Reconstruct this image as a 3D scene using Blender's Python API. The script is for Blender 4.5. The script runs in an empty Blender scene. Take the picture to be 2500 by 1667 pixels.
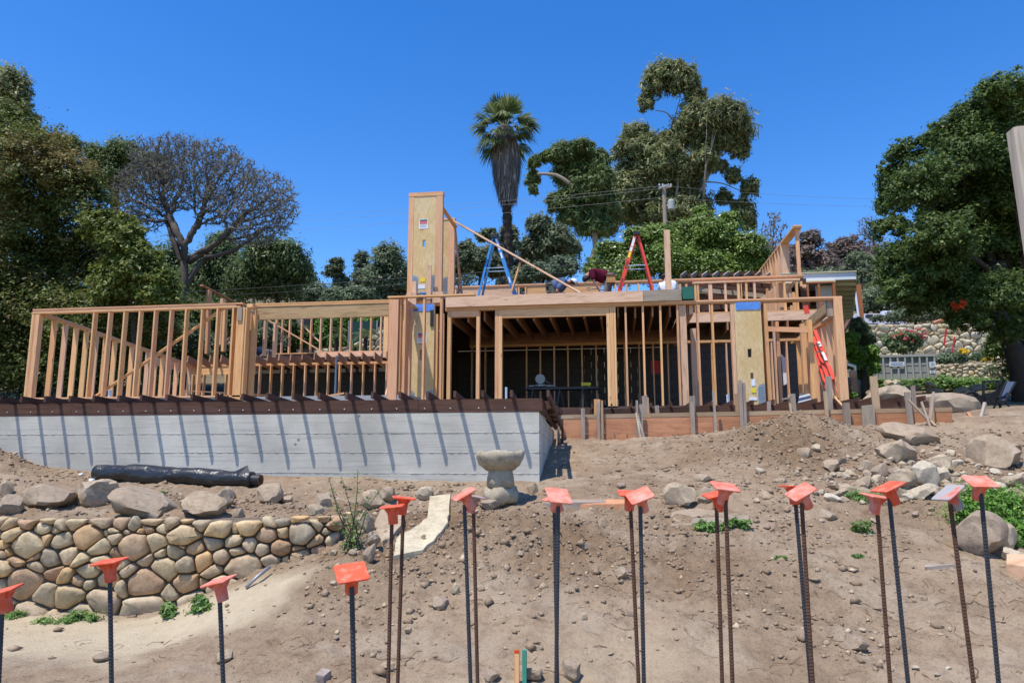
import bpy, math, random
import numpy as np
from mathutils import Vector, Matrix, Euler
random.seed(7); np.random.seed(7)
SC = bpy.context.scene
# ------------------------------------------------------------------ camera, sky, sun, exposure
# world axes follow the house: x along its front, y into the plot, z up; the eye is the origin
FPX = 1750.0; TH = math.atan(273/1750.0); YAW = math.radians(8.25)
cam_d = bpy.data.cameras.new('camera'); cam = bpy.data.objects.new('camera', cam_d); SC.collection.objects.link(cam)
cam_d.sensor_width = 36; cam_d.lens = 36*FPX/2500; cam_d.clip_start = 0.1; cam_d.clip_end = 2000
cam.rotation_euler = (math.pi/2+TH, 0, YAW); cam.location = (0, 0, 0); SC.camera = cam
SUN_DIR = Vector((.23, .33, -1.0)).normalized()
wd = bpy.data.worlds.new('World'); SC.world = wd; wd.use_nodes = True
nt = wd.node_tree; bg = nt.nodes['Background']
sky = nt.nodes.new('ShaderNodeTexSky'); sky.sky_type = 'NISHITA'; sky.sun_disc = False
sky.sun_elevation = math.asin(-SUN_DIR.z); sky.sun_rotation = math.atan2(-SUN_DIR.x, -SUN_DIR.y)
sky.altitude = 100; sky.air_density = 1.0; sky.dust_density = 0.2; sky.ozone_density = 3.0
hs = nt.nodes.new('ShaderNodeHueSaturation'); hs.inputs['Hue'].default_value = .510; hs.inputs['Saturation'].default_value = 1.36; hs.inputs['Value'].default_value = 1.75
nt.links.new(sky.outputs[0], hs.inputs['Color']); nt.links.new(hs.outputs[0], bg.inputs[0]); bg.inputs[1].default_value = 0.12
sun_d = bpy.data.lights.new('sun', 'SUN'); sun_d.energy = 5.0; sun_d.angle = math.radians(.53); sun_d.color = (1, .945, .855)
sun = bpy.data.objects.new('sun', sun_d); SC.collection.objects.link(sun)
sun.rotation_euler = SUN_DIR.to_track_quat('-Z', 'Y').to_euler()
SC.view_settings.view_transform = 'Standard'; SC.view_settings.look = 'None'
SC.view_settings.exposure = 0.12; SC.view_settings.gamma = 1.0
SC.cycles.max_bounces = 6; SC.cycles.transparent_max_bounces = 4
try: SC.cycles.use_denoising = True
except Exception: pass

# ------------------------------------------------------------------ helpers
cTH, sTH, cY, sY = math.cos(TH), math.sin(TH), math.cos(YAW), math.sin(YAW)
def ray(x, y):
    r = (x-1250)/FPX; u = (833.5-y)/FPX
    Y = cTH-u*sTH; Z = sTH+u*cTH
    return Vector((r*cY-Y*sY, r*sY+Y*cY, Z))
def U(x, y, b=None, z=None, a=None):
    "real place of a point seen at (x, y), known to lie at distance b / height z / offset a"
    d = ray(x, y); t = a/d.x if a is not None else b/d.y if b is not None else z/d.z
    return d*t
def R1(u, v): return (u/3.647, 650+v/3.647)
def R2(u, v): return (560+u/3.647, 650+v/3.647)
def R3(u, v): return (1050+u/3.647, 650+v/3.647)
def R4(u, v): return (1600+u/3.647, 650+v/3.647)
col = SC.collection; WM = {}
def link(o, parent=None, M=None):
    col.objects.link(o); M = M if M is not None else Matrix.Identity(4)
    WM[o.name] = M; o.matrix_basis = M
    if parent is not None:
        o.parent = parent; o.matrix_parent_inverse = WM[parent.name].inverted()
    return o
def tag(o, label=None, cat=None, group=None, kind=None):
    if label: o['label'] = label
    if cat: o['category'] = cat
    if group: o['group'] = group
    if kind: o['kind'] = kind
    return o
def empty(name, loc, label, cat, group=None):
    o = bpy.data.objects.new(name, None); o.empty_display_size = .2
    link(o, None, Matrix.Translation(loc)); return tag(o, label, cat, group)
def mesh(name, vs, fs, mat, parent=None, M=None, smooth=False):
    me = bpy.data.meshes.new(name); me.from_pydata([tuple(v) for v in vs], [], fs)
    if mat: me.materials.append(mat)
    if smooth: me.polygons.foreach_set('use_smooth', [True]*len(me.polygons))
    return link(bpy.data.objects.new(name, me), parent, M)
def quads_mesh(name, V, k, mat, parent=None, smooth=False, F=None):
    "V (n*k,3) numpy: n faces of k corners each, or F faces (m,k)"
    me = bpy.data.meshes.new(name); nv = len(V)
    if F is None: F = np.arange(nv).reshape(-1, k)
    m = len(F)
    me.vertices.add(nv); me.vertices.foreach_set('co', np.asarray(V, dtype=np.float32).ravel())
    me.loops.add(m*k); me.loops.foreach_set('vertex_index', np.asarray(F, dtype=np.int32).ravel())
    me.polygons.add(m); me.polygons.foreach_set('loop_start', np.arange(0, m*k, k, dtype=np.int32))
    me.polygons.foreach_set('loop_total', np.full(m, k, dtype=np.int32))
    if smooth: me.polygons.foreach_set('use_smooth', np.ones(m, dtype=bool))
    me.update(calc_edges=True); me.materials.append(mat)
    return link(bpy.data.objects.new(name, me), parent)
BC = {}
BF = [(0, 1, 3, 2), (4, 6, 7, 5), (0, 4, 5, 1), (2, 3, 7, 6), (0, 2, 6, 4), (1, 5, 7, 3)]
def box_me(name, l, w, h, mat):
    k = (round(l, 3), round(w, 3), round(h, 3), mat.name)
    if k not in BC:
        me = bpy.data.meshes.new(name)
        me.from_pydata([(x*l/2, y*w/2, z*h/2) for x in (-1, 1) for y in (-1, 1) for z in (-1, 1)], [], BF)
        me.materials.append(mat); BC[k] = me
    return BC[k]
def beam(name, p0, p1, w, h, mat, parent=None, up=(0, 0, 1)):
    "board from p0 to p1 (centre line); w across, h along up; grain along its length"
    p0 = Vector(p0); p1 = Vector(p1); d = p1-p0; L = d.length; x = d/L
    up = Vector(up)
    if abs(x.dot(up)) > .95: up = Vector((0, 1, 0))
    y = up.cross(x).normalized(); z = x.cross(y)
    M = Matrix((x, y, z)).transposed().to_4x4(); M.translation = (p0+p1)/2
    return link(bpy.data.objects.new(name, box_me(name, L, w, h, mat)), parent, M)
def ab(name, a0, a1, b0, b1, z0, z1, mat, parent=None):
    "axis aligned board"
    la, lb, lz = a1-a0, b1-b0, z1-z0; c = Vector(((a0+a1)/2, (b0+b1)/2, (z0+z1)/2))
    if la >= lb and la >= lz: return beam(name, c-Vector((la/2, 0, 0)), c+Vector((la/2, 0, 0)), lb, lz, mat, parent)
    if lb >= lz: return beam(name, c-Vector((0, lb/2, 0)), c+Vector((0, lb/2, 0)), la, lz, mat, parent)
    return beam(name, c-Vector((0, 0, lz/2)), c+Vector((0, 0, lz/2)), la, lb, mat, parent, up=(0, 1, 0))
def stud(a, b, z0, z1, mat, parent, w=.038, d=.14, name='stud'):
    "upright, its left face at a, its front face at b"
    j = random.uniform(-.006, .006); c = a+w/2
    return beam(name, (c, b+d/2, z0), (c+j, b+d/2+random.uniform(-.004, .004), z1), w, d, mat, parent, up=(0, 1, 0))
def tube_arr(pts, rad, n=6, cap=True):
    pts = [Vector(p) for p in pts]; vs = []; fs = []
    prev = None
    for i, p in enumerate(pts):
        t = (pts[min(i+1, len(pts)-1)]-pts[max(i-1, 0)]).normalized()
        if prev is None: prev = Vector((0, 0, 1)) if abs(t.z) < .9 else Vector((1, 0, 0))
        s = t.cross(prev).normalized(); q = s.cross(t); prev = q
        r = rad[i] if hasattr(rad, '__len__') else rad
        for k in range(n):
            an = 2*math.pi*k/n; vs.append(p+(s*math.cos(an)+q*math.sin(an))*r)
    for i in range(len(pts)-1):
        for k in range(n):
            k2 = (k+1) % n; fs.append((i*n+k, i*n+k2, (i+1)*n+k2, (i+1)*n+k))
    if cap:
        fs.append(tuple(range(n-1, -1, -1))); fs.append(tuple((len(pts)-1)*n+k for k in range(n)))
    return vs, fs
class MB:
    def __init__(s): s.v = []; s.f = []
    def add(s, v, f):
        o = len(s.v); s.v += [tuple(x) for x in v]; s.f += [tuple(i+o for i in q) for q in f]; return s
    def tube(s, pts, r, n=6, cap=True): return s.add(*tube_arr(pts, r, n, cap))
    def bar(s, p0, p1, w, h, up=(0, 0, 1)):
        p0 = Vector(p0); p1 = Vector(p1); d = p1-p0; L = d.length; x = d/L; up = Vector(up)
        if abs(x.dot(up)) > .95: up = Vector((0, 1, 0))
        y = up.cross(x).normalized(); z = x.cross(y); c = (p0+p1)/2
        return s.add([c+x*(i*L/2)+y*(j*w/2)+z*(k*h/2) for i in (-1, 1) for j in (-1, 1) for k in (-1, 1)], BF)
    def lathe(s, prof, c, n=16):
        c = Vector(c); vs = []; fs = []
        for r, z in prof:
            for k in range(n):
                an = 2*math.pi*k/n; vs.append(c+Vector((r*math.cos(an), r*math.sin(an), z)))
        for i in range(len(prof)-1):
            for k in range(n):
                k2 = (k+1) % n; fs.append((i*n+k, i*n+k2, (i+1)*n+k2, (i+1)*n+k))
        fs.append(tuple(range(n-1, -1, -1))); fs.append(tuple((len(prof)-1)*n+k for k in range(n)))
        return s.add(vs, fs)
    def build(s, name, mat, parent=None, smooth=False, M=None): return mesh(name, s.v, s.f, mat, parent, M, smooth)
def text(body, size, M, mat, parent, name='lettering', ext=0.0008, sx=1.0):
    cu = bpy.data.curves.new(name, 'FONT'); cu.body = body; cu.size = size; cu.extrude = ext
    cu.align_x = 'CENTER'; cu.align_y = 'CENTER'; cu.resolution_u = 2
    tmp = bpy.data.objects.new('tmp', cu); col.objects.link(tmp)
    dg = bpy.context.evaluated_depsgraph_get(); me = bpy.data.meshes.new_from_object(tmp.evaluated_get(dg))
    bpy.data.objects.remove(tmp); me.materials.clear(); me.materials.append(mat)
    if sx != 1: me.transform(Matrix.Diagonal((sx, 1, 1, 1)))
    return link(bpy.data.objects.new(name, me), parent, M)
FACE = Matrix(((1, 0, 0, 0), (0, 0, -1, 0), (0, 1, 0, 0), (0, 0, 0, 1)))   # text upright, reading from -y

# ------------------------------------------------------------------ numpy noise
_rt = np.random.RandomState(3).rand(256, 256)
def vnoise(x, y):
    xi = np.floor(x).astype(int); yi = np.floor(y).astype(int); fx = x-xi; fy = y-yi
    fx = fx*fx*(3-2*fx); fy = fy*fy*(3-2*fy)
    g = lambda i, j: _rt[i % 256, j % 256]
    return (g(xi, yi)*(1-fx)+g(xi+1, yi)*fx)*(1-fy)+(g(xi, yi+1)*(1-fx)+g(xi+1, yi+1)*fx)*fy-.5
def fbm(x, y, o=4):
    s = 0; a = 1.0
    for i in range(o): s = s+a*vnoise(x+i*17.3, y+i*9.1); x = x*2.03; y = y*2.03; a *= .5
    return s

# ------------------------------------------------------------------ materials
class NT:
    def __init__(s, name):
        s.m = bpy.data.materials.new(name); s.m.use_nodes = True; s.n = s.m.node_tree.nodes; s.l = s.m.node_tree.links
        s.b = s.n['Principled BSDF']; s.tc = s.n.new('ShaderNodeTexCoord')
    def new(s, t, **k):
        n = s.n.new(t)
        for a, v in k.items(): setattr(n, a, v)
        return n
    def map(s, src, scale=(1, 1, 1)):
        m = s.new('ShaderNodeMapping'); s.l.new(src, m.inputs[0]); m.inputs['Scale'].default_value = scale; return m.outputs[0]
    def noise(s, vec, scale, detail=4, rough=.55, dist=0):
        n = s.new('ShaderNodeTexNoise'); s.l.new(vec, n.inputs['Vector']); n.inputs['Scale'].default_value = scale
        n.inputs['Detail'].default_value = detail; n.inputs['Roughness'].default_value = rough; n.inputs['Distortion'].default_value = dist
        return n.outputs[0]
    def ramp(s, fac, stops):
        r = s.new('ShaderNodeValToRGB'); s.l.new(fac, r.inputs[0]); e = r.color_ramp.elements
        while len(e) < len(stops): e.new(.5)
        for i, (p, c) in enumerate(stops):
            e[i].position = p; e[i].color = (*c, 1) if len(c) == 3 else c
        return r.outputs[0]
    def mix(s, fac, a, b, mode='MIX'):
        m = s.new('ShaderNodeMix', data_type='RGBA', blend_type=mode)
        for sock, v in ((m.inputs[0], fac), (m.inputs[6], a), (m.inputs[7], b)):
            if isinstance(v, bpy.types.NodeSocket): s.l.new(v, sock)
            elif isinstance(v, (int, float)): sock.default_value = v
            else: sock.default_value = (*v, 1)
        return m.outputs[2]
    def math(s, op, a, b=0.0):
        m = s.new('ShaderNodeMath', operation=op)
        for i, v in enumerate((a, b)):
            if isinstance(v, bpy.types.NodeSocket): s.l.new(v, m.inputs[i])
            else: m.inputs[i].default_value = v
        return m.outputs[0]
    def bump(s, h, strength=.5, dist=.01):
        b = s.new('ShaderNodeBump'); s.l.new(h, b.inputs['Height']); b.inputs['Strength'].default_value = strength
        b.inputs['Distance'].default_value = dist; s.l.new(b.outputs[0], s.b.inputs['Normal']); return s
    def out(s, colr, rough=.8, spec=.3, metal=0):
        if isinstance(colr, bpy.types.NodeSocket): s.l.new(colr, s.b.inputs['Base Color'])
        else: s.b.inputs['Base Color'].default_value = (*colr, 1)
        s.b.inputs['Roughness'].default_value = rough; s.b.inputs['Specular IOR Level'].default_value = spec
        s.b.inputs['Metallic'].default_value = metal; return s.m
    def rnd(s):
        if not hasattr(s, '_oi'): s._oi = s.new('ShaderNodeObjectInfo')
        return s._oi.outputs['Random']
    def ovec(s):
        v = s.new('ShaderNodeVectorMath', operation='MULTIPLY_ADD'); r = s.rnd()
        cb = s.new('ShaderNodeCombineXYZ')
        for i in range(3): s.l.new(s.math('MULTIPLY', r, 37.0+i*11), cb.inputs[i])
        s.l.new(s.tc.outputs['Object'], v.inputs[0]); v.inputs[1].default_value = (1, 1, 1); s.l.new(cb.outputs[0], v.inputs[2])
        return v.outputs[0]
def wood(name, c1, c2, dark=.6, rough=.75, stain=0.0, grain=22, stainc=(.08, .05, .035), alt=None):
    t = NT(name); v = t.ovec()
    g = t.noise(t.map(v, (1.4, grain, grain)), 1.6, 5, .6, .6)
    base = t.mix(t.rnd(), c1, c2)
    if alt:
        base = t.mix(t.ramp(t.math('FRACT', t.math('MULTIPLY', t.rnd(), 7.3)), [(.0, (0, 0, 0)), (.55, (.25, .25, .25)), (1, (1, 1, 1))]), base, alt)
    gr = t.ramp(g, [(.32, (dark, dark*.93, dark*.85)), (.5, (.97, .97, .96)), (.72, (1.08, 1.08, 1.08))])
    c = t.mix(1.0, base, gr, 'MULTIPLY')
    c = t.mix(1.0, c, t.ramp(t.math('FRACT', t.math('MULTIPLY', t.rnd(), 17.3)), [(0, (.80, .77, .74)), (.6, (1, 1, 1)), (1, (1.07, 1.07, 1.07))]), 'MULTIPLY')
    kn = t.new('ShaderNodeTexVoronoi'); t.l.new(t.map(v, (1.5, 6, 6)), kn.inputs['Vector']); kn.inputs['Scale'].default_value = 1.0
    kf = t.ramp(kn.outputs['Distance'], [(.05, (1, 1, 1)), (.12, (0, 0, 0))])
    c = t.mix(t.math('MULTIPLY', kf, .65), c, tuple(x*.35 for x in c1))
    if stain:
        n2 = t.noise(t.map(v, (1, 2.2, 2.2)), 1.7, 5, .65, .5)
        c = t.mix(t.math('MULTIPLY', t.ramp(n2, [(.45, (0, 0, 0)), (.68, (1, 1, 1))]), stain), c, stainc)
    t.bump(g, .25, .004); return t.out(c, rough, .25)
def plain(name, c, rough=.6, spec=.4, metal=0, var=0.0, sc=8):
    t = NT(name)
    if var:
        n = t.noise(t.tc.outputs['Object'], sc, 5)
        return t.bump(n, .15, .004).out(t.mix(n, tuple(x*(1-var) for x in c), tuple(min(1, x*(1+var)) for x in c)), rough, spec, metal)
    return t.out(c, rough, spec, metal)
M = {}
M['lumber'] = wood('fresh lumber', (.77, .415, .17), (.81, .495, .235), .77, alt=(.78, .42, .24))
M['joistbrown'] = wood('shaded brown joist', (.34, .17, .085), (.42, .22, .12), .7)  # lumber darkened; the shade on the joists is put into the colour
M['darkply'] = wood('shade-darkened plywood', (.12, .07, .04), (.14, .08, .05), .7)  # plywood darkened so its colour carries the shade of the room
M['pink'] = wood('pink fir', (.74, .44, .26), (.78, .49, .32), .80)
M['pinkbeam'] = wood('fir beam', (.74, .47, .30), (.78, .53, .37), .74, grain=9)
M['lvl'] = wood('laminated beam', (.56, .38, .20), (.60, .42, .23), .62, grain=14)
M['graywood'] = wood('weathered gray wood', (.34, .27, .215), (.40, .33, .27), .6, stain=.4, stainc=(.20, .16, .13))
M['gray2'] = wood('gray treated timber', (.36, .29, .22), (.38, .31, .24), .75, grain=9)
M['dark'] = wood('dark stained redwood', (.105, .055, .042), (.135, .072, .054), .62, stain=.45, stainc=(.045, .024, .02))
M['darker'] = wood('old dark deck joist', (.075, .040, .030), (.13, .060, .038), .6)
M['form'] = wood('orange form ply', (.52, .24, .12), (.60, .30, .16), .74, stain=.5, stainc=(.26, .105, .06), grain=10)
M['forml'] = wood('form edge board', (.50, .34, .20), (.46, .33, .21), .72, stain=.3, stainc=(.3, .2, .14))
M['osb'] = None
t = NT('oriented strand board'); v = t.ovec()
vo = t.new('ShaderNodeTexVoronoi'); t.l.new(t.map(t.noise and v, (12, 34, 34)), vo.inputs['Vector']); vo.inputs['Scale'].default_value = 1.3
n1 = t.noise(t.map(v, (4, 14, 14)), 2.2, 6, .65, 1.2); n2 = t.noise(v, 1.3, 3)
c = t.mix(t.ramp(n1, [(.35, (0, 0, 0)), (.65, (1, 1, 1))]), (.52, .34, .135), (.78, .60, .33))
c = t.mix(t.math('MULTIPLY', vo.outputs['Color'], .35), c, (.70, .55, .33))
c = t.mix(t.ramp(n2, [(.45, (0, 0, 0)), (.62, (1, 1, 1))]), c, t.mix(.5, c, (.58, .38, .15)))
c = t.mix(t.math('MULTIPLY', t.ramp(n2, [(.30, (1, 1, 1)), (.45, (0, 0, 0))]), .45), c, (.62, .52, .36))
M['osb'] = t.bump(n1, .25, .003).out(c, .8, .25)
M['plate'] = plain('galvanised plate', (.30, .33, .36), .45, .5, .6, .15, 20)
M['blackplate'] = plain('perforated black plate', (.02, .022, .028), .6)
t = NT('blue perforated strip'); ck = t.noise(t.map(t.tc.outputs['Object'], (60, 60, 60)), 1.0, 2)
M['bluestrip'] = t.out(t.mix(t.ramp(ck, [(.42, (0, 0, 0)), (.5, (1, 1, 1))]), (.05, .12, .38), (.13, .33, .78)), .6)
M['white'] = plain('white paper', (.74, .76, .80), .7)
M['black'] = plain('black plastic', (.015, .015, .017), .45, .5)
M['ink'] = plain('black print', (.03, .03, .04), .7)
M['redink'] = plain('red print', (.65, .05, .05), .6)
M['grayink'] = plain('gray print', (.35, .36, .4), .7)
M['yellow'] = plain('yellow sticker', (.78, .62, .04), .6)
M['ladblue'] = plain('blue fibreglass', (.035, .25, .66), .45, .5, 0, .08)
M['ladblued'] = plain('shaded blue fibreglass', (.03, .17, .42), .5, .5, 0, .08)  # same blue made darker; the far rails' shade is in the colour
M['ladred'] = plain('red fibreglass', (.72, .06, .03), .45, .5, 0, .08)
M['alu'] = plain('aluminium', (.62, .62, .60), .35, .5, .8, .1)
M['gravelgreen'] = plain('green steel bracket', (.02, .13, .085), .5, .4, 0, .2, 12)
M['navy'] = plain('navy cloth', (.02, .03, .065), .9, .1, 0, .3, 15)
M['denimshirt'] = plain('blue gray shirt', (.10, .14, .26), .9, .1, 0, .25, 12)
M['maroon'] = plain('maroon shirt', (.10, .010, .026), .9, .1, 0, .3, 12)
M['whiteshirt'] = plain('white shirt', (.70, .72, .78), .9, .1, 0, .08, 9)
M['trous'] = plain('gray work trousers', (.17, .15, .135), .9, .1, 0, .3, 14)
M['camo'] = plain('patterned trousers', (.10, .10, .08), .9, .1, 0, .8, 22)
M['skin'] = plain('skin', (.50, .25, .17), .6, .3)
M['hair'] = plain('dark hair', (.03, .018, .012), .7)
M['leather'] = plain('tan leather', (.45, .24, .09), .7, .3, 0, .3, 10)
M['brown'] = plain('brown leather', (.12, .055, .03), .7, .3, 0, .3, 10)
M['siding'] = plain('white painted wall', (.66, .67, .60), .8, .3, 0, .05, 2)
M['soffit'] = plain('pale painted soffit', (.62, .57, .38), .8, .2, 0, .06, 3)
M['fascia'] = plain('white fascia', (.72, .76, .80), .6, .3)
M['winframe'] = plain('redwood window frame', (.36, .13, .05), .7, .3, 0, .2, 9)
M['pvc'] = plain('pale plastic pipe', (.46, .55, .66), .5)
M['metalpipe'] = plain('gray blue pipe', (.14, .17, .22), .45, .5, .3)
M['slab'] = plain('concrete slab', (.36, .36, .35), .9, .2, 0, .15, 4)
M['bark'] = plain('dark bark', (.055, .045, .038), .95, .1, 0, .4, 6)
M['palebark'] = plain('pale eucalyptus bark', (.27, .225, .18), .9, .15, 0, .35, 3)
M['graybark'] = plain('gray jacaranda bark', (.22, .205, .19), .9, .15, 0, .35, 5)
M['darkbark'] = plain('rough gray brown bark', (.115, .095, .08), .95, .1, 0, .55, 7)
M['tarp'] = plain('green shade cloth', (.018, .055, .05), .9, .2, 0, .2, 2)
M['roofgray'] = plain('gray shingle roof', (.27, .27, .31), .9, .2, 0, .12, 9)
M['redpaint'] = plain('red paint', (.55, .02, .02), .5)
M['trafred'] = plain('red plastic', (.75, .03, .015), .4, .5)
M['galv'] = plain('dull steel', (.3, .3, .3), .5, .5, .5)
M['insul'] = plain('gray metal flashing', (.40, .42, .42), .5, .5, .3, .1)
# concrete
t = NT('board formed concrete'); v = t.tc.outputs['Object']
n1 = t.noise(v, .9, 6, .6); n2 = t.noise(t.map(v, (.7, 1, 26)), 1.6, 5, .65); n3 = t.noise(v, 34, 3)
c = t.mix(t.ramp(n1, [(.36, (0, 0, 0)), (.66, (1, 1, 1))]), (.41, .39, .335), (.60, .575, .50))
c = t.mix(t.math('MULTIPLY', t.ramp(n2, [(.52, (0, 0, 0)), (.70, (1, 1, 1))]), .6), c, (.27, .265, .24))
c = t.mix(t.math('MULTIPLY', t.ramp(n3, [(.66, (0, 0, 0)), (.72, (1, 1, 1))]), .5), c, (.22, .22, .21))
vz = t.new('ShaderNodeTexVoronoi'); t.l.new(v, vz.inputs['Vector']); vz.inputs['Scale'].default_value = 2.3
c = t.mix(t.math('MULTIPLY', t.ramp(vz.outputs['Distance'], [(.03, (1, 1, 1)), (.07, (0, 0, 0))]), .8), c, (.16, .12, .09))
n5 = t.noise(t.map(v, (1.1, 1, .6)), 2.4, 6, .7, 1.5)
c = t.mix(t.math('MULTIPLY', t.ramp(n5, [(.60, (0, 0, 0)), (.74, (1, 1, 1))]), .45), c, (.36, .30, .23))
M['concrete'] = t.bump(t.mix(.4, n2, n3), .35, .006).out(c, .85, .25)
# dirt
t = NT('dry dirt'); v = t.tc.outputs['Object']
n1 = t.noise(v, .55, 6, .6); n2 = t.noise(v, 5, 8, .72); n3 = t.noise(v, 36, 5, .7); n4 = t.noise(v, 1.3, 4, .6, .5)
c = t.mix(t.ramp(n1, [(.38, (0, 0, 0)), (.60, (1, 1, 1))]), (.275, .195, .125), (.350, .258, .172))
c = t.mix(t.ramp(n4, [(.52, (0, 0, 0)), (.62, (.7, .7, .7))]), c, (.375, .295, .21))
c = t.mix(t.ramp(n4, [(.30, (.6, .6, .6)), (.42, (0, 0, 0))]), c, (.235, .15, .09))
c = t.mix(1.0, c, t.ramp(n2, [(.3, (.66, .64, .62)), (.5, (1, 1, 1)), (.75, (1.14, 1.14, 1.14))]), 'MULTIPLY')
c = t.mix(1.0, c, t.ramp(n3, [(.28, (.6, .58, .55)), (.46, (1, 1, 1)), (.8, (1.18, 1.18, 1.18))]), 'MULTIPLY')
am = t.new('ShaderNodeAttribute', attribute_name='moist'); c = t.mix(t.math('MULTIPLY', am.outputs['Fac'], .8), c, t.mix(1.0, c, (.66, .60, .54), 'MULTIPLY'))
at = t.new('ShaderNodeAttribute', attribute_name='sand')
c = t.mix(at.outputs['Fac'], c, t.mix(t.ramp(n2, [(.3, (0, 0, 0)), (.7, (1, 1, 1))]), (.48, .385, .25), (.60, .50, .345)))
hh = t.mix(.6, n2, n3)
M['dirt'] = t.bump(hh, 1.0, .045).out(c, .97, .1)
t = NT('dirt clod'); v = t.ovec(); n2 = t.noise(v, 9, 5, .7); is_ = t.new('ShaderNodeNewGeometry')
c = t.mix(is_.outputs['Random Per Island'], (.26, .185, .12), (.38, .28, .19))
c = t.mix(t.ramp(is_.outputs['Random Per Island'], [(.88, (0, 0, 0)), (.95, (1, 1, 1))]), c, (.52, .40, .26))
M['clod'] = t.bump(n2, .5, .01).out(t.mix(1.0, c, t.ramp(n2, [(.3, (.7, .7, .7)), (.7, (1.1, 1.1, 1.1))]), 'MULTIPLY'), .95, .1)
def stone(name, cols, rough=.9, sc=1.0, dirty=.4):
    t = NT(name); v = t.ovec(); r = t.rnd()
    c = t.ramp(r, [(i/(len(cols)-1), k) for i, k in enumerate(cols)])
    n1 = t.noise(v, 3*sc, 7, .65); n2 = t.noise(v, 16*sc, 6, .72); n3 = t.noise(v, 1.6*sc, 3)
    c = t.mix(1.0, c, t.ramp(n1, [(.3, (.66, .62, .56)), (.5, (1, .99, .97)), (.75, (1.18, 1.18, 1.18))]), 'MULTIPLY')
    c = t.mix(1.0, c, t.ramp(n2, [(.28, (.7, .68, .66)), (.5, (1, 1, 1)), (.8, (1.12, 1.12, 1.12))]), 'MULTIPLY')
    c = t.mix(t.math('MULTIPLY', t.ramp(n3, [(.5, (0, 0, 0)), (.66, (1, 1, 1))]), dirty), c, (.34, .24, .16))
    return t.bump(t.mix(.5, n1, n2), .7, .02/sc).out(c, rough, .15)
M['dimfloor'] = plain('shade-darkened slab', (.12, .10, .085), .95, .1, 0, .2, 4)  # slab colour darkened to cut bounce and hold the room's shade
M['stone'] = stone('wall sandstone', [(0.460, 0.344, 0.197), (0.540, 0.437, 0.279), (0.420, 0.344, 0.238), (0.500, 0.391, 0.238), (0.360, 0.316, 0.238), (0.470, 0.307, 0.164), (0.560, 0.465, 0.312), (0.380, 0.233, 0.139), (0.480, 0.409, 0.287), (0.580, 0.372, 0.180), (0.600, 0.465, 0.279), (0.400, 0.279, 0.180)], sc=2, dirty=.25)
M['stone2'] = stone('pale wall stone', [(.56, .48, .33), (.62, .55, .40), (.50, .44, .32), (.60, .49, .30), (.58, .53, .43)], dirty=.1)
M['rock'] = stone('field rock', [(.34, .265, .19), (.42, .33, .23), (.29, .23, .175), (.44, .355, .25), (.35, .275, .205)], sc=1.6, dirty=.6)
M['whiterock'] = stone('chalky rock', [(.50, .43, .32), (.46, .38, .27), (.58, .52, .42)], sc=1.5, dirty=.35)
M['birdbath'] = stone('carved sandstone', [(.38, .33, .245), (.34, .30, .225)], sc=3, dirty=.15)
M['mortar'] = plain('dark brown mortar', (.15, .12, .09), .95, .1, 0, .3, 9)  # dark brown bed between the wall stones
M['cmushade'] = plain('gray concrete block', (.095, .085, .08), .95, .1, 0, .12, 7)  # block gray darkened; the interior shade is put into the colour
def leafmat(name, c1, c2, c3=None, p3=.8, cl=None, rough=.5, trans=.42, csc=.35, spec=.35):
    t = NT(name); g = t.new('ShaderNodeNewGeometry'); r = g.outputs['Random Per Island']
    c = t.mix(r, c1, c2)
    if c3: c = t.mix(t.ramp(t.math('FRACT', t.math('MULTIPLY', r, 13.7)), [(p3, (0, 0, 0)), (p3+.06, (1, 1, 1))]), c, c3)
    n = t.noise(t.tc.outputs['Object'], csc, 3)
    if cl: c = t.mix(t.math('MULTIPLY', t.ramp(n, [(.50, (0, 0, 0)), (.62, (1, 1, 1))]), .8), c, cl)
    c = t.mix(1.0, c, t.ramp(n, [(.3, (.75, .75, .75)), (.7, (1.2, 1.2, 1.2))]), 'MULTIPLY')
    m = t.out(c, rough, spec)
    tr = t.new('ShaderNodeBsdfTranslucent'); t.l.new(c, tr.inputs[0]); mx = t.new('ShaderNodeMixShader'); mx.inputs[0].default_value = trans
    t.l.new(t.b.outputs[0], mx.inputs[1]); t.l.new(tr.outputs[0], mx.inputs[2])
    t.l.new(mx.outputs[0], t.n['Material Output'].inputs[0]); return m
M['lf_left'] = leafmat('mixed green leaves', (0.074, 0.109, 0.021), (0.189, 0.230, 0.053), (0.351, 0.179, 0.063), .94, (0.230, 0.160, 0.053))
M['lf_bright'] = leafmat('yellow green leaves', (0.094, 0.136, 0.022), (0.228, 0.271, 0.052), (0.295, 0.294, 0.083), .85)
M['lf_oak'] = leafmat('dark oak leaves', (0.060, 0.106, 0.022), (0.130, 0.192, 0.042), (0.192, 0.251, 0.067), .86)
M['lf_euc'] = leafmat('eucalyptus leaves', (0.146, 0.177, 0.073), (0.306, 0.332, 0.138), (0.533, 0.474, 0.240), .84, rough=.45)
M['lf_euc2'] = leafmat('darker eucalyptus leaves', (0.092, 0.143, 0.047), (0.209, 0.275, 0.094), (0.348, 0.329, 0.131), .86, rough=.45)
M['lf_shrub'] = leafmat('glossy vine leaves', (0.098, 0.164, 0.028), (0.232, 0.329, 0.062), (0.581, 0.658, 0.279), .86, rough=.35)
M['lf_gray'] = leafmat('gray green leaves', (0.105, 0.150, 0.078), (0.194, 0.261, 0.143), (0.357, 0.428, 0.260), .85)
M['lf_far'] = leafmat('far hillside leaves', (0.112, 0.158, 0.084), (0.206, 0.251, 0.130), (0.258, 0.242, 0.153), .8, csc=.12)
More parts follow.
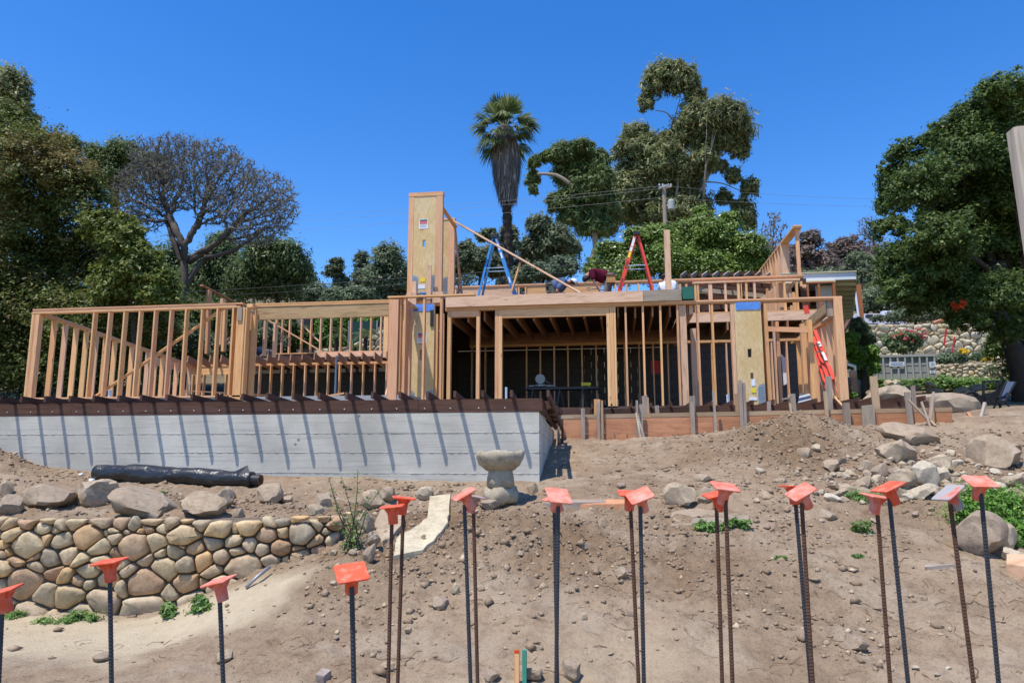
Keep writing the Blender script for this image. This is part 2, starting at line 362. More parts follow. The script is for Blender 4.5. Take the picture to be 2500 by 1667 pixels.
M['lf_brown'] = leafmat('brownish hillside leaves', (0.155, 0.131, 0.111), (0.271, 0.214, 0.172), (0.290, 0.167, 0.142), .8, csc=.12)
M['lf_hedge'] = leafmat('bright hedge leaves', (0.078, 0.186, 0.028), (0.202, 0.372, 0.054), (0.341, 0.496, 0.109), .85)
M['lf_jac'] = leafmat('sparse brown green leaves', (0.155, 0.132, 0.093), (0.264, 0.217, 0.155), (0.248, 0.295, 0.093), .72)
M['lf_weed'] = leafmat('weed leaves', (0.109, 0.202, 0.046), (0.232, 0.388, 0.093), (0.310, 0.434, 0.155), .85)
M['lf_pep'] = leafmat('drooping pepper leaves', (0.085, 0.132, 0.054), (0.186, 0.256, 0.093), (0.264, 0.310, 0.155), .85)
M['lf_palm'] = leafmat('palm frond', (0.078, 0.132, 0.043), (0.171, 0.225, 0.078), (0.310, 0.310, 0.139), .86)
M['lf_dead'] = leafmat('dead palm thatch', (0.086, 0.067, 0.052), (0.218, 0.178, 0.144), (0.460, 0.402, 0.345), .88, trans=.1)
M['pinkfl'] = leafmat('pink blossom', (.70, .08, .12), (.80, .20, .22)); M['yelfl'] = leafmat('yellow blossom', (.80, .55, .02), (.85, .65, .05))
M['redfl'] = leafmat('orange red cloth strip', (.80, .10, .02), (.80, .14, .03))
# plastic caps
t = NT('orange safety cap'); n = t.noise(t.ovec(), 30, 5, .7)
M['cap'] = t.out(t.mix(t.ramp(n, [(.5, (0, 0, 0)), (.68, (.5, .5, .5))]), (.80, .10, .035), (.78, .34, .24)), .55, .4)
t = NT('faded orange safety cap'); n = t.noise(t.ovec(), 22, 5, .7)
M['capf'] = t.out(t.mix(t.ramp(n, [(.42, (0, 0, 0)), (.62, (.8, .8, .8))]), (.80, .16, .09), (.74, .34, .26)), .6, .35)
t = NT('cement smeared cap'); n = t.noise(t.ovec(), 16, 5, .7)
M['capg'] = t.out(t.mix(t.ramp(n, [(.38, (0, 0, 0)), (.5, (1, 1, 1))]), (.72, .15, .10), (.36, .34, .33)), .8, .2)
M['rebar'] = plain('blue black steel bar', (.05, .052, .058), .5, .5, .4, .3, 40)
M['rust'] = plain('rusty steel bar', (.12, .062, .038), .8, .3, .2, .5, 30)
t = NT('black plastic sheeting'); v = t.tc.outputs['Object']; n = t.noise(t.map(v, (3, 6, 6)), 1.2, 4, .5, 1.5)
M['sheet'] = t.bump(n, .7, .035).out((.016, .017, .019), .36, .5)
#__PART2__
# ------------------------------------------------------------------ ground
def rbf(ctrl):
    P = np.array([(p.x, p.y) for p in ctrl]); Z = np.array([p.z for p in ctrl]); n = len(P)
    D = np.sqrt(((P[:, None]-P[None])**2).sum(2)); A = np.zeros((n+3, n+3))
    A[:n, :n] = D-np.eye(n)*.02; A[:n, n] = 1; A[:n, n+1:] = P; A[n, :n] = 1; A[n+1:, :n] = P.T
    w = np.linalg.solve(A, np.concatenate([Z, np.zeros(3)]))
    def f(a, b):
        s = np.asarray(a, float); out = np.full(s.shape, w[n])+w[n+1]*a+w[n+2]*b
        for i in range(n): out += w[i]*np.sqrt((a-P[i, 0])**2+(b-P[i, 1])**2)
        return out
    return f
front = [(-200, 1667, 'z', -1.69), (200, 1667, 'z', -1.69), (600, 1667, 'z', -1.67), (900, 1667, 'z', -1.66), (1250, 1667, 'z', -1.63), (1600, 1667, 'z', -1.62), (1900, 1667, 'z', -1.60),
         (2500, 1667, 'z', -1.56), (2700, 1667, 'z', -1.5)]
common = [(900, 1560, 'b', 6.0), (900, 1450, 'b', 6.75), (910, 1340, 'b', 7.6), (1250, 1560, 'b', 5.95), (1250, 1450, 'b', 6.8), (1250, 1350, 'b', 7.6), (1250, 1250, 'b', 8.5),
          (1600, 1560, 'b', 6.1), (1600, 1450, 'b', 6.9), (1600, 1350, 'b', 7.7), (1600, 1260, 'b', 8.6), (2000, 1560, 'b', 6.2), (2000, 1450, 'b', 7.0), (2000, 1350, 'b', 7.9), (2000, 1250, 'b', 8.9),
          (2400, 1560, 'b', 6.4), (2400, 1450, 'b', 7.1), (2400, 1350, 'b', 7.9), (2400, 1260, 'b', 8.9), (2650, 1400, 'b', 7.6)]
upc = [(1000, 1300, 'b', 8.1), (1000, 1230, 'b', 9.0), (1450, 1222, 'b', 9.1), (1700, 1228, 'b', 9.1), (1316, 1178, 'b', 10.35), (1150, 1175, 'b', 10.35), (1000, 1172, 'b', 10.35), (600, 1163, 'b', 10.35),
       (350, 1152, 'b', 10.35), (100, 1143, 'b', 10.35), (-100, 1140, 'b', 10.35), (1400, 1130, 'b', 11.8), (1400, 1077, 'b', 14.7), (1600, 1073, 'b', 14.7), (1700, 1125, 'b', 11.6), (1550, 1172, 'b', 10.2),
       (1740, 1058, 'b', 13.4), (1850, 1038, 'b', 12.9), (1955, 1018, 'b', 12.6), (2040, 1034, 'b', 12.8), (1960, 1100, 'b', 11.3), (1960, 1180, 'b', 10.0), (1850, 1150, 'b', 10.7), (2120, 1045, 'b', 13.8),
       (2120, 1100, 'b', 12.0), (2100, 1180, 'b', 10.1), (2300, 1042, 'b', 14.3), (2300, 1120, 'b', 11.6), (2300, 1190, 'b', 9.8), (2450, 1020, 'b', 14.5), (2480, 1100, 'b', 12), (2480, 1180, 'b', 10),
       (0, 1240, 'b', 8.0), (250, 1242, 'b', 8.1), (500, 1242, 'b', 8.3), (780, 1240, 'b', 8.6), (200, 1190, 'b', 9.2), (600, 1198, 'b', 9.3), (850, 1200, 'b', 9.5), (-10, 1112, 'b', 9.8), (40, 1140, 'b', 9.75), (-150, 1095, 'b', 9.9), (95, 1172, 'b', 9.6),
       (0, 1175, 'b', 9.1), (0, 1266, 'z', -.72), (400, 1266, 'z', -.72), (780, 1264, 'z', -.72), (-300, 1266, 'z', -.72), (-300, 1180, 'b', 9.1)]
world_pts = [(-13, 13, .2), (-8, 13, .2), (-3, 13, .2), (-12, 15.5, .4), (-4, 15.5, .5), (1, 15.6, .4), (5, 15.8, .6), (2, 13.7, .30), (4.0, 13.9, .42), (9, 15.6, .95), (12, 15.5, 1.1), (-17, 12, .4), (-17, 15.6, .6), (0, 2, -1.70), (-4, 2, -1.70), (4, 2, -1.66), (-8, 5, -1.69), (7, 4, -1.5)]
lowc = [(0, 1512, 'z', -1.70), (-200, 1512, 'z', -1.70), (390, 1502, 'z', -1.69), (200, 1560, 'z', -1.69), (400, 1560, 'z', -1.68), (470, 1470, 'b', 7.0), (640, 1412, 'b', 7.15), (720, 1384, 'b', 7.3), (800, 1350, 'b', 7.45), (700, 1560, 'b', 6.0), (650, 1500, 'b', 6.4), (780, 1440, 'b', 6.8)]
pt = lambda L: [U(x, y, **{k: v}) for x, y, k, v in L]
fu = rbf(pt(front)+pt(common)+pt(upc)+[Vector(p) for p in world_pts])
fl = rbf(pt(front)+pt(common)+pt(lowc)+[Vector(p) for p in world_pts if p[1] < 6])
W0 = U(-170, 1266, z=-.70); W1 = U(775, 1264, z=-.70); W2 = U(850, 1262, b=8.35)
wd1 = (W1-W0); wd1.z = 0; wd1.normalize(); wn = Vector((wd1.y, -wd1.x, 0))   # wn points to the eye
def sstep(x, e0, e1):
    t = np.clip((x-e0)/(e1-e0), 0, 1); return t*t*(3-2*t)
def H0(a, b):
    a = np.asarray(a, float); b = np.asarray(b, float)
    an = np.clip(a, -17, 12); bn = np.clip(b, 1.5, 16)
    s = (an-W0.x)*wn.x+(bn-W0.y)*wn.y                       # >0: in front of the stone wall
    up = fu(an, bn); lo = fl(an, bn)
    seg = (an-W1.x)*wd1.x+(bn-W1.y)*wd1.y                    # >0: right of the wall's end
    ml = (s > -.10)*1.0*(1-sstep(seg, .15, .75))
    near = up*(1-ml)+np.minimum(lo, up+3)*ml+.17*np.exp(-((an+9.9)/.75)**2-((bn-9.75)/.4)**2)+.06*np.exp(-((an-3.0)/.9)**2-((bn-12.5)/.6)**2)
    far = np.interp(b, [16, 18, 22, 27, 31, 38, 48, 75, 120, 200, 420], [.9, 1.0, 1.4, 2.0, 2.7, 4.6, 7.6, 16, 27, 36, 50])
    far = far+np.clip((-a-18)/30, 0, 1)*1.5-np.clip((b-60)/80, 0, 1)*5*np.exp(-((a+12)/14)**2)
    w = sstep(b, 16, 19); return near*(1-w)+far*w
def micro(a, b):
    m = .075*fbm(a*1.9, b*1.9, 3)+.042*fbm(a*6+3, b*6, 4)+.03*np.abs(fbm(a*17, b*17+7, 3))-.04*np.exp(-((np.abs(b-8.9-.12*a)-.28)/.09)**2)*(a > -.5)*(a < 7)*.6
    clod = np.clip(fbm(a*1.2+40, b*1.2, 3)*2.2+.3, 0, 1)
    pile = np.exp(-((a-2.8)/1.8)**2-((b-12.2)/1.3)**2)+np.exp(-((a+9.4)/.9)**2-((b-9.7)/.5)**2)+np.exp(-((a+1.2)/2.2)**2-((b-7.8)/1.0)**2)*.9
    m = m+(.12*np.abs(fbm(a*4.3+5, b*4.3, 4))+.05*fbm(a*15, b*15, 3))*np.clip(clod*.5+pile*1.2, 0, 1.5)
    flat = sstep(-b, -7.6, -7.0)*sstep(-a, 2.7, 4.0); tp = sstep(b, 9.5, 10.0)*sstep(-b, -10.8, -10.4)
    return m*(1-.8*flat)*(1-.6*tp)
def H(a, b):
    h = H0(a, b); return h+micro(a, b)*(1-sstep(np.asarray(b, float), 15, 17))
def ax(*segs):
    out = []
    for lo, hi, st in segs: out += list(np.arange(lo, hi-1e-6, st))
    return np.array(out+[segs[-1][1]])
A = ax((-18, -7, .09), (-7, 6.2, .032), (6.2, 13, .08)); B = ax((1.4, 4.8, .12), (4.8, 11, .032), (11, 16.3, .055))
GA, GB = np.meshgrid(A, B, indexing='ij'); GZ = H(GA, GB)
nA, nB = GA.shape; V = np.stack([GA, GB, GZ], 2).reshape(-1, 3)
I = np.arange(nA*nB).reshape(nA, nB); F = np.stack([I[:-1, :-1], I[1:, :-1], I[1:, 1:], I[:-1, 1:]], 2).reshape(-1, 4)
gr = quads_mesh('ground', V, 4, M['dirt'], smooth=True, F=F); tag(gr, kind='structure', label='bare churned building-site dirt rising to the house')
sand = (sstep(-GB, -7.4, -6.9)*sstep(-GA+.55*(GB-6)+.6*fbm(GA*1.5, GB*1.5, 3), 3.35, 4.0)*sstep(GB+.5*fbm(GA*1.3, GB*2+3, 3), 5.45, 5.95)).ravel()
sand = np.clip(sand+.30*np.clip(fbm(GA*.7+9, GB*1.4, 3).ravel()*2, 0, 1)*(GB.ravel() < 6.8), 0, 1)*.9
at = gr.data.attributes.new('sand', 'FLOAT', 'POINT'); at.data.foreach_set('value', sand.astype(np.float32))
pile_ = np.exp(-((GA-2.9)/2.2)**2-((GB-12.0)/1.6)**2)+np.exp(-((GA+9.4)/1.1)**2-((GB-9.7)/.5)**2)+np.exp(-((GA+1.0)/2.3)**2-((GB-7.75)/1.0)**2)+.8*np.exp(-((GB-8.4)/.35)**2)*(GA < -1.5)+.6*np.exp(-((GA-4.5)/2.0)**2-((GB-10.5)/1.2)**2)
at = gr.data.attributes.new('moist', 'FLOAT', 'POINT'); at.data.foreach_set('value', np.clip(pile_*(.75+.9*fbm(GA*1.6, GB*1.6, 4)), 0, 1).ravel().astype(np.float32))
fa = ax((-260, -40, 10), (-40, -18, 2), (-18, 13, 1.0), (13, 40, 2), (40, 260, 10)); fb = ax((-60, 0, 10), (0, 60, 1.5), (60, 120, 4), (120, 420, 12))
GA2, GB2 = np.meshgrid(fa, fb, indexing='ij'); z2 = H0(GA2, GB2)+.25*fbm(GA2*.2, GB2*.2, 3)*(GB2 > 26)
inn = (GA2 > -17.9) & (GA2 < 12.9) & (GB2 < 16.2) & (GB2 > 1.5); z2 = np.where(inn, z2-.9, z2-.02)
V = np.stack([GA2, GB2, z2], 2).reshape(-1, 3); I = np.arange(len(V)).reshape(GA2.shape)
F = np.stack([I[:-1, :-1], I[1:, :-1], I[1:, 1:], I[:-1, 1:]], 2).reshape(-1, 4)
t = NT('wooded slope soil'); n = t.noise(t.tc.outputs['Object'], .4, 6)
M['slope'] = t.out(t.mix(n, (.10, .09, .05), (.22, .17, .11)), .95, .1)
tag(quads_mesh('hillside_terrain', V, 4, M['slope'], smooth=True, F=F), kind='structure', label='slope rising behind the building site')
def hz(a, b): return float(H(np.array([a]), np.array([b]))[0])
def ghit(x, y):
    "where the line of sight through (x, y) meets the ground"
    d = ray(x, y); d = d/d.y; ts = np.arange(3.0, 17, .03); z = H(ts*d.x, ts)-ts*d.z
    i = np.argmax(z > 0); tt = ts[i]; return Vector((tt*d.x, tt, H(np.array([tt*d.x]), np.array([tt]))[0]))

# ------------------------------------------------------------------ concrete retaining wall, dark deck
cw = empty('concrete_wall', (-6, 10.4, 0), 'board formed gray concrete retaining wall carrying the dark deck', 'retaining wall')
farc = U(1353, 1053, b=14.8)
zs = [-.75, -.286, .015, .300, .595]
fs_ = (farc.z+.75)/(.595+.75)
for i in range(4):
    z0, z1 = zs[i]+.004, zs[i+1]-.004; t0, t1 = -.75+(z0+.75)*fs_, -.75+(z1+.75)*fs_
    pl = [(-19, 10.35), (-1.106, 10.35), (farc.x, 14.8), (farc.x-.2, 14.8), (-1.33, 10.58), (-19, 10.58)]
    lo = [z0, z0, t0, t0, z0, z0]; hi = [z1, z1, t1, t1, z1, z1]
    vs = [(p[0], p[1], l) for p, l in zip(pl, lo)]+[(p[0], p[1], h) for p, h in zip(pl, hi)]
    mesh('concrete_course', vs, [(0, 1, 7, 6), (1, 2, 8, 7), (2, 3, 9, 8), (3, 4, 10, 9), (4, 5, 11, 10), (5, 0, 6, 11), (6, 7, 10, 11), (7, 8, 9, 10), (0, 5, 4, 1), (1, 4, 3, 2)], M['concrete'], cw)
for zz in zs[1:4]:                                             # ragged fins squeezed out between the form boards
    vs = []; fs = []; n = 560
    for i in range(n+1):
        x = -19+i*(17.89/n); h = .0025+.006*max(0, random.random()-.3); p = .002+.007*random.random()
        vs += [(x, 10.352, zz-h*.7), (x, 10.35-p, zz-h*.2), (x, 10.35-p*.6, zz+h*.7), (x, 10.352, zz+h)]
        if i: o = i*4; fs += [(o-4, o-3, o+1, o), (o-3, o-2, o+2, o+1), (o-2, o-1, o+3, o+2)]
    mesh('form_seam', vs, fs, M['concrete'], cw)
    vs = []; fs = []
    for i in range(60):
        q = i/59; x = -1.106+(farc.x+1.106)*q; y = 10.35+(14.8-10.35)*q; z = zz*(1-q)+(-.75+(zz+.75)*fs_)*q; p = .004+.01*random.random()
        vs += [(x-.002, y, z-.008), (x+p, y, z), (x-.002, y, z+.008)]
        if i: o = i*3; fs += [(o-3, o-2, o+1, o), (o-2, o-1, o+2, o+1)]
    mesh('form_seam', vs, fs, M['concrete'], cw)
dk = empty('deck_frame', (-6, 10.4, .6), 'dark stained deck joists overhanging a rim beam on the concrete wall', 'deck frame')
segs = [-19, -16.2, -12.4, -8.6, -6.05, -2.9, -1.09]
for i in range(len(segs)-1):
    ab('rim_beam', segs[i]+.002, segs[i+1]-.002, 10.344, 10.385, .626, .79, M['dark'], dk)
    ab('sill_board', segs[i]+.3, segs[i+1]+.298 if i < 5 else segs[i+1], 10.346, 10.38, .597, .622, M['dark'], dk)
for k in range(43):
    a = -1.464-.4075*k; ext = random.uniform(-.03, .03)
    beam('joist', (a, 10.015+ext, .838), (a-.34, 15.35, .58), .038, .092, M['darker' if k % 3 else 'dark'], dk)
    if k < 30:
        m = MB(); m.lathe([(.011, 0), (.010, .006), (.004, .009)], (0, 0, 0), 8)
        m.build('bolt_head', M['alu'], dk, M=Matrix.Translation((a-.14+.02*(k % 2), 10.345, .655)) @ Matrix.Rotation(math.pi/2, 4, 'X'))
# stepped side platform beyond the corner
sp = empty('side_platform', (-1, 12, .7), 'dark wooden side platform with cross boards past the concrete corner', 'platform')
n0, f0 = Vector((-1.075, 10.33, .70)), Vector((farc.x+.045, 14.7, farc.z+.12))
beam('side_rim', n0, f0, .04, .185, M['dark'], sp)
o0, o1 = Vector((-.945, 10.05, .835)), U(1370, 1040, b=14.0)
beam('outer_joist', o0, o1, .04, .095, M['dark'], sp)
for k in range(6):
    q = .16+k*.165; p = n0.lerp(f0, q); r = o0.lerp(o1, q); p.z -= .01+.02*(k % 2); r.z -= .07
    beam('cross_board', p+Vector((-.0, 0, 0)), Vector((r.x, p.y, r.z)), .30, .04, M['dark'], sp)
for k in range(5):
    ab('deck_board', -1.45, -.98, 10.9+k*.5, 11.35+k*.5, .70, .79, M['dark'], sp)
ab('post', f0.x+.06, f0.x+.11, 14.3, 14.38, -.1, f0.z, M['graywood'], sp)
ab('post', f0.x+.16, f0.x+.20, 14.0, 14.06, -.2, f0.z+.1, M['dark'], sp)
ab('platform_beam', -1.3, -.55, 15.2, 15.28, .80, .96, M['dark'], sp)

# ------------------------------------------------------------------ right deck and its formwork
L2, R2_ = U(1369, 1001, b=15.4), U(2265, 979, b=15.4)
def z2f(a): return L2.z+(a-L2.x)*(R2_.z-L2.z)/(R2_.x-L2.x)
dr = empty('deck_frame', (2.5, 15.5, .9), 'dark ledger with short joists behind the orange form boards', 'deck frame')
for x0, x1 in ((-1.15, .15), (.152, 2.1), (2.102, 4.0), (4.002, 6.2)):
    zt = z2f((x0+x1)/2); beam('ledger', (x0, 15.42, z2f(x0)-.05), (x1, 15.42, z2f(x1)-.05), .04, .10, M['darker'], dr)
    beam('ledger_cap', (x0, 15.41, z2f(x0)-.125), (x1, 15.41, z2f(x1)-.125), .05, .035, M['dark'], dr)
jt0 = U(1789, 985, b=15.1).x
for k in range(-7, 12):
    a = jt0+k*.4075
    if a < -1.0 or a > 6.1: continue
    beam('joist', (a, 15.12+random.uniform(-.04, .04), z2f(a)+.048), (a, 16.8, z2f(a)+.055), .038, .092, M['darker' if k % 2 else 'dark'], dr)
fw = empty('formwork', (2.5, 14.8, .6), 'orange brown form boards braced by gray stakes', 'formwork')
FL, FR = U(1371, 1013, b=14.8), U(2324, 994, b=14.8)
def zf(a): return FL.z+(a-FL.x)*(FR.z-FL.z)/(FR.x-FL.x)
def fseg(name, x0, x1, d0, d1, mat, bb=14.8, th=.04):
    beam(name, (x0, bb+th/2, zf(x0)-(d0+d1)/2), (x1, bb+th/2, zf(x1)-(d0+d1)/2), th, d1-d0, mat, fw)
for x0, x1 in ((-1.12, -.86), (-.855, .7), (.705, 2.55), (2.555, 4.5), (4.505, 6.35)): fseg('edge_board', x0, x1, 0, .082, M['forml'], 14.795, .045)
for x0, x1 in ((-1.12, -.25), (-.245, 1.9), (1.905, 3.3), (3.305, 5.0), (5.005, 6.34)): fseg('form_board', x0, x1, .086, .385, M['form'])
for x0, x1 in ((-1.12, .9), (.905, 2.6), (2.605, 4.6), (4.605, 6.3)): fseg('form_board', x0, x1, .39, .70, M['form'])
stakes = [(1450, 1465, 974, 1030, 14.92, 'lumber'), (1459, 1467, 983, 1080, 14.74, 'graywood'), (1468.5, 1474, 977, 1080, 14.74, 'forml'), (1419, 1428.5, 996, 1080, 14.72, 'graywood'),
          (1553, 1559, 977, 1078, 14.6, 'graywood'), (1561, 1570, 987, 1074, 14.68, 'graywood'), (1569, 1582, 967, 1018, 14.9, 'graywood'), (1582, 1586, 970, 1018, 14.88, 'forml'), (1601.5, 1611, 990, 1018, 14.9, 'graywood'),
          (1683, 1697, 967, 1010, 14.9, 'graywood'), (1688, 1698, 982, 1070, 14.72, 'graywood'), (1745, 1751, 954, 1060, 14.6, 'graywood'), (1796, 1807, 962, 1012, 14.9, 'forml'), (1808, 1816, 928, 1052, 14.7, 'graywood'), (1816.5, 1824, 934, 1052, 14.72, 'graywood'),
          (1872, 1881, 980, 1008, 14.9, 'graywood'), (1931, 1946, 961, 1030, 14.7, 'graywood'), (2018, 2033, 918, 1000, 14.9, 'graywood'), (2017, 2025, 955, 1040, 14.7, 'forml'), (2060, 2078, 983, 1046, 14.7, 'graywood'),
          (2106, 2137, 990, 1044, 14.74, 'gray2'), (2131, 2149, 918, 997, 14.9, 'forml'), (2217, 2231, 957, 1042, 14.7, 'graywood'), (2229, 2239, 943, 1010, 14.92, 'graywood'), (2273, 2282, 970, 1038, 14.72, 'forml')]
for x0, x1, y0, y1, b, mt in stakes:
    p, q = U(x0, y1, b=b), U(x1, y1, b=b); top = U((x0+x1)/2, y0, b=b).z; w = q.x-p.x; c = (p.x+q.x)/2; zb = p.z-.1
    lean = random.uniform(-.02, .02)
    vs = [(-w/2, -.019, 0), (w/2, -.019, 0), (w/2, .019, 0), (-w/2, .019, 0)]
    h = top-zb; m = MB(); e = random.uniform(-.02, .03)*(w > .07)
    m.add([(x, y, 0) for x, y, z in vs]+[(x+lean, y, h+(e if x > 0 else 0)) for x, y, z in vs], [(3, 2, 1, 0), (4, 5, 6, 7), (0, 1, 5, 4), (1, 2, 6, 5), (2, 3, 7, 6), (3, 0, 4, 7)])
    o = mesh('stake', [(v[2], v[0], v[1]) for v in m.v], m.f, M[mt], fw, Matrix(((0, 1, 0, c), (0, 0, 1, b), (1, 0, 0, zb), (0, 0, 0, 1))))
for p, q, w, mt, b in (((1553, 1008), (1566, 1078), .03, 'whiteshirt', 14.5), ((1557, 1015), (1575, 1076), .035, 'graywood', 14.48), ((2218, 976), (2262, 1021), .045, 'gray2', 14.45), ((2249, 981), (2270, 1042), .05, 'gray2', 14.4),
                       ((2279, 957), (2269, 1024), .045, 'graywood', 14.5), ((2262, 1018), (2284, 1040), .06, 'forml', 14.42), ((2036, 968), (2058, 992), .06, 'lumber', 15.0), ((1925, 965), (1932, 1012), .05, 'forml', 14.6), ((1912, 974), (1932, 970), .05, 'graywood', 14.62)):
    beam('brace', U(*p, b=b), U(*q, b=b-.15), .035, w, M['whiterock'] if mt == 'whiteshirt' else M[mt], fw, up=(0, 1, 0))
for x in (1500, 1530, 1643, 1655, 1860, 1990, 2190): 
    p = U(x, 1060, b=14.78); m = MB(); m.bar(p, p+Vector((.015, -.03, -.07)), .01, .01); m.build('form_tie', M['black'], fw)
# ------------------------------------------------------------------ timber house frame
hf = empty('house_frame', (0, 17, 1), 'unfinished two storey timber house frame of bare studs and beams', 'house frame')
Lm, Pk, PB, LV = M['lumber'], M['pink'], M['pinkbeam'], M['lvl']
# slabs
mesh_ = ab('floor_slab', -14.6, -4.6, 15.62, 27.4, 1.02, 1.30, M['slab'], hf)
ab('floor_slab', -4.58, 6.2, 16.9, 27.4, .78, 1.05, M['dimfloor'], hf)
# left wing front wall
ab('bottom_plate', -14.3, -8.62, 15.6, 15.74, 1.30, 1.338, Lm, hf)
ab('top_plate', -14.33, -8.78, 15.595, 15.745, 3.422, 3.46, Lm, hf); ab('top_plate', -14.30, -8.72, 15.59, 15.75, 3.502, 3.54, Lm, hf); ab('top_plate', -14.3, -8.9, 15.6, 15.74, 3.462, 3.50, Lm, hf)
for a in (-14.31, -14.27, -14.23): stud(a, 15.6, 1.338, 3.422, Lm, hf)
stud(-14.19, 15.6, 1.338, 3.42, Lm, hf, w=.09)
for k in range(10): stud(-12.642+.4075*k, 15.6, 1.338, 3.422, Lm, hf)
beam('brace', U(*R1(850, 1160), b=15.78), U(*R1(2030, 350), b=15.78), .038, .10, Lm, hf, up=(0, 1, 0))
# corner posts by the wide opening
for a0, a1, b0, b1, mt in ((-8.985, -8.945, 15.6, 15.74, Lm), (-8.86, -8.66, 15.6, 15.74, Lm), (-8.655, -8.615, 15.62, 15.80, Lm), (-8.60, -8.50, 15.82, 15.93, Lm), (-8.70, -8.66, 15.95, 16.15, Lm)):
    ab('post', a0, a1, b0, b1, 1.1, 3.42 if b0 < 15.8 else 3.36, mt, hf)
ab('top_plate', -8.70, -8.56, 15.76, 16.7, 3.46, 3.54, Lm, hf)
for k in range(4): stud(-9.25+.12*k, 16.6+.3*k, 2.5, 3.9 if k == 9 else 3.4, Pk, hf, w=.05)
ab('blocking', -8.83, -8.72, 15.57, 15.598, 3.1, 3.42, M['gray2'], hf)
# left wing side wall, raking back
q0, q1 = Vector((-14.10, 15.72, 3.44)), Vector((-14.47, 23.0, 2.98))
beam('rake_plate', q0, q1, .14, .038, Lm, hf); beam('rake_plate', q0+Vector((0, 0, -.04)), q1+Vector((0, 0, -.04)), .14, .038, Lm, hf)
beam('bottom_plate', (-14.05, 15.76, 1.319), (-14.47, 23, 1.319), .14, .038, Lm, hf)
for k in range(17):
    q = (k+1)/18; p = q0.lerp(q1, q)
    beam('stud', (p.x, p.y, 1.338), (p.x, p.y, p.z-.06), .14, .04, (Lm, Pk)[k % 3 == 1], hf, up=(0, 1, 0))
beam('rim_board', U(1370/3.647, 650+840/3.647, b=21.2), U(1735/3.647, 650+930/3.647, b=23.0), .04, .26, Pk, hf)
for k in range(6):                                             # low frame standing inside
    stud(-13.6+.35*k, 21.0+.45*k, 1.3, 1.95, Lm, hf, d=.09)
beam('low_plate', (-13.7, 21.0, 1.98), (-11.8, 23.3, 1.97), .09, .04, Lm, hf)
# middle wall and the joists resting on it
ab('top_plate', -14.5, -7.35, 23.0, 23.14, 3.015, 3.053, Lm, hf); ab('top_plate', -14.5, -7.35, 23.0, 23.14, 2.975, 3.013, Lm, hf)
ab('header', -14.5, -12.3, 23.02, 23.12, 2.70, 2.973, Lm, hf)
s0 = U(*R2(262, 1000), b=23.0).x
for k in range(-6, 13):
    a = s0+.4115*k-.02
    if k < 0 and k not in (-6, -5, -3, -1): continue
    stud(a, 23.0, 1.30, 2.70 if k < -1 else 2.973, Lm if k % 4 else Pk, hf)
j0 = U(*R2(235, 790), b=22.3).x
for k in range(-6, 13):
    a = j0+.4115*k
    if a > -7.2: continue
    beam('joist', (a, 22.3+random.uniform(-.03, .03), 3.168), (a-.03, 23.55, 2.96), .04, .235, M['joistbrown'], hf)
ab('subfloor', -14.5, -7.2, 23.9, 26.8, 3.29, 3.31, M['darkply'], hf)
ab('rim_board', -14.5, -7.2, 26.45, 26.5, 3.32, 3.86, M['dark'], hf)
u0, u1 = U(*R2(790, 765), b=25.6), U(*R2(1365, 752), b=25.6)
ab('bottom_plate', -14.5, -7.2, 26.43, 26.57, 3.865, 3.905, Lm, hf)
ab('ledger', u0.x, u1.x, 25.5, 25.6, u1.z-.12, u1.z, Pk, hf); ab('ledger', u0.x+.1, u1.x, 25.4, 25.6, u1.z-.22, u1.z-.13, Pk, hf)
for u in (410, 465, 533, 640, 722, 810, 900, 988, 1078, 1167, 1256, 1347):
    p = U(*R2(u, 600), b=26.5); stud(p.x-.03, 26.5, 3.6 if u < 800 else 3.905, 5.75, Lm if u % 3 else Pk, hf, w=.07 if u in (410,) else .05)
ab('post', U(*R2(1372, 600), b=26.3).x, U(*R2(1412, 600), b=26.3).x, 26.3, 26.44, 3.5, 5.7, Lm, hf)
ab('post', U(*R2(1422, 600), b=26.2).x, U(*R2(1448, 600), b=26.2).x, 26.2, 26.34, 3.3, 5.7, Lm, hf)
beam('brace', U(*R2(320, 465), b=26.35), U(*R2(835, 765), b=26.35), .04, .13, Lm, hf, up=(0, 1, 0))
beam('brace', U(*R2(600, 470), b=26.7), U(*R2(800, 670), b=26.7), .04, .13, Pk, hf, up=(0, 1, 0))
ab('top_plate', -14.5, -7.0, 26.43, 26.57, 5.75, 5.83, Lm, hf)
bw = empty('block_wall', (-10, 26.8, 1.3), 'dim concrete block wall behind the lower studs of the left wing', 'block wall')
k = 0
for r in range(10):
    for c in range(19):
        x = -14.6+c*.41+(.2 if r % 2 else 0); ab('block', x, x+.40, 26.85, 27.05, 1.3+r*.2, 1.493+r*.2, M['cmushade'], bw)
# beam over the wide opening
ab('top_plate', -8.58, -5.09, 15.93, 16.07, 3.54, 3.578, Lm, hf); ab('top_plate', -8.58, -5.09, 15.935, 16.065, 3.50, 3.538, Lm, hf)
ab('beam', -8.56, -5.10, 15.95, 16.05, 3.19, 3.495, LV, hf)
for a0, a1, b0, b1 in ((-5.12, -4.90, 15.6, 15.74), (-4.885, -4.845, 15.66, 15.8), (-4.83, -4.79, 15.95, 16.09), (-4.84, -4.80, 16.3, 16.44), (-5.06, -5.02, 16.5, 16.64)):
    ab('post', a0, a1, b0, b1, 1.02, 3.50, Lm if b0 < 16 else Pk, hf)
beam('header_end', (-4.99, 15.86, 3.30), (-4.94, 16.9, 3.30), .10, .30, M['lvl'], hf)
ab('top_plate', -5.16, -3.12, 15.6, 15.74, 3.545, 3.583, Lm, hf); ab('top_plate', -4.97, -4.83, 15.75, 17.0, 3.545, 3.583, Lm, hf)
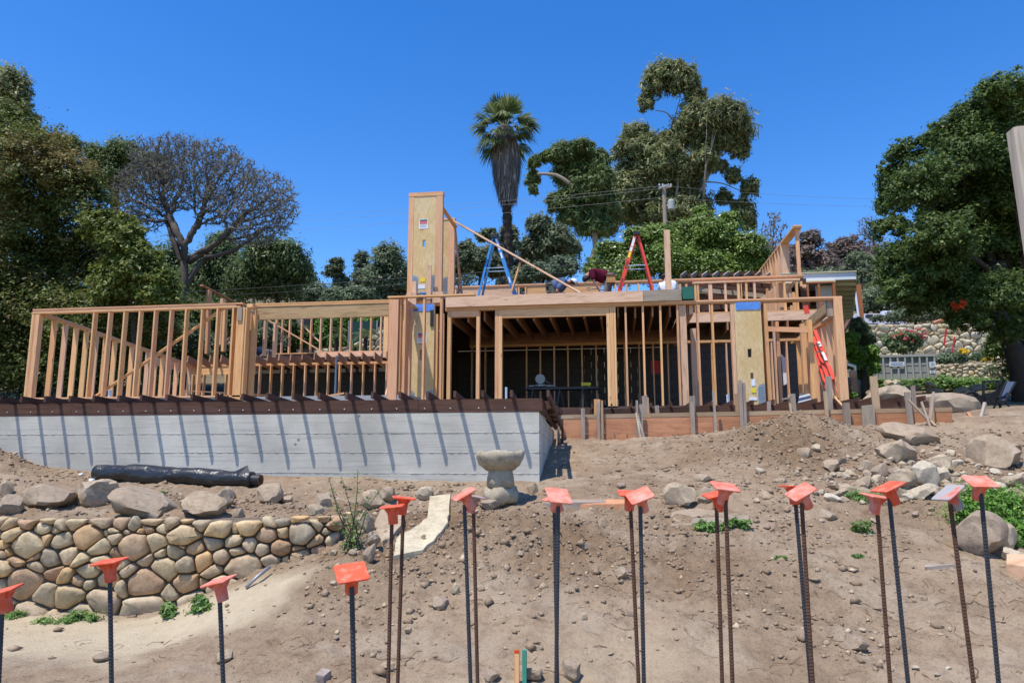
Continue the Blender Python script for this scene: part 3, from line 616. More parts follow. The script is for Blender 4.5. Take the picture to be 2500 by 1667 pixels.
for x, w in ((983.5, .05), (1031, .045), (1073, .055)):
    p = U(x, 900, b=15.66); ab('stud', p.x, p.x+w, 15.62, 15.74, 1.02, 3.543, Lm, hf)
# shear panels
def shear(a0, a1, b, z0, z1, hole, sign, strip=True, feet=True):
    w = a1-a0; ho0, ho1 = hole; ha = a0+w*.43; hb = ha+w*.14; y0, y1 = b, b+.09
    m = MB()
    for x0, x1, p, q in ((a0, ha, z0, z1), (hb, a1, z0, z1), (ha, hb, z0, ho0), (ha, hb, ho1, z1)):
        m.add([(x, y, z) for x in (x0, x1) for y in (y0, y1) for z in (p, q)], [(0, 1, 3, 2), (4, 6, 7, 5), (0, 4, 5, 1), (2, 3, 7, 6), (0, 2, 6, 4), (1, 5, 7, 3)])
    cx = (a0+a1)/2; cz = (z0+z1)/2
    o = mesh('shear_panel', [(v[2]-cz, v[0]-cx, v[1]-b) for v in m.v], m.f, M['osb'], hf, Matrix(((0, 1, 0, cx), (0, 0, 1, b), (1, 0, 0, cz), (0, 0, 0, 1))))
    if feet:
        for s in (0, 1):
            f = MB(); fw_ = w*.27; x0 = a0 if s == 0 else a1-fw_; hh = .48
            pts = [(0, 0), (fw_, 0), (fw_, hh-.1), (fw_-.04, hh-.03), (fw_-.12, hh), (0, hh)] if s == 0 else [(0, 0), (fw_, 0), (fw_, hh), (.12, hh), (.04, hh-.03), (0, hh-.1)]
            vs = [(x0+p, b-.006, z0+q) for p, q in pts]+[(x0+p, b-.001, z0+q) for p, q in pts]; n = len(pts)
            mesh('steel_plate', vs, [tuple(range(n)), tuple(range(2*n-1, n-1, -1))]+[(i, i+n, (i+1) % n+n, (i+1) % n) for i in range(n)], M['plate'], o)
            hm = MB()
            for i in range(4):
                for j in range(8):
                    hx = x0+fw_*(.2+.2*i); hq = z0+.12+j*.038
                    hm.add([(hx-.007, b-.0075, hq-.007), (hx+.007, b-.0075, hq-.007), (hx+.007, b-.0075, hq+.007), (hx-.007, b-.0075, hq+.007)], [(0, 1, 2, 3)])
            hm.build('bolt_holes', M['blackplate'], o)
    if strip: ab('top_strip', a0+w*.06, a1-w*.02, b-.012, b-.002, z1-.17, z1+.01, M['bluestrip'], hf)
    if sign:
        sx, sz = sign; bx = lambda nm, x0, x1, q0, q1, mt, e: ab(nm, sx+x0, sx+x1, b-.004-e, b-.0035-e+.001, sz+q0, sz+q1, mt, o)
        bx('sign', -.12, .12, -.14, .13, M['white'], .002); bx('sign_band', -.10, .10, .065, .115, M['ink'], .005); bx('sign_band', -.10, .10, -.01, .06, M['redink'], .005)
        text('SIMPSON', .043, Matrix.Translation((sx, b-.012, sz+.090)) @ FACE, M['white'], o); text('Strong-Tie', .046, Matrix.Translation((sx, b-.012, sz+.025)) @ FACE, M['white'], o)
        text('STRONG-WALL', .026, Matrix.Translation((sx, b-.010, sz-.035)) @ FACE, M['grayink'], o)
        for q in (-.065, -.085, -.105): bx('print_line', -.09, .08, q, q+.007, M['grayink'], .004)
        bx('print_line', -.09, .0, -.165, -.155, M['redink'], .003)
    return o
pa, pb = U(*R2(1600, 700), b=17.0).x, U(*R2(1822, 700), b=17.0).x
o = shear(pa, pb, 17.0, 1.05, 3.66, (2.27, 2.52), (U(*R2(1714, 634), b=17.0).x, U(*R2(1714, 634), b=17.0).z))
for x0, x1 in ((1603, 1630), (1790, 1818)): ab('strap_plate', U(*R2(x0, 500), b=17).x, U(*R2(x1, 500), b=17).x, 16.97, 16.99, U(*R2(x0, 538), b=17).z, U(*R2(x0, 392), b=17).z, M['blackplate'], hf)
for u, w_, bb in ((1838, .07, 17.05), (1862, .10, 17.3), (1895, .06, 17.0), (1575, .07, 17.05), (1592, .05, 17.1)):
    p = U(*R2(u, 800), b=bb); ab('stud', p.x-.03, p.x-.03+w_, bb, bb+.09, 1.05, 3.42, Lm if bb < 17.2 else M['pink'], hf)
ab('header', U(*R2(1560, 300), b=17.2).x, U(*R2(1910, 300), b=17.2).x, 17.15, 17.25, 3.66, 3.80, Lm, hf)
ab('blocking', U(*R2(1582, 330), b=17.0).x, U(*R2(1660, 330), b=17.0).x, 17.02, 17.14, 3.67, 3.99, M['pinkbeam'], hf)
ab('blocking', U(*R2(1805, 330), b=17.0).x, U(*R2(1900, 330), b=17.0).x, 17.02, 17.14, 3.70, 3.98, M['pinkbeam'], hf)
# upper tower panel
tb = 17.3; ta0, ta1 = U(994, 700, b=tb).x, U(1078, 700, b=tb).x; tz0 = U(990, 718, b=tb).z; tz1 = U(1035, 479, b=tb).z
pz0, pz1 = ta0+.10, ta1-.16
shear(ta0+.13, ta1-.18, tb, tz0, tz1, (U(1032, 603, b=tb).z, U(1032, 586, b=tb).z), (U(1034, 546, b=tb).x, U(1034, 546, b=tb).z), strip=False)
for x0, x1, mt in ((ta0-.0, ta0+.045, Lm), (ta0+.047, ta0+.088, Pk), (ta0+.09, ta0+.128, Lm), (ta1-.175, ta1, Pk)): ab('post', x0, x1, tb-.01, tb+.13, tz0, tz1, mt, hf)
ab('top_plate', ta0-.01, ta1+.01, tb-.015, tb+.14, tz1, tz1+.05, Lm, hf); ab('top_plate', ta0-.01, ta1+.01, tb-.015, tb+.14, tz1+.052, tz1+.10, Lm, hf)
ab('bottom_plate', ta0-.02, ta0+.14, tb-.03, tb+.1, tz0-.07, tz0-.005, Lm, hf); ab('bottom_plate', ta1-.2, ta1, tb-.03, tb+.1, tz0-.07, tz0-.005, Lm, hf)
for x0, x1, yt, b_ in ((1006.5, 1016, 687, 17.1), (1042, 1052.5, 648, 17.1)): ab('upright_block', U(x0, 700, b=b_).x, U(x1, 700, b=b_).x, b_-.02, b_+.02, 3.72, U(x0, yt, b=b_).z, M['pinkbeam'], hf)
ab('sticker', U(1026, 685, b=tb).x, U(1038, 685, b=tb).x, tb-.008, tb-.003, U(1030, 688, b=tb).z, U(1030, 679, b=tb).z, M['yellow'], hf)
ab('paper_label', U(1021, 700, b=tb).x, U(1038, 700, b=tb).x, tb-.008, tb-.003, U(1030, 705, b=tb).z, U(1030, 695, b=tb).z, M['white'], hf)
ab('top_strip', U(1024, 716, b=tb).x, U(1039, 716, b=tb).x, tb-.008, tb-.003, U(1030, 717, b=tb).z, U(1030, 713, b=tb).z, M['bluestrip'], hf)
tb = 18.5; tc0, tc1 = U(1078, 700, b=tb).x, U(1108, 700, b=tb).x; tz2 = U(1095, 537, b=tb).z; tz3 = U(1095, 718, b=tb).z
shear(tc0-.45, tc1-.17, tb, tz3, tz2, (tz3+.9, tz3+1.0), None, strip=False); ab('post', tc1-.168, tc1, tb-.01, tb+.13, tz3, tz2, Pk, hf)
ab('top_plate', tc0-.46, tc1+.01, tb-.015, tb+.14, tz2, tz2+.05, Pk, hf)
def mem(name, p, q, b, w, h, mt, bq=None, up=(0, 1, 0)): return beam(name, U(*p, b=b), U(*q, b=bq or b), w, h, mt, hf, up)
mem('brace', (1080, 508), (1113, 556), 17.5, .10, .04, Lm, 18.4); mem('brace', (1111, 556), (1127, 720), 18.3, .04, .12, M['form'], 18.1)
mem('brace', (1108, 540), (1418, 716), 18.45, .04, .12, M['pinkbeam'], 17.4); mem('brace', (1270, 642), (1249, 712), 18.0, .04, .11, Lm)
mem('brace', (1119, 680), (1120, 718), 18.9, .04, .04, M['gray2'])
# main front: big beam, plates, openings
gx = U(*R3(1895, 260), b=16.95).x; gz = 3.80
ab('beam', -4.10, gx-.003, 16.87, 17.05, 3.548, 3.81, PB, hf); ab('beam', gx, 1.58, 16.88, 17.05, 3.55, 3.815, M['gray2'], hf)
ab('steel_bracket', 1.60, 1.86, 16.84, 17.05, 3.57, 3.86, M['gravelgreen'], hf)
ab('top_plate', -4.12, 1.2, 16.93, 17.08, 3.506, 3.544, Lm, hf); ab('top_plate', -4.12, 2.6, 16.94, 17.08, 3.466, 3.504, Lm, hf)
ab('top_plate', 1.205, 5.16, 16.925, 17.075, 3.506, 3.548, Lm, hf); ab('top_plate', 2.605, 5.0, 16.94, 17.08, 3.462, 3.503, Lm, hf)
ab('bottom_plate', -.2, 5.0, 16.95, 17.09, 1.05, 1.09, M['dark'], hf)
def fx(u, v=800, b=16.95): return U(*R3(u, v), b=b).x
for u0_, u1_, z0, z1 in ((150, 181, 1.05, 3.46), (410, 439, 1.05, 3.46), (577, 604, 1.05, 3.46), (606, 639, 1.05, 3.30), (1577, 1604, 1.05, 3.30), (1606, 1640, 1.05, 3.46), (1642, 1660, 1.05, 3.46)):
    ab('trimmer', fx(u0_), fx(u1_), 16.95, 17.09, z0, z1, Lm, hf)
ab('header', fx(182), fx(409), 16.96, 17.08, 3.31, 3.463, Lm, hf)
ab('header', fx(606), fx(1604), 16.96, 17.08, 3.262, 3.463, M['lvl'] if 0 else M['lumber'], hf)
for u in (1750, 1905, 2060, 2216): stud(fx(u)-.02, 16.95, 1.09, 3.462, Lm, hf, w=.045)
def gx4(u, v=800, b=16.95): return U(*R4(u, v), b=b).x
ab('post', gx4(225), gx4(290), 17.0, 17.15, 1.09, 3.46, M['form'] if 0 else M['pinkbeam'], hf)
for u in (391, 522): stud(gx4(u)-.02, 16.95, 1.09, 3.462, Lm, hf, w=.045)
ab('post', gx4(700)-.03, gx4(718), 16.95, 17.09, 1.09, 3.462, Pk, hf)
for u0_, u1_, b, zt in ((968, 985, 17.06, 3.45), (988, 1018, 16.95, 3.45), (1087, 1116, 17.5, 3.1), (1345, 1395, 18.2, 3.1), (1310, 1345, 17.9, 3.1), (1373, 1415, 17.4, 3.1)):
    ab('post', gx4(u0_, 800, b), gx4(u1_, 800, b), b, b+.12, 1.05, zt, Lm if u0_ != 968 else M['form'], hf)
sa, sb_ = gx4(721), gx4(962)
so = shear(sa, sb_, 16.945, 1.09, 3.46, (2.18, 2.38), None)
ab('paper_label', gx4(842), gx4(876), 16.935, 16.94, U(*R4(850, 1065), b=16.94).z, U(*R4(850, 1005), b=16.94).z, M['white'], hf)
ab('sticker', gx4(838), gx4(880), 16.935, 16.94, U(*R4(850, 1125), b=16.94).z, U(*R4(850, 1085), b=16.94).z, M['yellow'], hf)
ab('slot', gx4(838), gx4(861), 16.936, 16.94, U(*R4(850, 998), b=16.94).z, U(*R4(850, 948), b=16.94).z, M['dark'], hf)
ab('paper_label', gx4(815), gx4(885), 16.933, 16.94, U(*R4(850, 1192), b=16.94).z, U(*R4(850, 1165), b=16.94).z, M['white'], hf)
ab('corner_post', 4.97, 5.15, 16.92, 17.10, 1.05, 3.504, M['lumber'], hf)
mem('beam', R4(1572, 345), R4(1330, 548), 17.1, .12, .24, LV, 20.6, up=(0, 0, 1))
ab('beam_seat', 4.84, 4.96, 17.0, 17.1, 3.1, 3.46, M['gray2'], hf)
mem('plate', R4(945, 556), R4(1400, 570), 17.45, .12, .045, Lm)
# ceiling, inner wall, inner posts
for k in range(15):
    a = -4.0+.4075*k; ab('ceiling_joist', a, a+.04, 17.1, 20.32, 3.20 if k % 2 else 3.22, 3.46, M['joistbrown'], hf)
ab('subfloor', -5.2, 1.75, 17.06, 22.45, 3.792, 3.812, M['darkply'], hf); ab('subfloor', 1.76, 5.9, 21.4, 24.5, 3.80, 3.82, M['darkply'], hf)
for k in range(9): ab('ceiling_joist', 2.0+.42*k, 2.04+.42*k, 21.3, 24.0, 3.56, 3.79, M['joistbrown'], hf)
ab('trim_joist', 1.76, 1.86, 17.1, 22.0, 3.25, 3.78, M['pinkbeam'], hf)
ab('side_closure', -5.02, -5.0, 17.7, 22.4, 1.05, 3.78, M['darkply'], hf)  # added wall, closes the open side to keep the room dark
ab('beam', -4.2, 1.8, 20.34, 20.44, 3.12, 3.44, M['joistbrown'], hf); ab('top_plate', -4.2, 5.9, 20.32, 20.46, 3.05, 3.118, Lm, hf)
for k in range(24):
    if k in (3,): continue
    stud(-4.15+.4*k, 20.33, 1.05, 3.05, Lm if k % 3 else Pk, hf)
for a, b, w in ((3.0, 19.0, .14), (1.95, 18.8, .14), (-3.2, 19.4, .12), (-3.75, 19.0, .1), (4.1, 19.2, .12)): ab('post', a, a+w, b, b+w, 1.05, 3.2, M['pinkbeam'], hf)
for k in range(9): stud(5.05, 17.5+.42*k, 1.05, 3.12, (Lm, Pk)[k % 2], hf, w=.12, d=.045)
ab('top_plate', 5.03, 5.17, 17.4, 21.4, 3.12, 3.19, Lm, hf)
ab('side_closure', 5.3, 5.32, 22.4, 26, 1.05, 3.78, M['darkply'], hf); ab('rear_sheathing', 1.8, 6.0, 24.5, 24.52, 1.05, 3.8, M['darkply'], hf)
for k in range(5): stud(-4.95, 17.6+.5*k, 1.05, 3.2, (Lm, Pk)[k % 2], hf, w=.12, d=.045)
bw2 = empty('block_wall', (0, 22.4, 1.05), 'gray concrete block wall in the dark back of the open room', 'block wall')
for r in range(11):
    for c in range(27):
        x = -5.25+c*.41+(.2 if r % 2 else 0); ab('block', x, x+.40, 22.40, 22.60, 1.05+r*.2, 1.243+r*.2, M['cmushade'], bw2)
ab('rim_board', -5.2, 5.9, 22.36, 22.40, 3.25, 3.79, M['darkply'], hf); ab('side_closure', 5.2, 5.22, 17.4, 22.3, 1.05, 1.06, M['darkply'], hf)  # dark strip added above the blocks to shut daylight out
# upper rear wall with its band and studs
w0, w1 = U(1109, 697, b=22.2), U(1690, 679, b=22.2); z0_, z1_ = w0.z, w1.z
ab('top_plate', w0.x, 5.72, 22.18, 22.34, 5.30, 5.345, Lm, hf); ab('top_plate', w0.x, 5.70, 22.2, 22.34, 5.25, 5.298, Lm, hf)
def rx(x, b=22.2): return U(x, 700, b=b).x
for x0, x1 in ((1128, 1262), (1287, 1466)): ab('rim_band', rx(x0), rx(x1), 22.21, 22.25, 4.96, 5.25, Lm if x0 > 1200 else PB, hf)
for x in (1110, 1125, 1264, 1281, 1500, 1528, 1556, 1608, 1640): ab('stud', rx(x), rx(x)+.055, 22.2, 22.32, 3.9, 5.25, Lm, hf)
ab('bottom_plate', rx(1128), rx(1466), 22.2, 22.34, 4.86, 4.90, Lm, hf)
m = MB(); c0 = U(1437, 704, b=22.2); m.tube([(c0.x+.06*math.cos(k*math.pi/6), 22.205, c0.z+.04*math.sin(k*math.pi/6)) for k in range(13)], .006, 4); m.build('stamp_mark', M['grayink'], hf)
ab('stamp_line', c0.x+.09, c0.x+.42, 22.2, 22.206, c0.z-.01, c0.z+.01, M['grayink'], hf)
# right upper bay
ab('plate', rx(1690), 5.55, 22.0, 22.14, 5.14, 5.19, Pk, hf)
for u in (222, 278, 358, 380, 483, 625, 740, 762, 812, 885, 1152, 1262): 
    p = U(*R4(u, 250), b=22.05); ab('stud', p.x-.03, p.x+.03+(.05 if u in (483, 740) else 0), 22.02, 22.13, 4.22, 5.14, (Lm, Pk)[u % 2], hf)
for u, b in zip(range(905, 1135, 24), np.linspace(25.2, 22.4, 10)):
    p = U(*R4(u, 250), b=b); ab('stud', p.x-.06, p.x+.065, b, b+.04, 4.22, 5.2, (Lm, Pk)[u % 2], hf)
for u, b in ((1185, 24.0), (1210, 23.4), (1235, 22.8)): p = U(*R4(u, 250), b=b); ab('stud', p.x-.05, p.x+.05, b, b+.04, 4.2, 4.4+(23.9-b)*.5, Lm, hf)
mem('rake_plate', R4(1165, 235), R4(1240, 140), 24.2, .1, .04, Lm, 22.5)
pk0, pk1 = U(*R4(275, 490), b=21.9), U(*R4(1588, 480), b=21.9)
ab('beam', pk0.x, pk1.x, 21.9, 22.02, 3.86, 4.17, PB, hf); ab('plate', pk0.x, rx(1984), 21.9, 22.04, 4.172, 4.215, Lm, hf)
ab('post', rx(1956), rx(1968), 22.15, 22.3, 4.2, 5.22, M['dark'], hf); ab('blocking', rx(1955), rx(1964), 22.0, 22.1, 4.9, 5.0, Pk, hf); ab('blocking', rx(1950), rx(1955), 22.0, 22.1, 4.95, 5.1, Lm, hf)
# upper side wall running back, seen end on
ra = U(1946, 553, b=22.3); rz = ra.z
ab('top_plate', ra.x-.13, ra.x+.13, 22.3, 29.6, rz-.05, rz, Lm, hf); ab('end_plate', ra.x-.13, ra.x+.13, 22.28, 22.4, rz+.002, rz+.04, Lm, hf)
ab('stud', ra.x-.04, ra.x+.07, 22.42, 22.46, 5.35, rz-.05, Lm, hf)
for k in range(13): ab('stud', ra.x-.13, ra.x+.12, 24.1+k*.42, 24.14+k*.42, 5.0, rz-.05, (Lm, Pk, Lm)[k % 3], hf)
ab('post', ra.x-.14, ra.x+.13, 24.0, 24.09, 5.0, rz-.05, M['pinkbeam'], hf)
# lone post by the worker in white, and the left wing's raised plate
ab('post', U(1624, 650, b=18.4).x, U(1638, 650, b=18.4).x, 18.4, 18.55, 3.81, U(1630, 561, b=18.4).z, PB, hf)
mem('rake_plate', R1(1795, 170), R1(2090, 320), 24.8, .14, .05, M['form'], 27.5, up=(0, 0, 1))
for u, v, v1 in ((1865, 215, 780), (1985, 290, 700), (2010, 330, 760)): mem('post', R1(u, v), R1(u-20, v1), 25.2, .10, .20, Pk if u == 1985 else Lm)
# ------------------------------------------------------------------ trees
RS = np.random.RandomState(11)
def blobs_px(L, b, org=(0, 0), sc=1.0, depth=1.0, jb=0.0):
    out = []
    for i, (x, y, rx, ry) in enumerate(L):
        x = org[0]+x/sc; y = org[1]+y/sc; rx = rx/sc; ry = ry/sc
        bb = b+jb*((i*7919 % 13)/13-.5); c = U(x, y, b=bb); k = c.length/FPX*1.0
        out.append((c, rx*k, (rx+ry)/2*k*depth, ry*k))
    return out
def crown(name, parent, blobs, n, size, mat, clump=.30, droop=0.0, aspect=1.7, per=70, hollow=.45, spread=1.0):
    "leaf-sized faces gathered in clumps through the crown's volume"
    n = int(n*1.25); size = size*.98; vol = np.array([rx*ry+rx*rz for _, rx, ry, rz in blobs]); cnt = np.maximum(4, (n/per*vol/vol.sum())).astype(int)
    C = []; R = []; O = []
    for (c, rx, ry, rz), k in zip(blobs, cnt):
        d = RS.normal(size=(k, 3)); d /= np.linalg.norm(d, axis=1)[:, None]; d[:, 2] = np.where(d[:, 2] < -.55, -d[:, 2], d[:, 2])
        r = (hollow+(1-hollow)*RS.rand(k)**.6)*np.where(RS.rand(k) < .25, RS.uniform(1.0, 1.38, k), RS.uniform(.7, 1.1, k))
        C.append(np.array(c)+d*np.array([rx, ry, rz])*r[:, None]*.92); R.append(np.full(k, (rx+ry+rz)/3*clump)*RS.uniform(.55, 1.25, k)); O.append(d)
    C = np.concatenate(C); R = np.concatenate(R); O = np.concatenate(O); m = len(C)
    idx = np.repeat(np.arange(m), per); N = len(idx)
    e = np.clip(RS.normal(size=(N, 3))*.62, -1.5, 1.5)*np.where(RS.rand(N) < .22, 1.7, .92)[:, None]
    e[:, 2] *= (.75+droop*1.2); e[:, 2] -= droop*.5
    P = C[idx]+e*R[idx][:, None]*spread
    nn = O[idx]*.5+e*.5+RS.normal(size=(N, 3))*.55+np.array([-.1, -.12, .8]); nn /= np.linalg.norm(nn, axis=1)[:, None]
    ax_ = RS.normal(size=(N, 3)); ax_[:, 2] -= droop*3; t1 = ax_-(ax_*nn).sum(1)[:, None]*nn; t1 /= np.linalg.norm(t1, axis=1)[:, None]+1e-9; t2 = np.cross(nn, t1)
    s = (size*RS.uniform(.6, 1.3, N))[:, None]
    V = np.stack([P-t1*s*aspect*.5+t2*s*.45, P+t1*s*aspect*.5, P-t1*s*aspect*.5-t2*s*.45], 1).reshape(-1, 3)
    return quads_mesh(name, V, 3, mat, parent)
def limb(mb, p0, p1, r0, r1, wig=.08, n=6, seg=6):
    p0 = Vector(p0); p1 = Vector(p1); L = (p1-p0).length; pts = []; rr = []
    o = Vector((0, 0, 0))
    for i in range(seg+1):
        q = i/seg; o = o+Vector((random.gauss(0, 1), random.gauss(0, 1), random.gauss(0, .5)))*L*wig/seg*1.5
        k = math.sin(math.pi*q)
        pts.append(p0.lerp(p1, q)+o*k+Vector((0, 0, L*.06*k))); rr.append(r0+(r1-r0)*q)
    mb.tube(pts, rr, n); return pts
def tree(name, label, cat, blobs, n, size, leaf, bark, base, fork, r0, limbs=6, group=None, trunk_pts=None, **kw):
    g = Vector(base); o = empty(name, g, label, cat, group)
    if group is None: pass
    mb = MB(); fork = Vector(fork); limb(mb, g-Vector((0, 0, .5)), fork, r0, r0*.7, .05, 8)
    order = sorted(blobs, key=lambda q: -q[1]*q[3])[:limbs]
    for c, rx, ry, rz in order:
        t_ = Vector(c)+Vector((0, 0, rz*.2)); pts = limb(mb, fork, t_, r0*.5, r0*.1, .12)
        for k in range(3):
            e = Vector(c)+Vector((random.uniform(-1, 1)*rx, random.uniform(-1, .6)*ry, random.uniform(-.3, .9)*rz))*.8
            limb(mb, pts[3+k % 3], e, r0*.2, r0*.04, .12, 5, 5)
    mb.build('trunk', bark, o, smooth=True)
    crown('crown', o, blobs, n, size, leaf, **kw); return o
def gz_(p): return Vector((p.x, p.y, hz(p.x, p.y)))
# --- eucalyptus pair
e1 = blobs_px([(1440, 150, 120, 85), (1360, 230, 80, 85), (1560, 200, 110, 100), (1320, 340, 55, 75), (1640, 290, 75, 55), (1500, 120, 70, 60)], 75, (1100, 130), 2.751)
e1 += blobs_px([(1800, 440, 190, 100), (1640, 440, 120, 95), (1950, 520, 95, 95), (1780, 600, 170, 90), (1600, 560, 130, 110), (1960, 660, 60, 70), (1250, 560, 115, 75), (1170, 660, 80, 80), (1330, 650, 110, 90), (1450, 620, 90, 90), (1250, 790, 150, 90), (1420, 860, 160, 120), (1560, 900, 130, 110),
                (1700, 730, 90, 80), (1900, 830, 55, 60), (2010, 910, 60, 80), (1960, 1060, 85, 80), (2000, 1150, 55, 50), (1840, 980, 60, 60), (1300, 1000, 170, 110), (1160, 930, 120, 130), (1500, 1060, 160, 90), (1680, 1040, 90, 90), (1400, 1110, 170, 80), (1600, 1130, 140, 80), (1200, 1090, 120, 90), (1040, 1180, 100, 90), (1450, 740, 150, 110), (1600, 790, 110, 100), (1750, 540, 140, 90), (1860, 560, 110, 90), (1350, 930, 160, 110), (1800, 760, 60, 60)], 76, (1100, 130), 2.751, jb=4)
f1 = U(1700, 470, b=76); b1 = gz_(U(1640, 600, b=76))
tree('eucalyptus_tree', 'tallest eucalyptus, gray green with a separate crown tuft high against the sky', 'tree', e1, 185000, .185, M['lf_euc'], M['palebark'], b1, f1-Vector((0, 0, 6)), .36, 7, droop=.45, clump=.2, per=34, hollow=.1, aspect=3.0)
mb = MB(); 
for p, q, r in (((1668, 560), (1745, 400), .45), ((1745, 400), (1790, 330), .2), ((1640, 560), (1660, 300), .3), ((1648, 300), (1600, 270), .16), ((1645, 310), (1660, 230), .12), ((1720, 445), (1820, 470), .14), ((1560, 520), (1480, 400), .2)):
    limb(mb, U(*p, b=75.2), U(*q, b=75.2), r*.6, r*.27, .08, 7)
o = mb.build('pale_limb', M['palebark'], bpy.data.objects['eucalyptus_tree'], smooth=True)
e2 = blobs_px([(880, 640, 80, 50), (750, 680, 100, 70), (640, 700, 45, 45), (560, 740, 45, 45), (970, 740, 90, 80), (820, 810, 130, 100), (555, 850, 45, 60), (560, 920, 30, 40), (740, 1000, 95, 70), (900, 950, 140, 110), (830, 1100, 110, 80), (960, 1150, 130, 110), (1060, 1040, 100, 110), (1000, 860, 90, 90)], 70, (1100, 130), 2.751, jb=3)
o = tree('eucalyptus_tree', 'darker rounded eucalyptus between the palm and the tallest tree', 'tree', e2, 90000, .18, M['lf_euc2'], M['palebark'], gz_(U(1440, 600, b=70)), U(1440, 480, b=70), .34, 5, droop=.4, clump=.2, per=34, hollow=.1, aspect=3.0)
mb = MB(); limb(mb, U(1400, 455, b=68.5), U(1312, 425, b=68.5), .22, .12, .1); limb(mb, U(1385, 485, b=68.5), U(1405, 478, b=68.5), .1, .08); mb.build('pale_limb', M['palebark'], o, smooth=True)
# --- backdrop trees on the slope, each its own
def bt(label, L, b, n, size, leaf, name='hillside_tree', org=(0, 0), sc=1.0, **kw):
    bl = blobs_px(L, b, org, sc, jb=2); lo = min(bl, key=lambda q: q[0].z-q[3]); cx = sum(q[0].x for q in bl)/len(bl); cy = sum(q[0].y for q in bl)/len(bl)
    base = Vector((cx, cy, hz(cx, cy))); fk = Vector((cx, cy, sum(q[0].z for q in bl)/len(bl)-.5)); 
    if fk.z < base.z+1: fk.z = base.z+1
    kw.setdefault('per', 30); kw.setdefault('clump', .24)
    return tree(name, label, 'tree', bl, int(n*1.35), size*.82, leaf, M['bark'], base, fk, max(.12, (fk.z-base.z)*.03), min(5, len(bl)), 'trees on the slope behind', **kw)
bt('gray green tree just left of the bright vine-covered trees', [(600, 1170, 90, 70), (700, 1270, 115, 105), (560, 1320, 90, 90), (790, 1320, 80, 90), (650, 1400, 130, 80)], 58, 26000, .24, M['lf_far'], org=(1100, 130), sc=2.751, hollow=.2)
bt('pale silvery bush low behind the blue ladder', [(620, 1480, 130, 60), (760, 1450, 110, 70), (480, 1500, 90, 50)], 46, 12000, .17, M['lf_gray'], 'silvery_bush', org=(1100, 130), sc=2.751, hollow=.2)
bt('thin tree behind the palm trunk', [(250, 1230, 70, 45), (390, 1210, 55, 60), (400, 1290, 60, 80), (320, 1330, 60, 70)], 55, 9000, .24, M['lf_far'], org=(1100, 130), sc=2.751, hollow=.2)
bt('dark tree between the tower and the blue ladder', [(110, 1330, 75, 65), (190, 1400, 120, 80), (60, 1430, 90, 80), (280, 1450, 110, 70), (400, 1460, 90, 70)], 50, 16000, .20, M['lf_far'], org=(1100, 130), sc=2.751, hollow=.2)
bt('leafy tree right against the left side of the tower', [(945, 635, 38, 38), (925, 690, 45, 45), (970, 690, 40, 60), (940, 735, 60, 35)], 46, 15000, .17, M['lf_far'], hollow=.15)
bt('small open tree halfway between the jacaranda and the tower', [(822, 650, 20, 22), (812, 668, 22, 18), (832, 690, 24, 20)], 48, 4000, .15, M['lf_far'], hollow=.1)
bt('narrow tree just left of the tower tree', [(882, 640, 20, 28), (888, 680, 30, 30), (878, 715, 34, 25)], 50, 6500, .15, M['lf_far'], hollow=.1)
bt('low rounded tree above the wide opening', [(870, 728, 45, 24), (810, 732, 45, 26), (760, 720, 42, 30)], 42, 13000, .15, M['lf_gray'], hollow=.1)
bt('mid green tree filling the skyline right of the small open tree', [(905, 712, 44, 30), (850, 715, 44, 28), (960, 720, 40, 30)], 52, 9000, .16, M['lf_far'], hollow=.1)
bt('bushy tree under the gap of sky left of the tower', [(750, 690, 28, 24), (715, 700, 34, 34), (765, 735, 34, 24)], 44, 8000, .15, M['lf_far'], hollow=.1)
bt('drooping pepper tree right of the jacaranda trunk', [(650, 635, 60, 45), (705, 640, 45, 45), (610, 680, 60, 45), (680, 690, 60, 45), (740, 668, 26, 32)], 36, 26000, .14, M['lf_pep'], 'pepper_tree', droop=.8, hollow=.2)
bt('pepper tree behind the jacaranda fork', [(540, 640, 50, 50), (500, 690, 60, 50), (570, 700, 60, 40), (540, 600, 40, 30), (410, 660, 50, 60)], 38, 20000, .15, M['lf_pep'], 'pepper_tree', droop=.6, hollow=.2)
bt('brownish tree behind the peak of the upper side wall', [(1978, 585, 26, 22), (1958, 620, 36, 30), (2000, 640, 40, 36), (1950, 680, 40, 36)], 95, 9000, .34, M['lf_brown'], hollow=.2)
bt('brownish domed tree right of the white roof', [(2072, 600, 30, 24), (2045, 612, 26, 22), (2085, 650, 45, 36), (2120, 640, 30, 36)], 100, 9000, .36, M['lf_brown'], hollow=.2)
bt('olive tree low on the hill between white roof and oak', [(2040, 690, 55, 30), (2095, 700, 45, 36), (2125, 740, 40, 34)], 80, 11000, .26, M['lf_far'], hollow=.2)
bt('olive tree behind the white roof', [(1985, 700, 50, 36), (1950, 730, 50, 34), (2060, 745, 50, 34)], 70, 9000, .24, M['lf_far'], hollow=.2)
bt('dark tree behind the vine-covered trees on the right', [(1880, 640, 44, 40), (1850, 620, 34, 34), (1900, 690, 44, 30), (1920, 640, 30, 30)], 84, 8000, .30, M['lf_brown'], hollow=.2)
bt('dark green tree just above the gray roof line', [(2120, 740, 50, 30), (2180, 745, 50, 26), (2150, 715, 40, 30)], 56, 12000, .17, M['lf_far'], hollow=.1)
bt('deep green tree beside the oak above the stone wall', [(2230, 735, 50, 34), (2280, 750, 50, 26), (2210, 700, 40, 40)], 58, 12000, .17, M['lf_euc2'], hollow=.1)
bt('olive tree seen under the oak branches', [(2340, 745, 60, 30), (2400, 750, 60, 30), (2460, 745, 60, 34), (2300, 710, 50, 40)], 60, 14000, .19, M['lf_far'], hollow=.1)
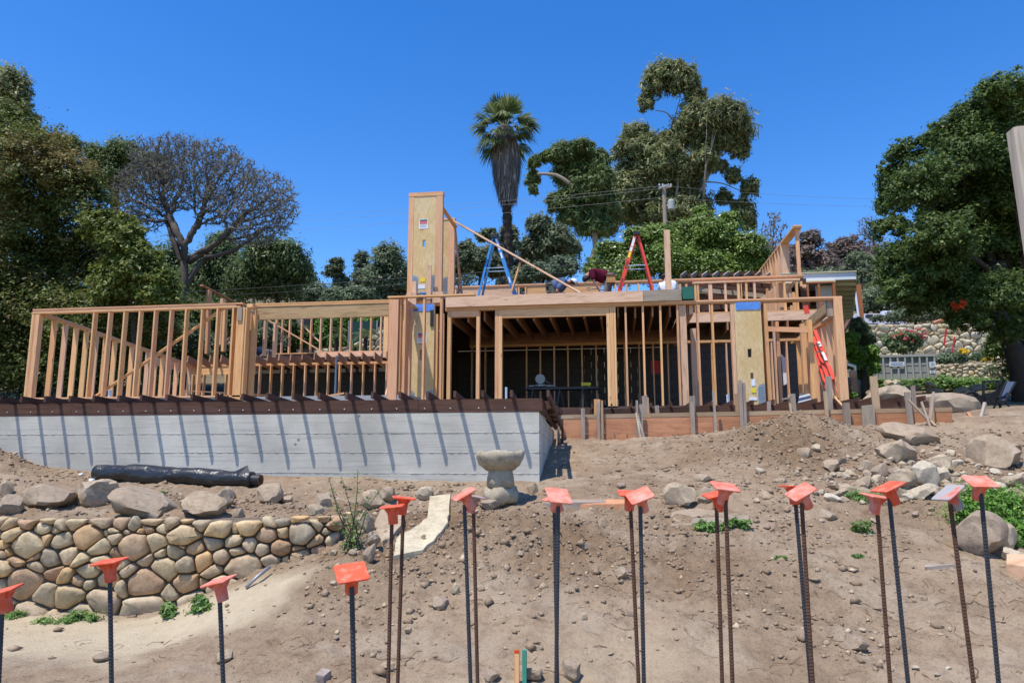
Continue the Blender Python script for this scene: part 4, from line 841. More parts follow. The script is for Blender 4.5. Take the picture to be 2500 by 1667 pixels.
bt('shadowy tree between the eave and the olive trees', [(2110, 690, 36, 40), (2090, 650, 26, 30), (2130, 660, 30, 34)], 62, 9000, .19, M['lf_far'], hollow=.1)
# far wood as one mass
ww = []
for x, y in [(2150, 640), (2220, 640), (2300, 650), (2400, 660), (2490, 650), (2560, 640), (2650, 650), (1800, 640), (2180, 700), (2260, 720), (2350, 730), (2450, 740), (2160, 760), (1000, 690), (1100, 680), (1300, 640), (900, 720), (1250, 700), (-100, 640), (-200, 600), (150, 700), (350, 700), (480, 730), (620, 740), (700, 745), (2800, 620), (-350, 620), (1180, 660)]:
    c = U(x, y, b=110); ww.append((c, 5.2, 4, 3.2)); ww.append((c-Vector((2, -3, 6)), 6, 4, 4))
o = crown('far_wood', None, ww, 60000, .42, M['lf_far'], per=50, hollow=.2); tag(o, 'far-off wooded hillside reading as one mass', kind='stuff')
# --- bright vine-covered trees behind the right part of the house
vt = blobs_px([(1250, 1230, 100, 60), (1080, 1330, 110, 70), (1400, 1240, 130, 80), (1700, 1110, 70, 75), (1870, 1140, 75, 75), (1600, 1220, 130, 90), (1800, 1290, 170, 100), (2000, 1310, 120, 95), (1150, 1420, 190, 90), (1450, 1420, 240, 110), (1750, 1450, 250, 90), (2030, 1430, 110, 80), (960, 1440, 70, 70), (1120, 1500, 200, 60), (1760, 1180, 70, 60), (2120, 1400, 60, 70), (1300, 1350, 160, 100), (1500, 1330, 160, 90), (1650, 1370, 180, 90), (1900, 1400, 150, 90), (1750, 1220, 110, 90), (1100, 1480, 150, 70)], 40, (1100, 130), 2.751, jb=1.5)
tree('vine_covered_tree', 'broad bright green vine-covered trees behind the upper rear wall', 'tree', vt, 150000, .115, M['lf_shrub'], M['bark'], gz_(U(1620, 690, b=40)), U(1620, 640, b=40), .3, 8, clump=.24, per=50, hollow=.45, aspect=1.3)
# --- bare tree tips on the skyline
def space_tree(name, label, attract, root, trunk, step, infl, kill, rtip, mat, group=None, iters=120, leafs=None, bend=.0, expo=2.3, twigs=2):
    A_ = np.array(attract); nodes = [np.array(p, float) for p in trunk]; par = [-1]+list(range(len(trunk)-1))
    alive = np.ones(len(A_), bool); near = np.full(len(A_), 1e9); ni = np.zeros(len(A_), int)
    for i, p in enumerate(nodes):
        d = np.linalg.norm(A_-p, axis=1); m_ = d < near; near[m_] = d[m_]; ni[m_] = i
    for it in range(iters):
        act = alive & (near < infl)
        if not act.any(): break
        new = []
        for j in np.unique(ni[act]):
            dv = A_[act & (ni == j)]-nodes[j]; dv /= np.linalg.norm(dv, axis=1)[:, None]; d = dv.mean(0)+RS.normal(size=3)*.22
            d /= np.linalg.norm(d); new.append((j, nodes[j]+d*step))
        for j, p in new:
            nodes.append(p); par.append(j); k = len(nodes)-1
            d = np.linalg.norm(A_-p, axis=1); m_ = d < near; near[m_] = d[m_]; ni[m_] = k
        alive &= near > kill
        if len(nodes) > 7000: break
    n = len(nodes); ch = [[] for _ in range(n)]
    for i in range(1, n): ch[par[i]].append(i)
    r = np.zeros(n)
    for i in range(n-1, -1, -1): r[i] = rtip if not ch[i] else sum(r[c]**expo for c in ch[i])**(1/expo)
    r = np.minimum(r, root)
    o = empty(name, Vector(trunk[0]), label, 'tree', group); tm = MB(); bm_ = MB(); tw = []
    done = set()
    def chain(s):
        st = [s]
        while st:
            i = st.pop(); pts = [nodes[par[i]] if par[i] >= 0 else nodes[i]]; rr = [r[par[i]] if par[i] >= 0 else r[i]]; rr[0] = min(rr[0], r[i]*1.3); k = i
            while True:
                pts.append(nodes[k]+RS.normal(size=3)*step*.06); rr.append(r[k])
                if not ch[k]: break
                c = sorted(ch[k], key=lambda q: -r[q]); st += c[1:]; k = c[0]
            if len(pts) > 1: (tm if rr[0] > root*.33 else bm_).tube(pts[0 if len(pts) < 3 else 0:], rr, 7 if rr[0] > root*.3 else 4, False)
    roots = [i for i in range(n) if par[i] == -1]
    for i in roots:
        if ch[i]: 
            for c in ch[i]: chain(c)
    tm.build('trunk', M['darkbark'], o, smooth=True); bm_.build('branches', mat, o)
    tips = [i for i in range(n) if r[i] < rtip*2.2]
    return o, [Vector(nodes[i]) for i in tips]
def rand_in(blobs, n):
    out = []; vol = [q[1]*q[3] for q in blobs]; s = sum(vol)
    for (c, rx, ry, rz), v in zip(blobs, vol):
        for _ in range(int(n*v/s)):
            d = Vector((random.gauss(0, 1), random.gauss(0, 1), random.gauss(0, 1))).normalized()*random.random()**.4
            out.append((c.x+d.x*rx, c.y+d.y*ry, c.z+d.z*rz))
    return out
def twig_crown(name, parent, tips, per, ln, wd, mat):
    T = np.array([tuple(t) for t in tips]); idx = np.repeat(np.arange(len(T)), per); N = len(idx)
    d = RS.normal(size=(N, 3))+np.array([0, 0, .5]); d /= np.linalg.norm(d, axis=1)[:, None]; L = ln*RS.uniform(.4, 1.3, N)[:, None]
    s = np.cross(d, RS.normal(size=(N, 3))); s /= np.linalg.norm(s, axis=1)[:, None]; w = wd*.5
    P = T[idx]; V = np.stack([P-s*w, P+s*w, P+d*L+s*w*.5, P+d*L-s*w*.5], 1).reshape(-1, 3); return quads_mesh(name, V, 4, mat, parent)
jb_ = 30
jl = [(1000, 620, 160, 130), (1130, 560, 140, 100), (1350, 600, 170, 90), (1500, 720, 160, 120), (1700, 860, 190, 150), (1780, 960, 130, 110), (900, 800, 150, 130), (860, 960, 130, 110), (1250, 720, 170, 110), (1500, 950, 180, 120), (1600, 1100, 180, 90), (950, 1000, 120, 90), (1380, 850, 150, 90), (1090, 740, 150, 120), (1160, 870, 120, 80), (1250, 840, 130, 90), (1350, 990, 110, 60), (1050, 900, 110, 80), (850, 900, 120, 110), (1760, 1060, 110, 70)]
jbl = blobs_px(jl, jb_, (0, 150), 2.614, depth=1.0)
tp = [U(432, 775, b=jb_)-Vector((0, 0, 3)), U(440, 770, b=jb_), U(446, 720, b=jb_), U(452, 680, b=jb_), U(450, 640, b=jb_)]
o, tips = space_tree('jacaranda_tree', 'nearly bare jacaranda with a wide twiggy gray dome left of centre', rand_in(jbl, 8500), .17, tp, .17, 3.2, .18, .0115, M['graybark'], expo=2.35)
mb = MB(); 
for pts, r0, r1 in (([(440, 775), (452, 700), (490, 640), (520, 625)], .15, .10), ([(446, 720), (425, 690), (385, 675)], .12, .06), ([(450, 650), (430, 600), (415, 560), (405, 530)], .16, .08), ([(460, 640), (520, 600), (570, 560), (590, 520)], .15, .06), ([(455, 640), (450, 600), (470, 560), (500, 510)], .12, .05), ([(500, 632), (560, 615), (610, 590), (640, 560)], .12, .05)):
    P = [U(*p, b=jb_-.1+.3*random.random()) for p in pts]; Q = []
    for i in range(len(P)-1):
        for k in range(3): Q.append(P[i].lerp(P[i+1], k/3)+Vector((random.gauss(0, .03), random.gauss(0, .05), random.gauss(0, .03))))
    Q.append(P[-1]); mb.tube(Q, [r0+(r1-r0)*i/(len(Q)-1) for i in range(len(Q))], 8)
mb.build('limbs', M['darkbark'], o, smooth=True)
twig_crown('twigs', o, tips, 4, .32, .015, M['graybark']); twig_crown('leaves', o, tips, 4, .11, .05, M['lf_jac'])
for lab, px, b_ in (('thin bare tree poking above the trees left of the peaked wall', [(1892, 560, 30, 40), (1880, 600, 28, 40)], 70), ('thin bare tree beside the oak on the skyline', [(2118, 560, 22, 34), (2130, 600, 20, 40)], 85)):
    bl = blobs_px(px, b_); r_ = bl[1][0]; g = gz_(r_); tr = [g, (g+r_)/2, r_-Vector((0, 0, 1.5))]
    n = max(3, int((r_.z-g.z)/1.5)); tr = [g.lerp(r_-Vector((0, 0, 1)), i/n) for i in range(n+1)]
    o, tips = space_tree('bare_tree', lab, rand_in(bl, 260), .22, tr, .45, 7, .5, .03, M['graybark'], iters=60)
    twig_crown('twigs', o, tips, 5, .6, .03, M['graybark']); twig_crown('leaves', o, tips, 3, .3, .14, M['lf_brown'])
# --- left mass
lt = blobs_px([(60, 410, 95, 90), (160, 430, 60, 60), (190, 500, 70, 80), (50, 560, 120, 110), (230, 590, 70, 85), (300, 640, 60, 85), (140, 700, 150, 120), (330, 740, 70, 90), (230, 800, 140, 90), (30, 800, 140, 130), (100, 920, 190, 70), (300, 900, 120, 60), (-80, 480, 100, 200), (-80, 800, 100, 200), (370, 810, 60, 60), (20, 310, 60, 50), (110, 360, 50, 45)], 25, jb=3)
tree('evergreen_tree', 'huge dark evergreen with rusty new leaves filling the left edge', 'tree', lt, 170000, .09, M['lf_left'], M['bark'], gz_(U(80, 900, b=26)), U(80, 760, b=26), .4, 9, clump=.17, per=40, hollow=.45, aspect=1.5)
l2 = blobs_px([(300, 590, 42, 50), (340, 660, 48, 62), (385, 720, 40, 60), (250, 560, 38, 40), (300, 700, 60, 60)], 22.8, jb=1)
tree('evergreen_tree', 'brighter yellow green tree bulging out beside the dark evergreen', 'tree', l2, 40000, .10, M['lf_bright'], M['bark'], gz_(U(320, 900, b=22.8)), U(320, 740, b=22.8), .15, 5, clump=.18, per=40, hollow=.45)
bt('eucalyptus tuft at the top left corner above the evergreen', [(22, 215, 40, 36), (50, 245, 22, 22), (10, 260, 34, 26), (88, 292, 9, 8), (40, 300, 40, 28)], 42, 9000, .17, M['lf_euc'], 'eucalyptus_tree', droop=.4, hollow=.3)
bt('dark eucalyptus crowns peeping out left of the jacaranda', [(165, 358, 34, 22), (235, 385, 30, 28), (300, 375, 40, 28), (260, 430, 60, 40), (340, 400, 30, 30), (385, 420, 30, 40)], 46, 20000, .17, M['lf_euc2'], 'eucalyptus_tree', droop=.4, hollow=.3)
bt('dark mass of foliage under the jacaranda', [(400, 780, 90, 60), (480, 800, 80, 60), (540, 790, 60, 60), (440, 860, 110, 50), (330, 880, 80, 60), (520, 880, 70, 40)], 31, 40000, .12, M['lf_oak'], 'dark_shrub', hollow=.3)
# --- oak on the right
ok = blobs_px([(1460, 180, 130, 80), (1320, 290, 110, 90), (1150, 410, 95, 85), (1040, 470, 80, 75), (900, 520, 70, 75), (860, 650, 85, 80), (850, 780, 85, 95), (1000, 700, 140, 140), (1250, 560, 180, 180), (1450, 450, 180, 180), (840, 920, 100, 65), (900, 1080, 120, 85), (900, 1220, 105, 95), (1100, 1000, 170, 140), (1100, 1180, 150, 110), (1060, 1290, 90, 60), (1350, 800, 190, 170), (1450, 1000, 170, 150),
               (1350, 1170, 190, 90), (1260, 1330, 90, 70), (1250, 1430, 70, 45), (1560, 700, 130, 190), (1650, 300, 150, 200), (1650, 900, 150, 250), (1530, 1420, 60, 90), (1570, 1250, 90, 90), (1330, 1420, 50, 40), (900, 1280, 100, 90), (1060, 1330, 110, 70), (1250, 1380, 120, 60), (1400, 1420, 100, 90), (1000, 1180, 120, 120), (1200, 1250, 150, 110), (1400, 1300, 150, 110), (1500, 1480, 80, 80), (880, 1150, 90, 120), (1150, 760, 150, 150), (1200, 950, 150, 150)], 23, (1800, 150), 2.24, jb=5, depth=1.3)
ok = [(c, rx, min(ry, 3.2), rz) for c, rx, ry, rz in ok]
o = tree('oak_tree', 'massive dark green oak leaning in over the right edge', 'tree', ok, 230000, .07, M['lf_oak'], M['bark'], gz_(U(2500, 960, b=23.4)), U(2455, 800, b=24), .32, 12, clump=.17, per=42, hollow=.5, aspect=1.35)
mb = MB()
for pts, r0, r1 in (([(2500, 1000), (2495, 900), (2475, 850), (2448, 800), (2435, 740), (2440, 640)], .30, .20), ([(2450, 810), (2400, 778), (2340, 765)], .17, .08), ([(2500, 900), (2520, 800), (2540, 650)], .25, .2)):
    mb.tube([U(*p, b=23.0) for p in pts], [r0+(r1-r0)*i/(len(pts)-1) for i in range(len(pts))], 10)
mb.build('main_trunk', M['bark'], o, smooth=True)
# --- palms
def frond_fan(base, direc, L, fan, mat_mb, up=(0, 0, 1), n=26, droop=.25):
    base = Vector(base); d = Vector(direc).normalized(); s = d.cross(Vector(up)); s = s.normalized() if s.length > .01 else Vector((1, 0, 0)); w = s.cross(d)
    hub = base+d*L*.52+Vector((0, 0, -L*.04)); V = []
    V.append([base-s*.03, base+s*.03, hub+s*.025, hub-s*.025])
    for i in range(n):
        q = (i/(n-1)-.5)*2; an = q*fan; dd = (d*math.cos(an)+s*math.sin(an)+w*random.uniform(-.08, .14)).normalized(); ll = L*.62*(1-.35*abs(q)**2)*random.uniform(.9, 1.08)
        m1 = hub+dd*ll*.62; tip = hub+dd*ll+Vector((0, 0, -ll*droop*random.uniform(.7, 1.5))); n_ = dd.cross(w).normalized()*.040*L/1.8
        V.append([hub, m1+n_, tip, m1-n_])
    return V
pb = 48; pt0 = U(1242, 640, b=pb); g = gz_(pt0); ptop = U(1231, 330, b=pb)
po = empty('palm_tree', g, 'tall fan palm with a long skirt of dead fronds', 'palm')
mb = MB(); q0 = g; pts = []; rr = []
for i in range(60):
    q = i/59; p = q0.lerp(ptop, q); p.x = pt0.x+(ptop.x-pt0.x)*max(0, (p.z-pt0.z)/(ptop.z-pt0.z)) if p.z > pt0.z else pt0.x; pts.append(p); rr.append((.37-.08*q)*(1.0 if i % 2 else .86))
mb.tube(pts, rr, 10).build('trunk', M['bark'], po, smooth=False)
V = []
for i in range(700):                                            # old leaf bases on the trunk
    q = random.uniform(0, .8); p = pts[int(q*59)]; an = random.uniform(0, 6.28); o_ = Vector((math.cos(an), math.sin(an), 0)); s = Vector((-o_.y, o_.x, 0))
    a0 = p+o_*.30; V.append([a0-s*.06, a0+s*.06, a0+o_*.13+Vector((0, 0, .22))+s*.02, a0+o_*.13+Vector((0, 0, .22))-s*.02])
quads_mesh('leaf_bases', np.array([[tuple(c) for c in q] for q in V]).reshape(-1, 3), 4, M['bark'], po)
V = []; prof = [(500, 4), (485, 16), (470, 21), (440, 28), (410, 35), (385, 37), (360, 35), (335, 30), (310, 22)]
k_ = ptop.length/FPX
for i in range(7500):
    y = random.uniform(312, 468); r = .88*np.interp(y, [p[0] for p in prof][::-1], [p[1] for p in prof][::-1])*k_*random.uniform(.80, 1.04); ctr = U(1231+(y-330)*.045+2, y, b=pb); an = random.uniform(0, 6.28)
    o_ = Vector((math.cos(an), math.sin(an), 0)); s = Vector((-o_.y, o_.x, 0)); a0 = ctr+o_*r; L = random.uniform(.5, 1.3); w = random.uniform(.015, .042)
    b0 = a0+Vector((random.gauss(0, .06), random.gauss(0, .06), -L))+o_*random.uniform(-.12, .10); V.append([a0-s*w, a0+s*w, b0+s*w*.4, b0-s*w*.4])
quads_mesh('dead_frond_skirt', np.array([[tuple(c) for c in q] for q in V]).reshape(-1, 3), 4, M['lf_dead'], po)
mb = MB(); mb.lathe([(.25, -.6), (.55, 0), (.75, 2.0), (.6, 3.6), (.3, 4.6)], U(1236, 480, b=pb), 12); mb.build('skirt_core', M['bark'], po, smooth=True)
hub = U(1231, 318, b=pb)
for i in range(50):
    el = random.uniform(-.65, .3) if i % 2 else random.uniform(.1, 1.4); an = i*2.399; d = Vector((math.cos(an)*math.cos(el), math.sin(an)*math.cos(el), math.sin(el)))
    L = 2.1+random.uniform(-.15, .35)+(.25 if el > .7 else 0)
    Vv = frond_fan(hub+d*.15+Vector((0, 0, -.4 if el < 0 else 0)), d, L, 1.12, None, n=26, droop=.32 if el < .6 else .12)
    quads_mesh('frond', np.array([[tuple(c) for c in q] for q in Vv]).reshape(-1, 3), 4, M['lf_palm'], po)
def small_palm(lab, x, y, b, L, n, mat='lf_palm'):
    c = U(x, y, b=b); o = empty('small_palm', gz_(c), lab, 'palm', 'small palms by the hedge'); MB().tube([gz_(c), c], .09, 8).build('trunk', M['bark'], o)
    V = []
    for i in range(n):
        an = i*2.4; el = random.uniform(.0, 1.2); pts = []
        for j in range(9):
            q = j/8; pts.append(c+Vector((math.cos(an)*math.cos(el)*q*L, math.sin(an)*math.cos(el)*q*L, math.sin(el)*q*L-q*q*L*.55)))
        for j in range(1, 9):
            for s in (-1, 1):
                sd = Vector((-math.sin(an), math.cos(an), 0))*s; t_ = (pts[j]-pts[j-1]).normalized(); e = pts[j]+(sd*.28+t_*.2+Vector((0, 0, -.12)))*L*(1.1-.07*j); V.append([pts[j], pts[j]-t_*.035, e, e+t_*.02])
    quads_mesh('fronds', np.array([[tuple(c) for c in q] for q in V]).reshape(-1, 3), 4, M[mat], o)
small_palm('young palm in front of the green shade cloth', 893, 818, 28.5, .75, 16); small_palm('young palm beside the hedge behind the braced studs', 822, 815, 28.3, .7, 16); small_palm('dark cycad-like palm low by the shade cloth', 866, 848, 28.2, .5, 14)
# --- hedge, shade cloth and shrubs behind the left wing
hb = blobs_px([(780, 800, 30, 30), (820, 795, 30, 30), (870, 785, 40, 22), (920, 780, 40, 18), (800, 835, 45, 24), (850, 830, 30, 26), (950, 790, 30, 20), (750, 790, 20, 20)], 31.5, jb=.3)
tree('hedge', 'clipped bright green hedge behind the left wing studs', 'hedge', hb, 26000, .075, M['lf_hedge'], M['bark'], gz_(U(850, 840, b=31.5)), U(850, 830, b=31.5), .05, 4, clump=.34, per=80, hollow=.5, aspect=1.2)
for lab, L, mt, b_ in (('gray green shrub behind the crouching worker in navy', [(640, 812, 36, 40), (665, 840, 34, 26), (625, 850, 30, 24)], 'lf_gray', 29), ('silvery shrub seen through the left wing diagonal brace', [(455, 830, 40, 36), (500, 850, 36, 34), (415, 860, 30, 26)], 'lf_gray', 28.5),
                       ('dark shrub left of the gray chimney', [(700, 800, 26, 34), (735, 830, 24, 34), (690, 850, 40, 20)], 'lf_oak', 30)):
    bt(lab, L, b_, 12000, .075, M[mt], 'shrub', hollow=.3)
c0, c1 = U(852, 785, b=30), U(921, 857, b=30)
sc_ = empty('shade_screen', (c0.x, 30, c1.z-1), 'dark green shade cloth panel in front of the hedge', 'screen'); ab('cloth', c0.x, c1.x, 30, 30.03, c1.z-1, c0.z, M['tarp'], sc_)
for x in (c0.x, c1.x-.05): ab('post', x, x+.05, 29.93, 29.99, c1.z-1, c0.z+.02, M['galv'], sc_)
ch = empty('chimney', tuple(gz_(U(735, 800, b=30.5))), 'dark gray tapered chimney block behind the studs', 'chimney')
p0, p1 = U(714, 779, b=30.5), U(752, 850, b=30.5); ab('chimney_body', p0.x, p0.x+.45, 30.5, 31, p1.z-2, p0.z+.6, M['roofgray'], ch); ab('chimney_body', p0.x+.455, p1.x, 30.55, 31, p1.z-2, p0.z+.6, M['insul'] if 0 else M['blackplate'], ch)
p0 = U(700, 737, b=44); vh = empty('parked_van', gz_(p0), 'white roof of a vehicle showing above the wide beam', 'vehicle')
m = MB(); q0, q1 = U(705, 740, b=44), U(752, 737, b=44); L_ = q1.x-q0.x
m.add([(x, y, z) for z, i_, in ((q0.z-1.2, 0), (q0.z-.12, 0), (q0.z+.12, .18)) for x, y in ((q0.x+i_, 44+i_), (q1.x-i_*.5, 44+i_), (q1.x-i_*.5, 46-i_), (q0.x+i_, 46-i_))], [(0, 1, 5, 4), (1, 2, 6, 5), (2, 3, 7, 6), (3, 0, 4, 7), (4, 5, 9, 8), (5, 6, 10, 9), (6, 7, 11, 10), (7, 4, 8, 11), (8, 9, 10, 11)])
m.build('van_roof', M['white'], vh)
# --- right shrubs
bt('dark glossy shrub behind the corner post', [(350, 330, 95, 75), (440, 470, 100, 90), (540, 590, 80, 90), (440, 640, 110, 70), (330, 420, 80, 80)], 27, 16000, .085, M['lf_gray'], 'shrub', org=(2040, 740), sc=6.533, hollow=.3)
bt('fresh green feathery shrub right of the corner post', [(250, 570, 110, 90), (230, 720, 110, 110), (330, 840, 120, 90), (560, 760, 110, 70), (600, 900, 80, 80), (480, 980, 150, 110), (440, 1150, 110, 90), (620, 1050, 80, 80), (300, 1000, 90, 90)], 26, 26000, .075, M['lf_hedge'], 'shrub', org=(2040, 740), sc=6.533, hollow=.3)
bt('small bright weed bush at the foot of the corner post', [(260, 1470, 50, 35), (330, 1490, 40, 25)], 19, 1600, .05, M['lf_hedge'], 'weed', org=(2040, 740), sc=6.533)
ol = blobs_px([(1100, 570, 210, 80), (950, 620, 120, 90), (1250, 620, 120, 90), (1080, 700, 180, 90), (820, 640, 50, 70), (1300, 560, 60, 60)], 35, (2040, 740), 6.533)
o = tree('oleander_bush', 'oleander bush with pink blossoms in front of the stone wall', 'bush', ol, 16000, .085, M['lf_pep'], M['bark'], gz_(U(2205, 865, b=35)), U(2205, 850, b=35), .06, 5, clump=.3, per=50, hollow=.2)
fbl = [(c, r*.95, ry*.95, rz*.95) for c, r, ry, rz in ol[:3]+ol[5:]]; crown("blossoms", o, [(c-Vector((0, .6, -.1)), a_, b_, c_) for c, a_, b_, c_ in fbl], 150, .085, M["pinkfl"], per=7, clump=.08, hollow=.9)
gc = blobs_px([(1850, 890, 200, 75), (1700, 920, 90, 60), (2290, 860, 110, 60), (2000, 880, 90, 70)], 36, (2040, 740), 6.533, depth=.5)
o = crown('ground_cover', None, gc, 9000, .07, M['lf_gray'], per=50, hollow=.2); tag(o, 'gray green ground cover spilling over the lower stone wall', kind='stuff')
for lab, x, y in (('tuft of yellow flowers in front of the upper stone wall', 2352, 858), ('second tuft of yellow flowers nearer the oak', 2412, 876)):
    bl = blobs_px([(x, y, 9, 6)], 35.5); o = tag(crown('flowers', None, bl, 160, .09, M['yelfl'], per=10, hollow=.3), lab, 'flowers')
bl = blobs_px([(2478, 920, 10, 10)], 30); tag(crown('flowers', None, bl, 160, .09, M['yelfl'], per=10, hollow=.3), 'orange flowers at the foot of the oak by the lower wall', 'flowers')
o = crown('weeds', None, blobs_px([(2330, 938, 70, 10), (2420, 940, 60, 10), (2270, 935, 40, 10), (2210, 940, 40, 12), (2140, 940, 30, 14)], 29, depth=.6), 9000, .07, M['lf_weed'], per=40, hollow=.1); tag(o, 'weedy strip under the container and the lower wall', kind='stuff')
bt('dark bush under the oak on the right edge', [(2440, 850, 30, 40), (2480, 800, 40, 60), (2500, 900, 40, 50), (2480, 960, 30, 24)], 28, 14000, .08, M['lf_oak'], 'shrub', hollow=.3)
bt('gray green bush on the gray roof line', [(2260, 770, 60, 16), (2200, 775, 40, 14), (2340, 770, 50, 18), (2140, 780, 14, 12)], 46, 12000, .10, M['lf_far'], 'shrub', hollow=.2)
#__PART4__
# ------------------------------------------------------------------ stone walls
def clip(poly, n, d):
    out = []
    for i in range(len(poly)):
        p, q = poly[i], poly[(i+1) % len(poly)]; a, b = p[0]*n[0]+p[1]*n[1]-d, q[0]*n[0]+q[1]*n[1]-d
        if a <= 0: out.append(p)
        if (a < 0) != (b < 0) and a != b: t = a/(a-b); out.append((p[0]+(q[0]-p[0])*t, p[1]+(q[1]-p[1])*t))
    return out
M['mortar2'] = plain('pale mortar', (.30, .24, .16), .95, .1, 0, .3, 5)
def stone_wall(label, P, n, mat, proud, gap, parent_name='stone_wall', bottom=None, big=.55, seed=1, back=.35, flat=1.0, cap=False, aspect=1.25):
    "P: path points of the wall's top (Vectors); bottom: z below the top for each; stones fill the face"
    rs = random.Random(seed); L = [0]
    for i in range(1, len(P)): L.append(L[-1]+(P[i]-P[i-1]).to_2d().length)
    hgt = max(bottom); W = L[-1]; cell = math.sqrt(W*hgt/n); S = []
    tries = 0
    while len(S) < n and tries < 60000:
        tries += 1; x = rs.uniform(-.1, W+.1); y = rs.uniform(0, hgt); hb = np.interp(x, L, bottom)
        if y > hb: continue
        r = cell*rs.choice((.34, .5, .5, .62, .62, .74, .86))*(.72+big*y/hgt)
        if all(((x-q[0])/aspect)**2+(y-q[1])**2 > (.62*(r+q[2]))**2*(1 if tries < 30000 else .55) for q in S): S.append((x, y, r))
    o = empty(parent_name, P[0], label, 'stone wall')
    def place(x, y, d):
        x = min(max(x, -.3), W+.1); i = 0
        while i < len(L)-2 and x > L[i+1]: i += 1
        q = (x-L[i])/(L[i+1]-L[i]); p = P[i].lerp(P[i+1], q); dr_ = (P[i+1]-P[i]); nx = Vector((dr_.y, -dr_.x, 0)).normalized()
        return Vector((p.x, p.y, p.z-y))+nx*d+Vector((0, 0, 0))
    N = 48; vs = []; fs = []
    for i in range(N+1):
        x = W*i/N; hb = np.interp(x, L, bottom)
        vs += [place(x, -.0+.05, -.02), place(x, hb+.25, -.02), place(x, .02, -back), place(x, hb+.25, -back)]
        if i: k = i*4; fs += [(k-4, k-3, k+1, k), (k-2, k-4, k, k+2)]
    mesh('mortar_bed', vs, fs, M['mortar'] if proud < .075 else M['mortar2'], o)
    for i, (x, y, r) in enumerate(S):
        ty_ = rs.uniform(-.04, .02); poly = [(-.05, ty_), (W+.05, ty_), (W+.05, hgt+.1), (-.05, hgt+.1)]
        for j, (u, v, r2) in enumerate(S):
            if i == j or abs(u-x) > 6*cell or abs(v-y) > 6*cell: continue
            dx, dy = (u-x)/aspect**2, v-y; dd = math.sqrt(dx*dx+dy*dy)+1e-9
            m_ = ((u*u-x*x)/aspect**2+(v*v-y*y)+(r*r-r2*r2))/2
            poly = clip(poly, (dx, dy), m_)
            if len(poly) < 3: break
        if len(poly) < 3: continue
        cx = sum(p[0] for p in poly)/len(poly); cy = sum(p[1] for p in poly)/len(poly)
        rr = max(.02, min(math.hypot(p[0]-cx, p[1]-cy) for p in poly))
        k = max(.5, 1-gap/rr*1.1); poly = [(cx+(p[0]-cx)*k, cy+(p[1]-cy)*k) for p in poly]
        for _ in range(2 if proud > .04 and rs.random() < .55 else 1):
            q_ = []
            for a in range(len(poly)):
                p, q = poly[a], poly[(a+1) % len(poly)]; q_ += [(p[0]*.83+q[0]*.17, p[1]*.83+q[1]*.17), (p[0]*.17+q[0]*.83, p[1]*.17+q[1]*.83)]
            poly = q_
        if len(poly) > 18: poly = poly[::2]
        n_ = len(poly); pr = proud*rs.uniform(.6, 1.4)*min(1.3, rr/cell*2.4); tx, ty = rs.uniform(-.25, .25), rs.uniform(-.3, .1); vs = []
        for sc, d in ((1.0, -.03), (1.0, .38), (.90, .80), (.60, .97)):
            for p in poly: 
                X, Y = (p[0]-cx)*sc*rs.uniform(.955, 1.03), (p[1]-cy)*sc*rs.uniform(.955, 1.03)
                vs.append(place(cx+X, cy+Y, pr*d+(tx*X+ty*Y if d > 0 else -.02)+rs.uniform(-1, 1)*pr*.10*flat))
        vs.append(place(cx, cy, pr))
        fs = []
        for l in range(3):
            for a in range(n_): b = (a+1) % n_; fs.append((l*n_+a, l*n_+b, (l+1)*n_+b, (l+1)*n_+a))
        fs += [(3*n_+a, 3*n_+(a+1) % n_, 4*n_) for a in range(n_)]
        c0 = place(cx, cy, 0); mesh('stone', [v-c0 for v in vs], fs, mat, o, Matrix.Translation(c0), smooth=True)
        if cap and y < cell*.8: pass
    return o
Wp = [W0+Vector((0, 0, 0)), W1, U(812, 1264, b=7.75), U(842, 1266, b=8.15), U(868, 1266, b=8.6)]
Wp = [Vector((p.x, p.y, -.70)) for p in Wp]
zb = [1.02, .93, .80, .62, .42]; 
ft = lambda x, y: 0
Wp2 = [W0, W0.lerp(W1, (430+170)/945), W0.lerp(W1, (640+170)/945), W1, Wp[2], Wp[3], Wp[4]]
Wp2 = [Vector((p.x, p.y, -.70)) for p in Wp2]
stone_wall('foreground retaining wall of rounded tan field stones', Wp2, 165, M['stone'], .07, .007, bottom=[1.02, 1.0, .72, .62, .60, .55, .40], big=.85, seed=5, back=.3)
# cap stones of the curved end
up0, up1 = U(2095, 792, b=38), U(2520, 789, b=38)
stone_wall('high pale stone retaining wall behind the container', [up0, up1], 150, M['stone2'], .09, .012, bottom=[2.2, 2.2], big=.4, seed=8, back=.5, aspect=1.35)
lo0, lo1 = U(2283, 891, b=31.5), U(2420, 886, b=31.5)
stone_wall('low pale dry-stone wall beside the container', [lo0, lo1, U(2500, 879, b=31)], 105, M['stone2'], .08, .012, bottom=[.95, .95, .9], big=.4, seed=9, back=.4)
stone_wall('ruined low stone edging in front of the hedge', [U(770, 852, b=29), U(850, 846, b=29), U(960, 790, b=29.5)], 46, M['stone2'], .07, .02, bottom=[.6, .6, 1.2], seed=12, back=.3)
